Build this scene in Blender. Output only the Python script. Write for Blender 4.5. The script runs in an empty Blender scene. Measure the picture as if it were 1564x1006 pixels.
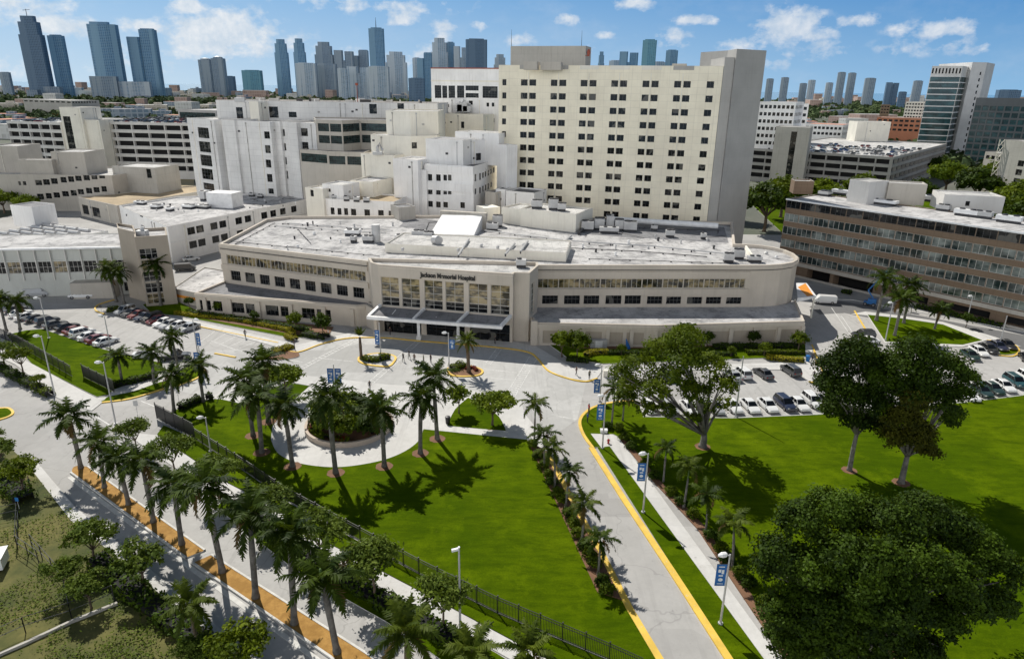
import bpy, bmesh, math, random
import numpy as np
from mathutils import Vector, Matrix
rad = math.radians
S = bpy.context.scene
COL = S.collection
random.seed(5)

# ------------------------------------------------------------------ camera model (also used to survey points on the ground)
H = 48.0; FPX = 1043.0; PIT = math.atan(369/1043); ROL = 0.0138; CX, CY = 782.0, 503.0
_f = Vector((0, math.cos(PIT), -math.sin(PIT)))
_r0 = Vector((1, 0, 0)); _u0 = Vector((0, math.sin(PIT), math.cos(PIT)))
_r = _r0*math.cos(ROL) + _u0*math.sin(ROL); _u = _u0*math.cos(ROL) - _r0*math.sin(ROL)
CAMP = Vector((0, 0, H))
def ray(x, y): return _f*FPX + _r*(x-CX) - _u*(y-CY)
def G(x, y, z=0.0):
    d = ray(x, y); t = (z-H)/d.z
    return (d.x*t, d.y*t)
def AY(x, y, Y):
    d = ray(x, y); t = Y/d.y
    return Vector((d.x*t, Y, H+d.z*t))
def onf(A, B, x, y):
    """where the sight line meets the vertical plane through A-B: (metres along from A, height)"""
    d = ray(x, y); ex, ey = B[0]-A[0], B[1]-A[1]; L = math.hypot(ex, ey); ex /= L; ey /= L
    nx, ny = ey, -ex
    t = (A[0]*nx + A[1]*ny)/(d.x*nx + d.y*ny)
    return ((d.x*t-A[0])*ex + (d.y*t-A[1])*ey, H+d.z*t)

# ------------------------------------------------------------------ object helpers
def tag(o, label=None, cat=None, group=None, kind=None):
    if label: o['label'] = label
    if cat: o['category'] = cat
    if group: o['group'] = group
    if kind: o['kind'] = kind
    return o
def empty(name, loc=(0, 0, 0), rz=0.0, label=None, cat=None, group=None):
    o = bpy.data.objects.new(name, None); COL.objects.link(o)
    o.location = loc; o.rotation_euler = (0, 0, rz); o.empty_display_size = 0.5
    return tag(o, label, cat, group)
def link(name, me, parent=None, loc=None, rz=None, sc=None):
    o = bpy.data.objects.new(name, me); COL.objects.link(o)
    if parent: o.parent = parent
    if loc is not None: o.location = loc
    if rz is not None: o.rotation_euler = (0, 0, rz)
    if sc is not None: o.scale = sc if hasattr(sc, '__len__') else (sc, sc, sc)
    return o
def kids(o): return list(o.children)
def copy_tree(o, parent=None, name=None):
    c = o.copy(); COL.objects.link(c); c.parent = parent
    for ch in kids(o): copy_tree(ch, c)
    return c
def setcol(o, c):
    o.color = (*c, 1)
    for ch in o.children: setcol(ch, c)

class MB:
    """collects faces; build() links them as one mesh object with metre uvs"""
    def __init__(s): s.V = []; s.F = []; s.M = []; s.mi = 0
    def v(s, p): s.V.append(tuple(p)); return len(s.V)-1
    def face(s, pts, mi=None):
        s.F.append([s.v(p) for p in pts]); s.M.append(s.mi if mi is None else mi)
    def box(s, c, size, rz=0.0, mi=None, bottom=False):
        hx, hy, hz = size[0]/2, size[1]/2, size[2]/2; ca, sa = math.cos(rz), math.sin(rz)
        P = []
        for z in (-hz, hz):
            for x, y in ((-hx, -hy), (hx, -hy), (hx, hy), (-hx, hy)):
                P.append((c[0]+x*ca-y*sa, c[1]+x*sa+y*ca, c[2]+z))
        for q in ((0, 1, 5, 4), (1, 2, 6, 5), (2, 3, 7, 6), (3, 0, 4, 7), (4, 5, 6, 7)): s.face([P[i] for i in q], mi)
        if bottom: s.face([P[i] for i in (3, 2, 1, 0)], mi)
    def prism(s, pts, z0, z1, mi=None, top=True, bot=False, mtop=None):
        n = len(pts)
        for i in range(n):
            a, b = pts[i], pts[(i+1) % n]
            s.face([(a[0], a[1], z0), (b[0], b[1], z0), (b[0], b[1], z1), (a[0], a[1], z1)], mi)
        if top: s.face([(p[0], p[1], z1) for p in pts], mtop if mtop is not None else mi)
        if bot: s.face([(p[0], p[1], z0) for p in reversed(pts)], mi)
    def tube(s, pts, radii, n=8, mi=None, cap=True):
        rings = []
        for k, p in enumerate(pts):
            p = Vector(p)
            t = (Vector(pts[min(k+1, len(pts)-1)])-Vector(pts[max(k-1, 0)])).normalized()
            a = t.orthogonal().normalized() if abs(t.z) < .99 else Vector((1, 0, 0))
            a = (a - t*a.dot(t)).normalized(); b = t.cross(a); r = radii[k] if hasattr(radii, '__len__') else radii
            rings.append([s.v(p+(a*math.cos(2*math.pi*i/n)+b*math.sin(2*math.pi*i/n))*r) for i in range(n)])
        for k in range(len(rings)-1):
            for i in range(n):
                s.F.append([rings[k][i], rings[k][(i+1) % n], rings[k+1][(i+1) % n], rings[k+1][i]]); s.M.append(s.mi if mi is None else mi)
        if cap:
            s.F.append(rings[-1]); s.M.append(s.mi if mi is None else mi)
            s.F.append(rings[0][::-1]); s.M.append(s.mi if mi is None else mi)
    def cyl(s, c, r, h, n=14, mi=None, r2=None):
        s.tube([(c[0], c[1], c[2]), (c[0], c[1], c[2]+h)], [r, r if r2 is None else r2], n, mi)
    def mesh(s, name, mats, smooth=False, tri=False):
        me = bpy.data.meshes.new(name); me.from_pydata(s.V, [], s.F)
        for m in (mats if isinstance(mats, (list, tuple)) else [mats]): me.materials.append(m)
        me.polygons.foreach_set('material_index', s.M)
        if tri:
            bm = bmesh.new(); bm.from_mesh(me)
            bmesh.ops.triangulate(bm, faces=[f for f in bm.faces if len(f.verts) > 4]); bm.to_mesh(me); bm.free()
        uv = me.uv_layers.new(name='UVMap').data
        vs = me.vertices
        for p in me.polygons:
            n = p.normal
            if abs(n.z) > .7:
                for li in p.loop_indices: c = vs[me.loops[li].vertex_index].co; uv[li].uv = (c.x, c.y)
            else:
                l = math.hypot(n.x, n.y) or 1; tx, ty = -n.y/l, n.x/l
                for li in p.loop_indices: c = vs[me.loops[li].vertex_index].co; uv[li].uv = (c.x*tx+c.y*ty, c.z)
        if smooth: me.polygons.foreach_set('use_smooth', [True]*len(me.polygons))
        me.update(); return me
    def build(s, name, mats, parent=None, smooth=False, tri=False, loc=None):
        return link(name, s.mesh(name, mats, smooth, tri), parent, loc)

# ------------------------------------------------------------------ materials
def newmat(name):
    m = bpy.data.materials.new(name); m.use_nodes = True; nt = m.node_tree
    return m, nt, nt.nodes['Principled BSDF']
def N(nt, t, **kw):
    n = nt.nodes.new(t)
    for k, v in kw.items():
        if k in n.inputs: n.inputs[k].default_value = v
        else: setattr(n, k, v)
    return n
def mixc(nt, a, b, fac, mode='MIX'):
    m = nt.nodes.new('ShaderNodeMix'); m.data_type = 'RGBA'; m.blend_type = mode
    for sock, val in ((m.inputs[6], a), (m.inputs[7], b)):
        if hasattr(val, 'is_linked') or hasattr(val, 'links'): nt.links.new(val, sock)
        else: sock.default_value = (*val, 1)
    if hasattr(fac, 'links'): nt.links.new(fac, m.inputs[0])
    else: m.inputs[0].default_value = fac
    return m.outputs[2]
def ramp(nt, src, a, b):
    r = N(nt, 'ShaderNodeMapRange'); r.inputs['From Min'].default_value = a; r.inputs['From Max'].default_value = b
    nt.links.new(src, r.inputs['Value']); return r.outputs[0]
def math_(nt, op, a, b=None):
    m = N(nt, 'ShaderNodeMath', operation=op)
    for i, v in enumerate((a, b)):
        if v is None: continue
        if hasattr(v, 'links'): nt.links.new(v, m.inputs[i])
        else: m.inputs[i].default_value = v
    return m.outputs[0]
def noise(nt, vec, scale, detail=4, rough=.6, stretch=None):
    n = N(nt, 'ShaderNodeTexNoise'); n.inputs['Scale'].default_value = scale; n.inputs['Detail'].default_value = detail; n.inputs['Roughness'].default_value = rough
    if stretch:
        mp = N(nt, 'ShaderNodeMapping'); mp.inputs['Scale'].default_value = stretch; nt.links.new(vec, mp.inputs[0]); vec = mp.outputs[0]
    nt.links.new(vec, n.inputs['Vector']); return n.outputs[0]
def geo(nt): return N(nt, 'ShaderNodeNewGeometry').outputs['Position']
def uvn(nt): return N(nt, 'ShaderNodeTexCoord').outputs['UV']
def sc(c, k): return tuple(min(1, x*k) for x in c)

def plain(name, c, rough=.7, metal=0.0, var=.12, scale=.6):
    m, nt, b = newmat(name)
    f = noise(nt, geo(nt), scale, 3)
    col = mixc(nt, sc(c, 1-var), sc(c, 1+var), ramp(nt, f, .3, .7))
    nt.links.new(col, b.inputs['Base Color']); b.inputs['Roughness'].default_value = rough; b.inputs['Metallic'].default_value = metal
    return m
def wallmat(name, c, pw=0, ph=0, stain=.35, line=.78, rough=.85):
    """painted concrete: cloudy tone, rain streaks, joints every pw x ph metres"""
    m, nt, b = newmat(name); p = geo(nt); uv = uvn(nt)
    col = mixc(nt, sc(c, .90), sc(c, 1.06), ramp(nt, noise(nt, p, .12, 5), .35, .65))
    st = noise(nt, uv, 1.0, 4, .65, (1.6, .09, 1))
    st = ramp(nt, st, .52, .80)
    col = mixc(nt, col, (c[0]*.55, c[1]*.52, c[2]*.48), math_(nt, 'MULTIPLY', st, stain))
    sp = ramp(nt, noise(nt, p, 1.4, 6, .7), .62, .74)
    col = mixc(nt, col, sc(c, .62), math_(nt, 'MULTIPLY', sp, stain*.9))
    if ph:
        br = N(nt, 'ShaderNodeTexBrick', offset=0.0, squash=1.0); br.inputs['Scale'].default_value = 1.0
        br.inputs['Mortar Size'].default_value = .035; br.inputs['Mortar Smooth'].default_value = .3
        br.inputs['Brick Width'].default_value = pw or 50; br.inputs['Row Height'].default_value = ph
        br.inputs['Color1'].default_value = (1, 1, 1, 1); br.inputs['Color2'].default_value = (.95, .95, .95, 1); br.inputs['Mortar'].default_value = (line, line, line, 1)
        nt.links.new(uv, br.inputs['Vector']); col = mixc(nt, col, br.outputs[0], 1.0, 'MULTIPLY')
    nt.links.new(col, b.inputs['Base Color']); b.inputs['Roughness'].default_value = rough
    return m
def roofmat(name, c, dirt=.6, dc=(.10, .10, .11)):
    m, nt, b = newmat(name); p = geo(nt)
    col = mixc(nt, sc(c, .82), sc(c, 1.1), ramp(nt, noise(nt, p, .08, 6, .65), .35, .65))
    d1 = ramp(nt, noise(nt, p, .20, 8, .78), .47, .63)
    col = mixc(nt, col, dc, math_(nt, 'MULTIPLY', d1, dirt))
    d2 = ramp(nt, noise(nt, p, .8, 6, .75, (1, 1, 1)), .56, .66)
    col = mixc(nt, col, sc(dc, .8), math_(nt, 'MULTIPLY', d2, dirt*.8))
    w = N(nt, 'ShaderNodeTexWave', wave_type='BANDS'); w.inputs['Scale'].default_value = .16; w.inputs['Distortion'].default_value = .4; nt.links.new(p, w.inputs['Vector'])
    col = mixc(nt, col, sc(c, .6), math_(nt, 'MULTIPLY', ramp(nt, w.outputs[1], .985, 1.0), .55))
    v3 = N(nt, 'ShaderNodeTexVoronoi', distance='CHEBYCHEV'); v3.inputs['Scale'].default_value = .09; nt.links.new(p, v3.inputs['Vector']); s3 = N(nt, 'ShaderNodeSeparateColor'); nt.links.new(v3.outputs['Color'], s3.inputs[0])
    col = mixc(nt, col, sc(c, .62), math_(nt, 'MULTIPLY', ramp(nt, s3.outputs[0], .6, .9), .35))
    nt.links.new(col, b.inputs['Base Color']); b.inputs['Roughness'].default_value = .9
    return m
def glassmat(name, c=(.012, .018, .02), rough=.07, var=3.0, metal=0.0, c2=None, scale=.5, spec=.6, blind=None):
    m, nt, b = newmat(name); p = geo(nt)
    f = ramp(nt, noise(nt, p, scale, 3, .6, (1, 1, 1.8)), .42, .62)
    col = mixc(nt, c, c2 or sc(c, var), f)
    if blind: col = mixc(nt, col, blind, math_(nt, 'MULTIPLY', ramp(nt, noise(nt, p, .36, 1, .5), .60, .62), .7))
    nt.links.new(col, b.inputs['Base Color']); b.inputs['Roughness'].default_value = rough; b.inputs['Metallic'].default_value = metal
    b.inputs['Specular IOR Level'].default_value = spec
    return m
def groundmat(name, c1, c2, s1=.05, s2=.6, cracks=0.0, dark=None, rough=.9, c3=None, contrast=(.35, .65), patch=0):
    m, nt, b = newmat(name); p = geo(nt)
    col = mixc(nt, c1, c2, ramp(nt, noise(nt, p, s1, 6, .6), *contrast))
    fine = ramp(nt, noise(nt, p, s2, 6, .7), .35, .65)
    col = mixc(nt, col, c3 or sc(c1, .7), math_(nt, 'MULTIPLY', fine, .35))
    if patch:
        v2 = N(nt, 'ShaderNodeTexVoronoi', distance='CHEBYCHEV'); v2.inputs['Scale'].default_value = .07; nt.links.new(p, v2.inputs['Vector'])
        sv2 = N(nt, 'ShaderNodeSeparateColor'); nt.links.new(v2.outputs['Color'], sv2.inputs[0])
        col = mixc(nt, col, sc(c1, .62), math_(nt, 'MULTIPLY', ramp(nt, sv2.outputs[0], .55, .95), patch*2.2))
        oil = ramp(nt, noise(nt, p, 1.7, 4, .6), .66, .76); col = mixc(nt, col, sc(c1, .45), math_(nt, 'MULTIPLY', oil, .55))
        trk = ramp(nt, noise(nt, p, .5, 3, .6, (2.0, .10, 1)), .55, .75); col = mixc(nt, col, sc(c1, .68), math_(nt, 'MULTIPLY', trk, .5))
    if dark:
        col = mixc(nt, col, dark, math_(nt, 'MULTIPLY', ramp(nt, noise(nt, p, .35, 5, .75), .60, .72), .5))
    if cracks:
        vo = N(nt, 'ShaderNodeTexVoronoi', feature='DISTANCE_TO_EDGE'); vo.inputs['Scale'].default_value = .085
        wv = N(nt, 'ShaderNodeVectorMath', operation='ADD'); nn = N(nt, 'ShaderNodeTexNoise'); nn.inputs['Scale'].default_value = .4; nt.links.new(p, nn.inputs['Vector'])
        sv = N(nt, 'ShaderNodeVectorMath', operation='SCALE'); sv.inputs['Scale'].default_value = 3.0; nt.links.new(nn.outputs[1], sv.inputs[0])
        nt.links.new(p, wv.inputs[0]); nt.links.new(sv.outputs[0], wv.inputs[1]); nt.links.new(wv.outputs[0], vo.inputs['Vector'])
        col = mixc(nt, sc(c1, .60), col, math_(nt, 'MAXIMUM', ramp(nt, vo.outputs[0], .0, .007), 1-cracks))
    nt.links.new(col, b.inputs['Base Color']); b.inputs['Roughness'].default_value = rough
    bp = N(nt, 'ShaderNodeBump'); bp.inputs['Strength'].default_value = .15; bp.inputs['Distance'].default_value = .05
    nt.links.new(noise(nt, p, 5.0, 4), bp.inputs['Height']); nt.links.new(bp.outputs[0], b.inputs['Normal'])
    return m
def lawnmat(name, c1, c2, c3):
    m, nt, b = newmat(name); p = geo(nt)
    col = mixc(nt, c1, c2, ramp(nt, noise(nt, p, .045, 5, .65), .38, .62))
    st = ramp(nt, noise(nt, p, .55, 7, .75, (.45, 1.5, 1)), .40, .64)
    col = mixc(nt, col, c3, math_(nt, 'MULTIPLY', st, .75))
    pat = ramp(nt, noise(nt, p, .16, 6, .7), .52, .70)
    col = mixc(nt, col, sc(c2, 1.30), math_(nt, 'MULTIPLY', pat, .7))
    fn = ramp(nt, noise(nt, p, 6, 5, .85), .32, .66)
    col = mixc(nt, sc(c1, .50), col, math_(nt, 'ADD', math_(nt, 'MULTIPLY', fn, .55), .45))
    dry = ramp(nt, noise(nt, p, .8, 5, .8), .66, .74)
    col = mixc(nt, col, (.20, .17, .03), math_(nt, 'MULTIPLY', dry, .55))
    nt.links.new(col, b.inputs['Base Color']); b.inputs['Roughness'].default_value = .9; b.inputs['Specular IOR Level'].default_value = .02
    bp = N(nt, 'ShaderNodeBump'); bp.inputs['Strength'].default_value = .6; bp.inputs['Distance'].default_value = .1
    nt.links.new(noise(nt, p, 6.0, 5, .85), bp.inputs['Height']); nt.links.new(bp.outputs[0], b.inputs['Normal'])
    return m
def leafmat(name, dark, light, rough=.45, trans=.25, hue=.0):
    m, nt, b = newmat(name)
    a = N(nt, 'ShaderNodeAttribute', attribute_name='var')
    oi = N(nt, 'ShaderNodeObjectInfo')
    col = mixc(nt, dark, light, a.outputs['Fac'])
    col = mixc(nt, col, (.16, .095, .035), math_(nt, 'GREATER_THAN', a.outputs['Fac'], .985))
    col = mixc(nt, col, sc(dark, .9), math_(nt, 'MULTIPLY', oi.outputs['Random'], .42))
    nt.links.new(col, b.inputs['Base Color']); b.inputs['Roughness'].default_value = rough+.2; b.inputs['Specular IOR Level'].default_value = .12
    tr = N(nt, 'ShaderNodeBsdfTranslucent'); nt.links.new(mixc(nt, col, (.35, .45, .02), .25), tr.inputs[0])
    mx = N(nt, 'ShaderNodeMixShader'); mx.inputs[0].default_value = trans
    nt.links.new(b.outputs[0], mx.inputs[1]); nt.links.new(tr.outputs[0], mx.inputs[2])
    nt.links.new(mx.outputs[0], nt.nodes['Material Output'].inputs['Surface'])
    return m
def objcol(name, rough=.3, metal=.0, coat=.6):
    m, nt, b = newmat(name); oi = N(nt, 'ShaderNodeObjectInfo')
    f = ramp(nt, noise(nt, geo(nt), 2.0, 3), .3, .8)
    nt.links.new(mixc(nt, oi.outputs['Color'], sc((1, 1, 1), .9), math_(nt, 'MULTIPLY', f, .04)), b.inputs['Base Color'])
    b.inputs['Roughness'].default_value = rough; b.inputs['Metallic'].default_value = metal; b.inputs['Coat Weight'].default_value = coat
    return m
def towermat(name, glass, slab, fh=4.0, bw=6.0, rough=.25):
    """far high-rise: floor slabs and bays"""
    m, nt, b = newmat(name); uv = uvn(nt); p = geo(nt)
    br = N(nt, 'ShaderNodeTexBrick', offset=0.0, squash=1.0); br.inputs['Scale'].default_value = 1.0
    br.inputs['Mortar Size'].default_value = fh*.17; br.inputs['Mortar Smooth'].default_value = .2
    br.inputs['Brick Width'].default_value = bw; br.inputs['Row Height'].default_value = fh
    br.inputs['Color1'].default_value = (*glass, 1); br.inputs['Color2'].default_value = (*sc(glass, 1.5), 1); br.inputs['Mortar'].default_value = (*slab, 1)
    nt.links.new(uv, br.inputs['Vector'])
    vert = ramp(nt, noise(nt, uv, 1.0, 2, .5, (.05, .0012, 1)), .48, .52)
    col = mixc(nt, br.outputs[0], slab, math_(nt, 'MULTIPLY', vert, .8))
    nt.links.new(col, b.inputs['Base Color']); b.inputs['Roughness'].default_value = rough+.3
    return m

def kerbpaint(name, c, under, thr=.58):
    m, nt, b = newmat(name); p = geo(nt)
    col = mixc(nt, sc(c, .8), sc(c, 1.12), ramp(nt, noise(nt, p, .5, 4), .3, .7))
    col = mixc(nt, col, under, ramp(nt, noise(nt, p, 2.6, 6, .8), thr, thr+.08))
    nt.links.new(col, b.inputs['Base Color']); b.inputs['Roughness'].default_value = .7
    return m
M = {}
M['forecourt'] = groundmat('pale_forecourt', (.46, .455, .44), (.56, .555, .54), .06, .8, .3, (.30, .29, .28), patch=.18)
M['glassr'] = glassmat('ribbon_window_glass', (.014, .014, .012), .10, 2, .0, (.32, .255, .13), .45, .8)  # warm patches are reflections painted into the pane colour
M['coping'] = plain('stained_coping', (.40, .385, .36), .9, 0, .45, .5)
M['clinic'] = wallmat('pale_grey_green_panel', (.56, .57, .53), 0, 0, .3)
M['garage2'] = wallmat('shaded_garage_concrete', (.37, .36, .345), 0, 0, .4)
M['slabw'] = wallmat('pale_slab_cladding', (.66, .66, .66), 4, 3.4, .15, .85)
M['darkwall'] = wallmat('dark_cladding', (.13, .14, .145), 3, 3.5, .2, .8)
M['cream'] = wallmat('cream_panel', (.95, .875, .70), 2.6, 1.87, .20, .78)
M['tower_side'] = wallmat('grey_concrete_panel', (.42, .41, .39), 12, 3.75, .25, .9)
M['beige'] = wallmat('taupe_stucco', (.565, .505, .43), 7.5, 0, .32)
M['beige2'] = wallmat('taupe_stucco_dark', (.40, .345, .28), 0, 0, .2)
M['white'] = wallmat('white_stucco', (.90, .885, .865), 0, 0, .42)
M['whitep'] = wallmat('white_panel', (.79, .78, .76), 3.4, 2.0, .34, .70)
M['ivory'] = wallmat('ivory_stucco', (.86, .82, .72), 6, 0, .35)
M['greyst'] = wallmat('grey_stucco', (.50, .465, .41), 0, 0, .5)
M['greycon'] = wallmat('weathered_concrete', (.46, .44, .40), 9, 3.4, .6)
M['brown'] = wallmat('brown_stone', (.215, .15, .10), 1.6, 1.0, .3, .72)
M['garage'] = wallmat('garage_concrete', (.66, .645, .62), 0, 0, .35)
M['roof'] = roofmat('membrane_roof', (.56, .55, .545), .74)
M['roofw'] = roofmat('white_roof', (.60, .59, .57), .55)
M['roofd'] = roofmat('old_grey_roof', (.24, .24, .25), .85)
M['rooft'] = roofmat('tan_gravel_roof', (.46, .36, .23), .35, (.16, .12, .08))
M['glass'] = glassmat('dark_window_glass', (.005, .006, .007), .06, 2.2, spec=.35, blind=(.15, .145, .13))
M['glassb'] = glassmat('painted_reflection_glass', (.045, .040, .028), .10, 2, .0, (.40, .32, .18), .5, .8)  # golden reflections put into the glass colour as noise patches
M['glassg'] = glassmat('green_tinted_glass', (.012, .022, .022), .08, 3)
M['glassl'] = glassmat('office_window_glass', (.015, .028, .028), .10, 2, .0, (.26, .29, .27), .16, .8)
M['glasst'] = glassmat('teal_curtain_glass', (.015, .045, .05), .08, 2.5, .0, None, .2)
M['void'] = plain('dark_interior', (.008, .008, .009), .9)
M['frame'] = plain('window_frame', (.10, .10, .10), .5)
M['framew'] = plain('pale_window_frame', (.62, .60, .56), .6)
M['metal'] = plain('galvanised_metal', (.50, .50, .50), .5, .2)
M['metalw'] = plain('white_metal', (.82, .82, .82), .4)
M['metald'] = plain('dark_metal', (.05, .05, .055), .5, .3)
M['black'] = plain('black_paint', (.012, .012, .014), .45)
M['rust'] = plain('rust_red_paint', (.30, .07, .04), .6)
M['orange'] = plain('orange_canopy', (.80, .30, .03), .6)
M['bluep'] = plain('blue_machine_paint', (.02, .16, .45), .35)
M['sign'] = plain('sign_letter_black', (.02, .02, .02), .4)
M['road'] = groundmat('pale_asphalt', (.40, .39, .375), (.50, .49, .475), .05, .8, .4, (.22, .215, .21), patch=.16)
M['road2'] = groundmat('worn_asphalt', (.33, .325, .32), (.41, .405, .40), .05, .8, .45, (.19, .19, .19), patch=.16)
M['roadd'] = groundmat('dark_asphalt', (.13, .13, .135), (.18, .18, .18), .05, .8, .3, (.08, .08, .08))
M['walk'] = groundmat('concrete_walk', (.58, .57, .55), (.68, .67, .65), .15, 1.2, .18, (.40, .38, .35), patch=.08)
M['kerb'] = plain('kerb_concrete', (.62, .61, .58), .85, 0, .15, 1.0)
M['yellow'] = kerbpaint('yellow_kerb_paint', (.80, .53, .075), (.60, .52, .36))
M['paint'] = kerbpaint('white_road_paint', (.72, .72, .70), (.42, .41, .40), .50)
M['lawn'] = lawnmat('mown_grass', (.064, .116, .001), (.122, .180, .002), (.036, .070, .001))
M['rough'] = groundmat('rough_grass', (.040, .060, .008), (.165, .150, .040), .10, 1.3, 0, (.22, .16, .07), .95, (.018, .028, .005), (.40, .60))
M['ochre'] = groundmat('ochre_mulch', (.34, .18, .034), (.46, .255, .06), .7, 4, 0, (.14, .06, .015), c3=(.20, .09, .018), contrast=(.42, .58))
M['mulch'] = groundmat('brown_mulch', (.17, .085, .045), (.23, .12, .065), .6, 4, 0, (.08, .04, .02))
M['city'] = groundmat('city_ground', (.06, .085, .045), (.16, .155, .14), .012, .06, 0, (.20, .20, .20), .95, (.04, .065, .03))
M['sand'] = groundmat('dry_lot', (.40, .31, .19), (.34, .30, .16), .1, 1, 0)
M['palm'] = leafmat('palm_frond', (.004, .017, .001), (.075, .115, .005), .4, .15)
M['palmy'] = leafmat('light_palm_frond', (.024, .045, .003), (.140, .180, .014), .4, .2)
M['leafd'] = leafmat('dark_tree_leaf', (.004, .014, .001), (.075, .130, .006), .45, .14)
M['leafm'] = leafmat('mid_tree_leaf', (.016, .042, .002), (.185, .235, .006), .45, .22)
M['leafy'] = leafmat('bright_tree_leaf', (.050, .095, .004), (.25, .31, .018), .5, .25)
M['leafo'] = leafmat('olive_tree_leaf', (.024, .030, .003), (.115, .115, .010), .5, .15)
M['leafg'] = leafmat('grey_green_leaf', (.040, .075, .008), (.19, .25, .035), .5, .22)
M['leafb'] = leafmat('brown_twig_leaf', (.06, .045, .02), (.16, .12, .06), .6, .1)
M['hedgey'] = leafmat('yellow_hedge_leaf', (.16, .16, .01), (.42, .36, .02), .5, .2)
M['flower'] = leafmat('red_flower_leaf', (.10, .008, .006), (.26, .03, .02), .5, .1)
M['cityleaf'] = leafmat('distant_leaf', (.035, .065, .030), (.12, .16, .060), .7, .0)
M['bark'] = plain('grey_bark', (.155, .145, .13), .9, 0, .45, 1.5)
M['barkd'] = plain('brown_bark', (.13, .095, .065), .9, 0, .35, 1.5)
M['shaft'] = plain('green_crownshaft', (.07, .13, .025), .5)
M['carpaint'] = objcol('car_paint')
M['carglass'] = glassmat('car_glass', (.006, .007, .008), .05, 1.5)
M['tyre'] = plain('tyre_rubber', (.015, .015, .015), .9)
M['rim'] = plain('wheel_rim', (.35, .35, .36), .35, .8)
M['lampw'] = plain('headlamp_lens', (.75, .75, .72), .2)
M['lampr'] = plain('tail_lamp_lens', (.35, .01, .01), .25)
M['banner'] = plain('blue_banner_cloth', (.02, .13, .40), .8, 0, .2, 1.0)
M['bmark'] = plain('white_banner_print', (.72, .76, .80), .8)
M['cloth'] = objcol('clothing', .85, 0, 0)
M['skin'] = plain('skin', (.30, .17, .11), .6)
M['hair'] = plain('black_hair', (.012, .010, .009), .6)
M['trouser'] = plain('dark_trousers', (.03, .032, .04), .85)
M['water'] = plain('sea_water', (.15, .30, .40), .15, 0, .06, .002)
M['planter'] = wallmat('planter_stone', (.55, .46, .38), 1.2, 0, .3)
M['terracotta'] = plain('terracotta_roof', (.50, .20, .11), .8, 0, .15, .1)
# ------------------------------------------------------------------ camera, sun, sky
cd = bpy.data.cameras.new('camera'); cam = bpy.data.objects.new('camera', cd); COL.objects.link(cam); S.camera = cam
cd.sensor_fit = 'HORIZONTAL'; cd.sensor_width = 36; cd.lens = 36*FPX/1564; cd.clip_start = 1; cd.clip_end = 60000
cam.matrix_world = Matrix(((_r.x, _u.x, -_f.x, 0), (_r.y, _u.y, -_f.y, 0), (_r.z, _u.z, -_f.z, H), (0, 0, 0, 1)))
SUN_EL, SUN_AZ = 47.0, 119.0      # azimuth counted from +x towards +y: behind the hospital, to the left
sl = bpy.data.lights.new('sun', 'SUN'); sl.energy = 4.9; sl.angle = rad(.53); sl.color = (1, .955, .87)
sun = bpy.data.objects.new('sun', sl); COL.objects.link(sun)
sd = Vector((math.cos(rad(SUN_EL))*math.cos(rad(SUN_AZ)), math.cos(rad(SUN_EL))*math.sin(rad(SUN_AZ)), math.sin(rad(SUN_EL))))
sun.rotation_euler = sd.to_track_quat('Z', 'Y').to_euler(); sun.location = sd*300
S.view_settings.view_transform = 'Standard'; S.view_settings.look = 'None'; S.view_settings.exposure = 0; S.view_settings.gamma = 1
W = bpy.data.worlds.new('World'); S.world = W; W.use_nodes = True
nt = W.node_tree; bg = nt.nodes['Background']; bg.inputs['Strength'].default_value = .15
sky = N(nt, 'ShaderNodeTexSky', sky_type='NISHITA'); sky.sun_disc = False
sky.sun_elevation = rad(SUN_EL); sky.sun_rotation = rad(90-SUN_AZ); sky.altitude = 0; sky.air_density = 1.0; sky.dust_density = .25; sky.ozone_density = 3.0
tc = N(nt, 'ShaderNodeTexCoord').outputs['Generated']
sep = N(nt, 'ShaderNodeSeparateXYZ'); nt.links.new(tc, sep.inputs[0])
lowf = ramp(nt, sep.outputs[2], .0, .135)
azf = ramp(nt, sep.outputs[0], -.55, .62)          # paler towards the sun side on the left
K = 1/.15
def kc(r, g, b_): return (r*K, g*K, b_*K)
hor = mixc(nt, kc(.56, .72, .86), kc(.26, .49, .74), azf); upp = mixc(nt, kc(.25, .50, .81), kc(.045, .23, .56), azf)
grad = mixc(nt, hor, upp, lowf)
skyn = mixc(nt, sky.outputs[0], (.40, .37, .32), 1.0, 'MULTIPLY')
skyc = mixc(nt, grad, skyn, ramp(nt, sep.outputs[2], .14, .40))
# added bright cloud bank behind the viewer, unseen, to fill the shaded facades
fill_bank = math_(nt, 'MULTIPLY', ramp(nt, sep.outputs[1], -.05, -.45), math_(nt, 'MULTIPLY', ramp(nt, sep.outputs[2], -.02, .10), ramp(nt, sep.outputs[2], .54, .32)))
fill_bank = math_(nt, 'MULTIPLY', fill_bank, ramp(nt, noise(nt, tc, 3.0, 5, .6), .25, .60))
side = ramp(nt, sep.outputs[0], .75, -.75)      # stronger from the left, to lighten left-facing walls
skyc = mixc(nt, skyc, mixc(nt, kc(.84, .86, .92), kc(3.55, 3.45, 3.28), side), fill_bank)
def cdir(px, py): return ray(px, py).normalized()
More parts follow.
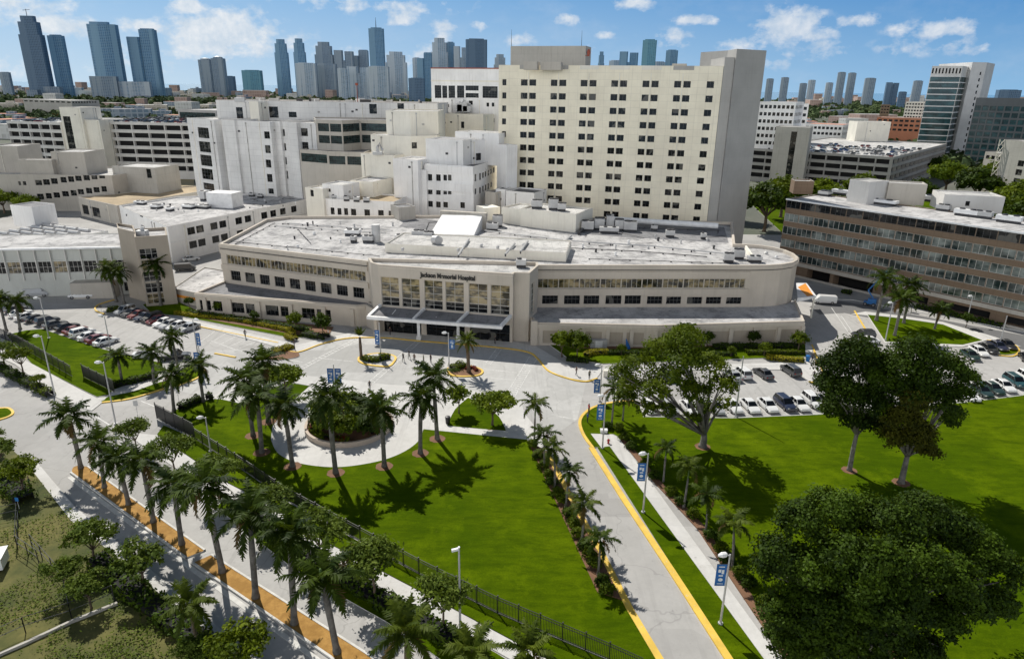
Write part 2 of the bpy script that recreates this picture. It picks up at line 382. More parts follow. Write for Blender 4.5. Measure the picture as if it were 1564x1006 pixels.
# cumulus: soft ellipses (centre, half width, half height in radians) broken up by noise
CL = [(345, 52, .055, .026, 1.0), (310, 72, .05, .016, .6), (95, 38, .042, .012, .8), (20, 8, .06, .02, .6), (225, 40, .03, .010, .6), (292, 11, .024, .010, .8),
      (480, 75, .07, .012, .35), (640, 85, .07, .014, .4), (675, 48, .020, .012, .7), (612, 28, .025, .010, .55), (735, 40, .014, .007, .5), (440, 60, .04, .012, .35),
      (1205, 38, .034, .020, .95), (1235, 50, .04, .012, .6), (1440, 45, .030, .012, .8), (1315, 33, .024, .007, .7), (1380, 46, .020, .008, .6),
      (1060, 31, .026, .006, .75), (866, 30, .016, .007, .6), (970, 5, .024, .009, .8), (795, 62, .018, .010, .5), (920, 54, .016, .006, .5), (1030, 58, .022, .010, .6),
      (1135, 72, .03, .014, .5), (1390, 72, .035, .010, .5), (1480, 66, .035, .014, .4), (1260, 72, .03, .012, .45), (560, 6, .12, .012, .4), (40, 95, .08, .02, .35), (200, 92, .06, .02, .35), (1180, 92, .05, .012, .3), (905, 78, .02, .012, .4)]
acc = None
for px, py, hw, hh, st in CL:
    d = cdir(px, py); t1 = Vector((d.y, -d.x, 0)).normalized(); t2 = t1.cross(d)
    def dot(v):
        n = N(nt, 'ShaderNodeVectorMath', operation='DOT_PRODUCT'); n.inputs[1].default_value = v; nt.links.new(tc, n.inputs[0]); return n.outputs['Value']
    a = math_(nt, 'DIVIDE', dot(t1), hw); bb = math_(nt, 'DIVIDE', math_(nt, 'SUBTRACT', dot(t2), t2.dot(d)), hh)
    q = math_(nt, 'ADD', math_(nt, 'MULTIPLY', a, a), math_(nt, 'MULTIPLY', bb, bb))
    front = math_(nt, 'GREATER_THAN', dot(d), .5)
    e = math_(nt, 'MULTIPLY', math_(nt, 'MULTIPLY', math_(nt, 'EXPONENT', math_(nt, 'MULTIPLY', q, -.9)), st), front)
    acc = e if acc is None else math_(nt, 'MAXIMUM', acc, e)
nz = noise(nt, tc, 40, 8, .60, (1, 1, 1.5)); nz2 = noise(nt, tc, 9, 4, .6, (1, 1, 2.5))
dens = math_(nt, 'ADD', acc, math_(nt, 'MULTIPLY', math_(nt, 'SUBTRACT', nz, .5), 1.7))
dens = math_(nt, 'MULTIPLY', ramp(nt, dens, .20, .62), ramp(nt, acc, .04, .22))
thin = math_(nt, 'MULTIPLY', ramp(nt, math_(nt, 'ADD', nz2, math_(nt, 'MULTIPLY', math_(nt, 'SUBTRACT', nz, .5), .5)), .50, .74), .12)
cl = math_(nt, 'MAXIMUM', dens, thin)
shade = ramp(nt, noise(nt, tc, 60, 5, .6), .3, .7)
cw = mixc(nt, mixc(nt, kc(.60, .70, .80), kc(.42, .55, .72), azf), mixc(nt, kc(.88, .90, .92), kc(.72, .77, .84), azf), shade)
hz = skyc
fin = mixc(nt, hz, cw, math_(nt, 'MULTIPLY', cl, .95))
nt.links.new(fin, bg.inputs['Color'])

# ------------------------------------------------------------------ ground
def crv(px, closed=False, k=6, z=0.0, smooth=True):
    """ground points under a list of picture points, rounded by a spline"""
    P = [Vector((*G(x, y, z), 0)) for x, y in px]
    if not smooth: return [(p.x, p.y) for p in P]
    out = []; n = len(P)
    rng = range(n) if closed else range(n-1)
    for i in rng:
        p0 = P[(i-1) % n] if closed or i > 0 else P[i]; p1 = P[i]; p2 = P[(i+1) % n]; p3 = P[(i+2) % n] if closed or i+2 < n else P[(i+1) % n]
        for j in range(k):
            t = j/k; t2 = t*t; t3 = t2*t
            q = .5*((2*p1)+(p2-p0)*t+(2*p0-5*p1+4*p2-p3)*t2+(3*p1-p0-3*p2+p3)*t3); out.append((q.x, q.y))
    if not closed: out.append((P[-1].x, P[-1].y))
    return out
def pts(px): return crv(px, smooth=False)
def area(p): return sum(p[i][0]*p[(i+1) % len(p)][1]-p[(i+1) % len(p)][0]*p[i][1] for i in range(len(p)))/2
def slab(name, p, z0, z1, top, side=None, kind='structure'):
    if area(p) < 0: p = p[::-1]
    b = MB(); b.prism(p, z0, z1, 0, True, False, 1 if side else 0)
    o = b.build(name, [side, top] if side else top, tri=True); o['kind'] = kind; return o
def sheet(name, p, z, mat, kind='structure'):
    if area(p) < 0: p = p[::-1]
    b = MB(); b.face([(x, y, z) for x, y in p]); o = b.build(name, mat, tri=True); o['kind'] = kind; return o
def offset(line, w):
    out = []
    for i, p in enumerate(line):
        a = line[max(i-1, 0)]; c = line[min(i+1, len(line)-1)]; dx, dy = c[0]-a[0], c[1]-a[1]; l = math.hypot(dx, dy) or 1
        out.append((p[0]-dy/l*w, p[1]+dx/l*w))
    return out
def strip(b, line, w, z0, z1, mi=None):
    L = offset(line, w/2); R = offset(line, -w/2)
    for i in range(len(line)-1):
        a, c, d, e = R[i], R[i+1], L[i+1], L[i]
        b.face([(a[0], a[1], z1), (c[0], c[1], z1), (d[0], d[1], z1), (e[0], e[1], z1)], mi)
        if z1-z0 > .02:
            b.face([(a[0], a[1], z0), (c[0], c[1], z0), (c[0], c[1], z1), (a[0], a[1], z1)], mi)
            b.face([(d[0], d[1], z0), (e[0], e[1], z0), (e[0], e[1], z1), (d[0], d[1], z1)], mi)
def kerb(line, mat='yellow', w=.38, z1=.17, name='kerb'):
    b = MB(); strip(b, line, w, 0, z1); o = b.build(name, M[mat]); o['kind'] = 'structure'; return o
def painted(name, lines, w=.14, z=.012, mat='paint'):
    b = MB()
    for l in lines: strip(b, l, w, z, z)
    o = b.build(name, M[mat]); o['kind'] = 'structure'; return o

b = MB(); b.face([(-30000, -200, -.08), (30000, -200, -.08), (30000, 40000, -.08), (-30000, 40000, -.08)]); o = b.build('ground', M['city']); o['kind'] = 'structure'
b = MB(); b.face([(-30000, 4300, 1.0), (30000, 4300, 1.0), (30000, 39900, 1.0), (-30000, 39900, 1.0)]); o = b.build('sea', M['water']); o['kind'] = 'structure'
sheet('road', [(-190, 25), (150, 25), (150, 175), (120, 240), (-60, 240), (-190, 330)], 0, M['road'])
sheet('side_road', pts([(1236, 468), (1270, 458), (1300, 462), (1420, 485), (1564, 512), (1660, 530), (1660, 550), (1564, 534), (1420, 505), (1330, 486), (1290, 478), (1252, 480)]), .004, M['roadd'])
sheet('dry_ground', pts([(225, 215), (292, 225), (298, 300), (200, 300), (180, 262)]), .0, M['sand'])
sheet('forecourt', pts([(300, 538), (430, 528), (575, 514), (760, 529), (822, 548), (895, 583), (882, 640), (836, 672), (800, 614), (700, 592), (593, 588), (468, 574), (322, 607), (250, 592), (316, 570)]), .005, M['forecourt'])
# lawns
slab('lawn', pts([(243, 641), (270, 626), (300, 612), (337, 610), (368, 617), (400, 600), (438, 585), (473, 590), (455, 606), (430, 630), (416, 652)]) +
     crv([(414, 672), (424, 692), (450, 706), (490, 713), (530, 713), (582, 704), (618, 690), (640, 673), (647, 656)]) + pts([(805, 672), (912, 905), (950, 918), (1000, 1000), (1045, 1075), (1020, 1075), (930, 1008), (760, 936), (640, 876), (530, 815), (440, 765), (375, 720), (300, 670)]), 0, .12, M['lawn'], M['kerb'])
slab('lawn', pts([(10, 512), (40, 505), (65, 503), (88, 511), (141, 529), (186, 542), (248, 555), (250, 569), (173, 596), (165, 604)]) + crv([(150, 606), (137, 601), (49, 556)]), 0, .12, M['lawn'], M['kerb'])
slab('lawn', crv([(160, 611), (168, 606), (205, 598), (250, 583), (251, 593), (200, 608), (157, 614)], True), 0, .14, M['lawn'], M['kerb'])
slab('lawn', crv([(262, 580), (285, 560), (303, 556), (312, 566), (303, 577), (270, 591)], True), 0, .14, M['lawn'], M['kerb'])
slab('lawn', pts([(218, 466), (255, 454), (300, 474), (500, 502), (470, 516), (438, 515), (275, 483), (232, 479)]), 0, .12, M['lawn'], M['kerb'])
slab('lawn', crv([(683, 651), (695, 626), (715, 608)], k=3) + crv([(739, 619), (762, 637), (773, 659)], k=3), 0, .14, M['lawn'], M['kerb'])
RL = crv([(905, 684), (890, 662), (886, 642), (900, 626), (925, 617), (963, 613), (976, 618)])
slab('lawn', RL + pts([(982, 636), (1118, 638), (1200, 636), (1262, 632), (1474, 614), (1564, 603), (1800, 570), (1800, 1075), (1236, 1075), (1200, 1008), (1180, 971), (1065, 805), (1000, 735), (945, 668), (936, 663), (917, 683), (905, 684)]), 0, .12, M['lawn'], M['kerb'])
slab('lawn', pts([(912, 684), (930, 681), (1165, 1005), (1216, 1075), (1160, 1075), (1114, 1003)]), 0, .12, M['lawn'], M['kerb'])
slab('lawn', pts([(1325, 481), (1380, 487), (1440, 496), (1500, 520), (1470, 527), (1352, 522)]), 0, .12, M['lawn'], M['kerb'])
slab('lawn', crv([(1507, 526), (1535, 526), (1553, 533), (1550, 540), (1525, 541)], True), 0, .12, M['lawn'], M['kerb'])
slab('lawn', pts([(920, 556), (1230, 545), (1230, 520), (830, 520), (868, 548)]), 0, .12, M['lawn'], M['kerb'])
slab('lawn', [G(-20, 632)] + crv([(0, 625), (12, 625), (18, 631), (10, 637), (-20, 645)]), 0, .14, M['lawn'], M['kerb'])
slab('lawn', [(90, 200), (175, 160), (260, 330), (110, 330)], -.05, .06, M['lawn'], M['kerb'])
slab('rough_ground', pts([(-90, 640), (0, 668), (40, 708), (110, 795), (200, 868), (345, 985), (400, 1030), (450, 1075), (-200, 1075)]), 0, .12, M['rough'], M['kerb'])
# pavements
PZ = .10
slab('pavement', pts([(468, 574), (593, 588), (700, 592), (796, 613), (801, 632), (834, 672), (836, 698), (822, 682), (804, 673), (646, 657)]) + crv([(646, 657), (640, 674), (618, 691), (582, 705), (530, 714), (490, 714), (450, 707), (424, 693), (413, 672), (416, 650), (435, 620), (455, 600)])[1:-1] + pts([(475, 590), (438, 583), (400, 598), (368, 619), (337, 612), (322, 607), (348, 592), (390, 580)]), 0, PZ, M['walk'], M['kerb'])
slab('pavement', pts([(-40, 528), (23, 557), (88, 608), (140, 628)]) + crv([(160, 612), (200, 600), (250, 584), (252, 568)], k=3) + crv([(173, 596), (165, 605), (150, 608), (137, 603), (49, 556), (-20, 520)], k=4), 0, .105, M['walk'], M['kerb'])
slab('pavement', pts([(262, 484), (300, 491), (425, 520), (455, 527), (520, 512), (560, 503), (600, 508), (775, 520), (820, 530), (880, 565), (920, 562), (1235, 553), (1243, 530), (1222, 524)] ) + crv([(1240, 560), (1256, 575), (1252, 584), (1235, 582), (1215, 565)])[::1] + pts([(920, 566), (912, 577), (895, 582)]) + crv([(870, 578), (838, 566), (822, 548), (806, 537), (760, 530), (640, 520), (600, 516)])[0:] + crv([(575, 515), (530, 516), (490, 525), (455, 537), (430, 532)])[0:] + pts([(300, 497), (262, 488)]), 0, .11, M['walk'], M['kerb'])
slab('pavement', pts([(902, 663), (918, 684), (931, 682), (1166, 1006), (1216, 1075), (1238, 1075), (1190, 1006), (944, 668), (936, 664)]), 0, .13, M['walk'], M['kerb'])
slab('pavement', pts([(190, 660), (240, 665), (347, 738), (424, 778), (493, 826), (569, 866), (640, 903), (760, 967), (840, 1010), (960, 1075), (900, 1075), (760, 996), (635, 925), (560, 886), (480, 842), (400, 793), (330, 755), (230, 690)]), 0, .10, M['walk'], M['kerb'])
slab('pavement', pts([(1300, 480), (1325, 482), (1352, 524), (1470, 530), (1507, 520), (1560, 530), (1520, 515), (1440, 492), (1380, 483), (1322, 476)]), 0, .10, M['walk'], M['kerb'])
slab('pavement', pts([(40, 707), (52, 700), (75, 728), (115, 775), (200, 845), (345, 968), (455, 1060), (435, 1070), (330, 985), (200, 868), (108, 795)]), 0, .125, M['walk'], M['kerb'])
# planted strips and median
sheet('verge', pts([(300, 672), (375, 722), (440, 768), (530, 818), (640, 878), (760, 938), (930, 1010), (990, 1040), (960, 1060), (840, 1008), (760, 966), (640, 902), (569, 865), (493, 825), (424, 777), (347, 737), (240, 664), (250, 650)]), .124, M['lawn'])
slab('verge', pts([(350, 757), (480, 845), (560, 889), (635, 928), (760, 999), (880, 1075), (770, 1075), (591, 950), (518, 909), (440, 862), (330, 775)]), 0, .09, M['lawn'], M['kerb'])
med = crv([(110, 722), (112, 715), (121, 712), (134, 714)], k=3)
slab('median', med + pts([(312, 842), (286, 852)]), 0, .15, M['ochre'], M['kerb'])
slab('median', pts([(296, 860), (322, 849), (560, 1000), (640, 1060), (560, 1060), (505, 1003)]), 0, .15, M['ochre'], M['kerb'])
for l in ([(134, 713), (313, 841)], [(108, 722), (285, 853)], [(323, 848), (560, 999), (640, 1060)], [(294, 860), (505, 1004), (580, 1075)]): kerb(pts(l), 'kerb', .22, .2)
kerb(pts([(106, 728), (290, 866), (500, 1018), (560, 1070)]), 'kerb', .5, .03)
bedl = pts([(806, 673), (838, 692), (880, 766), (950, 917), (912, 905)]); slab('planting_bed', bedl, 0, .15, M['mulch'], M['mulch'])
slab('planting_bed', pts([(945, 668), (953, 668), (1008, 735), (1075, 803), (1190, 970), (1214, 1008), (1200, 1010), (1065, 808), (1000, 738)]), 0, .15, M['mulch'], M['mulch'])
sheet('planting_bed', pts([(830, 515), (1228, 517), (1230, 527), (920, 534), (872, 532)]), .135, M['mulch'])
sheet('planting_bed', pts([(300, 477), (510, 500), (502, 512), (470, 515), (275, 481)]), .135, M['mulch'])
def disc(px, py, r, z=.136, name='mulch_ring', mat='mulch'):
    c = G(px, py); sheet(name, [(c[0]+r*math.cos(a*.3142)*(1+.06*math.sin(a*2.3)), c[1]+r*math.sin(a*.3142)*(1+.06*math.cos(a*3.1))) for a in range(20)], z, M[mat])
# traffic islands
slab('traffic_island', crv([(548, 552), (551, 545), (580, 540), (603, 545), (600, 555), (590, 560), (560, 557)], True), 0, .14, M['walk'], M['yellow'])
slab('traffic_island', crv([(684, 563), (700, 557), (728, 562), (737, 568), (728, 574), (700, 574), (686, 570)], True), 0, .14, M['mulch'], M['yellow'])
kerb(crv([(548, 552), (551, 545), (580, 540), (603, 545), (600, 555), (590, 560), (560, 557), (548, 552)]), w=.4)
kerb(crv([(684, 563), (700, 557), (728, 562), (737, 568), (728, 574), (700, 575), (686, 571), (684, 563)]), w=.4)
slab('traffic_island', crv([(405, 546), (430, 536), (452, 537), (456, 545), (430, 550), (408, 550)], True), 0, .14, M['mulch'], M['kerb'])
# yellow kerbs
kerb(pts([(836, 692), (875, 767), (918, 844), (962, 931), (1006, 1005), (1048, 1075)]), w=.7)
kerb(pts([(903, 684), (955, 766), (1027, 874), (1111, 1004), (1156, 1075)]), w=.75)
kerb(RL, w=.45)
kerb(crv([(156, 615), (200, 609), (251, 594)]), w=.35); kerb(crv([(270, 591), (303, 577), (312, 566)]), w=.35)
kerb(pts([(300, 498), (425, 524)]), w=.25)
kerb(crv([(430, 533), (455, 538), (490, 526), (530, 517), (575, 516), (600, 517), (640, 521), (760, 531), (806, 538), (822, 549), (838, 567), (870, 579), (895, 583), (912, 578)]), w=.32)
kerb(crv([(1240, 527), (1247, 545), (1258, 572), (1252, 585), (1235, 583)]), w=.3)
kerb(pts([(1305, 475), (1327, 512)]), w=.3); kerb(crv([(1507, 520), (1540, 523), (1556, 534), (1548, 544), (1525, 543)]), w=.3)
kerb(crv([(160, 480), (146, 474), (150, 466), (175, 458)]), w=.3); kerb(crv([(0, 624), (13, 624), (20, 631), (10, 638), (-20, 646)]), w=.35)
kerb(pts([(920, 567), (1105, 561), (1236, 557)]), 'kerb', .2, .14); kerb(pts([(982, 637), (1118, 639), (1262, 633), (1474, 615), (1564, 604)]), 'kerb', .15, .15)
kerb(pts([(1265, 457), (1300, 458), (1420, 480), (1564, 507), (1640, 522)]), 'kerb', .25, .15)
kerb(pts([(328, 540), (360, 546)]), w=.35)
# painted lines
def bays(a0, a1, b0, b1, n):
    A0, A1, B0, B1 = [Vector((*G(*p), 0)) for p in (a0, a1, b0, b1)]
    return [[tuple(A0.lerp(A1, i/n))[:2], tuple(B0.lerp(B1, i/n))[:2]] for i in range(n+1)]
pl = bays((990, 636), (1262, 631), (965, 608), (1232, 603), 9) + bays((1085, 563), (1236, 558), (1110, 588), (1268, 581), 4) + bays((328, 506), (395, 520), (306, 522), (360, 534), 4) + bays((1480, 614), (1564, 603), (1462, 596), (1546, 586), 3) + bays((35, 506), (165, 542), (72, 496), (205, 530), 13) + bays((185, 476), (300, 503), (160, 486), (272, 516), 10)
painted('road_marking', pl, .12)
def ladder(a, b, w, n):
    A = Vector((*G(*a), 0)); B = Vector((*G(*b), 0)); d = (B-A); nrm = Vector((-d.y, d.x, 0)).normalized()*w/2; out = []
    for i in range(n):
        c = A.lerp(B, (i+.5)/n); out.append([tuple(c-nrm)[:2], tuple(c+nrm)[:2]])
    return out + [[tuple(A-nrm)[:2], tuple(B-nrm)[:2]], [tuple(A+nrm)[:2], tuple(B+nrm)[:2]]]
painted('road_marking', ladder((815, 545), (778, 606), 1.6, 22) + ladder((763, 532), (745, 556), 1.0, 10), .2)
painted('road_marking', ladder((640, 520), (560, 590), 1.0, 24) + ladder((560, 510), (460, 562), 1.0, 20), .16)
painted('road_marking', [pts(p) for p in ([(322, 520), (360, 534), (462, 553)], [(478, 546), (540, 552)], [(745, 564), (790, 569)], [(740, 576), (785, 580)], [(850, 635), (880, 640)], [(215, 612), (240, 622)], [(140, 632), (178, 655), (200, 668)], [(60, 720), (84, 740)], [(1270, 470), (1310, 528), (1330, 555)], [(1285, 482), (1305, 512)], [(1256, 552), (1280, 552)])], .16)
painted('road_marking', [pts(p) for p in ([(505, 1000), (560, 1045)], [(360, 890), (500, 990)])], .10, .035, 'yellow')
# ------------------------------------------------------------------ buildings
_wm = {}
def winmesh(w, h, nx, ny, glass, frame, bar=.06):
    k = (round(w, 1), round(h, 1), nx, ny, glass, frame)
    if k in _wm: return _wm[k]
    b = MB(); b.face([(-w/2, 0, -h/2), (w/2, 0, -h/2), (w/2, 0, h/2), (-w/2, 0, h/2)], 0)
    for i in range(nx+1):
        x = -w/2+w*i/nx; x = min(max(x, -w/2+bar/2), w/2-bar/2); b.box((x, -.035, 0), (bar, .07, h), 0, 1)
    for j in range(ny+1):
        z = -h/2+h*j/ny; z = min(max(z, -h/2+bar/2), h/2-bar/2); b.box((0, -.03, z), (w-.002, .06, bar), 0, 1, True)
    _wm[k] = b.mesh('window', [M[glass], M[frame]]); return _wm[k]

class Building:
    def __init__(s, name, label, cat, loc, group=None):
        s.root = empty(name, (loc[0], loc[1], 0), 0, label, cat, group); s.o = Vector((loc[0], loc[1], 0)); s.wins = []
    def part(s, b, name, mats, smooth=False):
        me = b.mesh(name, mats, smooth, True); me.transform(Matrix.Translation(-s.o)); return link(name, me, s.root)
    def volume(s, foot, z0, z1, wall, roof, par=.5, ops=None, name='wall', rim=None, pt=.3, depth=.28, nowall=(), coping='coping'):
        if wall in ('beige', 'cream', 'beige2'): coping = wall
        if wall in ('white', 'whitep', 'ivory', 'greyst') and z1-z0 > 6: s.fittings(foot if area(foot) > 0 else foot[::-1], z0, z1, ops or {})
        """walls with real openings, a parapet and a roof; ops = {edge: [(u0,u1,z0,z1,style)]}"""
        if area(foot) < 0: foot = foot[::-1]
        ops = ops or {}; b = MB(); n = len(foot)
        for i in range(n):
            if i in nowall: continue
            A, B = foot[i], foot[(i+1) % n]; L = math.hypot(B[0]-A[0], B[1]-A[1])
            if L < .01: continue
            ex, ey = (B[0]-A[0])/L, (B[1]-A[1])/L; nx, ny = ey, -ex
            def P(u, z, d=0): return (A[0]+ex*u-nx*d, A[1]+ey*u-ny*d, z)
            op = [(max(.02, o[0]), min(L-.02, o[1]), max(z0, o[2]), min(z1-.1, o[3]), o[4]) for o in ops.get(i, [])]
            op = [o for o in op if o[1]-o[0] > .1 and o[3]-o[2] > .1]
            xs = sorted({0, L, *[round(o[0], 4) for o in op], *[round(o[1], 4) for o in op]}); zs = sorted({z0, z1, *[round(o[2], 4) for o in op], *[round(o[3], 4) for o in op]})
            for a, c in zip(xs, xs[1:]):
                for e, g in zip(zs, zs[1:]):
                    mx, mz = (a+c)/2, (e+g)/2
                    if any(o[0] < mx < o[1] and o[2] < mz < o[3] for o in op): continue
                    b.face([P(a, e), P(c, e), P(c, g), P(a, g)])
            for u0, u1, w0, w1, st in op:
                d = depth if st[0] != 'blind' else .14
                if st[0] == 'void': d = st[1]
                b.face([P(u0, w0), P(u1, w0), P(u1, w0, d), P(u0, w0, d)]); b.face([P(u0, w1, d), P(u1, w1, d), P(u1, w1), P(u0, w1)])
                b.face([P(u0, w0), P(u0, w0, d), P(u0, w1, d), P(u0, w1)]); b.face([P(u1, w0, d), P(u1, w0), P(u1, w1), P(u1, w1, d)])
                if st[0] == 'blind': b.face([P(u0, w0, d), P(u1, w0, d), P(u1, w1, d), P(u0, w1, d)], 3)
                elif st[0] == 'void': b.face([P(u0, w0, d), P(u1, w0, d), P(u1, w1, d), P(u0, w1, d)], 1)
                else:
                    c = Vector(P((u0+u1)/2, (w0+w1)/2, d-.03)) - s.o
                    s.wins.append((c, math.atan2(ey, ex), winmesh(u1-u0, w1-w0, *st), (u1-u0)*(w1-w0)))
        if par:
            ins = inset(foot, pt)
            for i in range(n):
                if i in nowall: continue
                j = (i+1) % n; a, c, d, e = foot[i], foot[j], ins[j], ins[i]
                b.face([(a[0], a[1], z1), (c[0], c[1], z1), (d[0], d[1], z1), (e[0], e[1], z1)], 2)
                b.face([(d[0], d[1], z1-par), (e[0], e[1], z1-par), (e[0], e[1], z1), (d[0], d[1], z1)])
        s.part(b, name, [M[wall], M['void'], M[coping], M['beige2' if wall == 'beige' else wall]])
        r = MB(); r.face([(x, y, z1-par) for x, y in foot]); s.part(r, 'roof', M[roof])
    def fittings(s, foot, z0, z1, ops):
        """downpipes and louvred vents on the longer walls"""
        r = random.Random(int(z1*100)+len(foot))
        for i in range(len(foot)):
            A, B = foot[i], foot[(i+1) % len(foot)]; L = math.hypot(B[0]-A[0], B[1]-A[1])
            if L < 7 or (B[0]-A[0]) < 1: continue
            ex, ey = (B[0]-A[0])/L, (B[1]-A[1])/L; rz = math.atan2(ey, ex); used = [(o[0]-.4, o[1]+.4) for o in ops.get(i, [])]
            for k in range(1+int(L//14)):
                u = r.uniform(.6, L-.6)
                if any(a < u < c for a, c in used): continue
                b = MB(); b.box((A[0]+ex*u+ey*.09, A[1]+ey*u-ex*.09, (z0+z1)/2-.3), (.16, .16, z1-z0-.8), rz); b.box((A[0]+ex*u+ey*.14, A[1]+ey*u-ex*.14, z1-.75), (.45, .26, .4), rz, 0, True); s.part(b, 'downpipe', M[r.choice(['ivory', 'coping', 'metal'])])
                u = r.uniform(1, L-1)
                if any(a < u < c for a, c in used): continue
                z = r.uniform(max(z0+2, z1-9), z1-1.8); b = MB(); b.box((A[0]+ex*u+ey*.06, A[1]+ey*u-ex*.06, z), (.8, .12, .6), rz, 0, True)
                for q in range(3): b.box((A[0]+ex*u+ey*.13, A[1]+ey*u-ex*.13, z-.18+q*.18), (.7, .04, .08), rz, 0, True)
                s.part(b, 'wall_vent', M[r.choice(['coping', 'metald'])])
    def ledge(s, line, z0, z1, out, mat, name='cornice'):
        b = MB(); L2 = offset(line, -out)
        for i in range(len(line)-1):
            a, c, d, e = line[i], line[i+1], L2[i+1], L2[i]
            b.face([(e[0], e[1], z0), (d[0], d[1], z0), (d[0], d[1], z1), (e[0], e[1], z1)])
            b.face([(e[0], e[1], z1), (d[0], d[1], z1), (c[0], c[1], z1), (a[0], a[1], z1)])
            b.face([(a[0], a[1], z0), (c[0], c[1], z0), (d[0], d[1], z0), (e[0], e[1], z0)])
        for k in (0, -1):
            a, e = line[k], L2[k]; b.face([(a[0], a[1], z0), (e[0], e[1], z0), (e[0], e[1], z1), (a[0], a[1], z1)])
        s.part(b, name, M[mat])
    def boxpart(s, name, c, size, rz, mat, bottom=False):
        b = MB(); b.box(c, size, rz, 0, bottom); return s.part(b, name, M[mat])
    def finish(s):
        w = sorted(s.wins, key=lambda q: -q[3]/max(1, ((s.o+q[0])-CAMP).length)**2)
        for c, rz, me, a in w[:100]: link('window', me, s.root, c, rz)
        if len(w) > 100:
            V, F, MI, n = [], [], [], 0
            for c, rz, me, a in w[100:]:
                mt = Matrix.Translation(c) @ Matrix.Rotation(rz, 4, 'Z')
                V += [tuple(mt @ v.co) for v in me.vertices]
                for p in me.polygons: F.append([n+i for i in p.vertices]); MI.append(p.material_index)
                n = len(V)
            m2 = bpy.data.meshes.new('window'); m2.from_pydata(V, [], F)
            for m in w[100][2].materials: m2.materials.append(m)
            m2.polygons.foreach_set('material_index', MI); link('window', m2, s.root)['kind'] = 'stuff'
def inset(p, d):
    out = []; n = len(p)
    for i in range(n):
        a, b_, c = p[i-1], p[i], p[(i+1) % n]
        e1 = Vector((b_[0]-a[0], b_[1]-a[1])); e2 = Vector((c[0]-b_[0], c[1]-b_[1])); e1.normalize(); e2.normalize()
        n1 = Vector((-e1.y, e1.x)); n2 = Vector((-e2.y, e2.x)); m = n1+n2
        k = d/max(.25, (1+n1.dot(n2))/2)/2; out.append((b_[0]+m.x*k, b_[1]+m.y*k))
    return out
def rect(pL, pR, z, depth):
    """footprint of a block from its two front roof corners in the picture, roof height and depth"""
    A, B = G(*pL, z), G(*pR, z); return rectw(A, B, depth)
def rectw(A, B, depth):
    L = math.hypot(B[0]-A[0], B[1]-A[1]); ix, iy = -(B[1]-A[1])/L, (B[0]-A[0])/L
    return [A, B, (B[0]+ix*depth, B[1]+iy*depth), (A[0]+ix*depth, A[1]+iy*depth)]
def pxw(A, B, boxes, st):
    """openings on the wall A-B from picture boxes"""
    out = []
    for x0, y0, x1, y1 in boxes:
        u0 = onf(A, B, x0, (y0+y1)/2)[0]; u1 = onf(A, B, x1, (y0+y1)/2)[0]; zt = onf(A, B, (x0+x1)/2, y0)[1]; zb = onf(A, B, (x0+x1)/2, y1)[1]
        out.append((min(u0, u1), max(u0, u1), zb, zt, st))
    return out
def row(L, u0, u1, n, w, z0, z1, st):
    return [(u0+(u1-u0)*(i+.5)/n-w/2, u0+(u1-u0)*(i+.5)/n+w/2, z0, z1, st) for i in range(n)]
def ln(a, b): return math.hypot(b[0]-a[0], b[1]-a[1])
DW = ('glass', 'frame')

# --- hospital front building
hb = Building('hospital_entrance_building', 'long taupe hospital front building with lettered glass entrance bay and rounded right end', 'hospital', (0, 150))
ZU, ZW = 13.5, 4.75
P0, P1, P2, P3 = (-67.3, 153.6), (-30.4, 139.0), (5.2, 137.6), (50.0, 139.9)
curve = [(53.6, 140.3), (57, 141.2), (60, 143), (62, 145.5), (63.2, 148.5), (63.6, 152), (63, 155.5), (61.3, 158.4), (58.8, 160.3), (56, 161.2), (53.2, 161.4)]
foot = [P0, P1, P2, P3] + curve + [(61.2, 190), (-4, 196), (-62, 189.5), (-67.3, 184.5)]
L0 = ln(P0, P1); L2 = ln(P2, P3)
def strip_row(A, B, xs, ya, yb, st):  # heights from two picture rows at xs
    return onf(A, B, xs, ya)[1], onf(A, B, xs, yb)[1]
zt1, zb1 = strip_row(P2, P3, 1000, 426, 440, 0); zt2, zb2 = strip_row(P2, P3, 1000, 453, 466, 0)
u1138 = onf(P2, P3, 1138, 435)[0]
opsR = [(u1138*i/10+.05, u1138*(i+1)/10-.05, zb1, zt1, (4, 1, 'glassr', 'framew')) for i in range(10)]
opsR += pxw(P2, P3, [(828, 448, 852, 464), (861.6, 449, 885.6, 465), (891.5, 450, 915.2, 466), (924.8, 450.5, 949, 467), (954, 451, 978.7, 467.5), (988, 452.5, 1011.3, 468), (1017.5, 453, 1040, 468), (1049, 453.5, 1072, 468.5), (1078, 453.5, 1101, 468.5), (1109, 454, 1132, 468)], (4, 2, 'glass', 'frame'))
opsR = [(a, c, max(ZW+.3, e), g, st) for a, c, e, g, st in opsR]
zl1, zl1b = strip_row(P0, P1, 450, 402, 416, 0); zl2, zl2b = strip_row(P0, P1, 450, 426, 441, 0)
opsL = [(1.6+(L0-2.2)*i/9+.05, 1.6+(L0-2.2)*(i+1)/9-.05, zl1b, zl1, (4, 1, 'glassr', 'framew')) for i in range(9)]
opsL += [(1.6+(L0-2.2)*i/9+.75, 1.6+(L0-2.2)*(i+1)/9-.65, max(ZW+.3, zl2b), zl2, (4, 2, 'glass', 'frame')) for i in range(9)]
hb.volume(foot, 0, ZU, 'beige', 'roof', .75, {0: opsL, 2: opsR}, pt=.55)
ring = foot[2:4] + curve
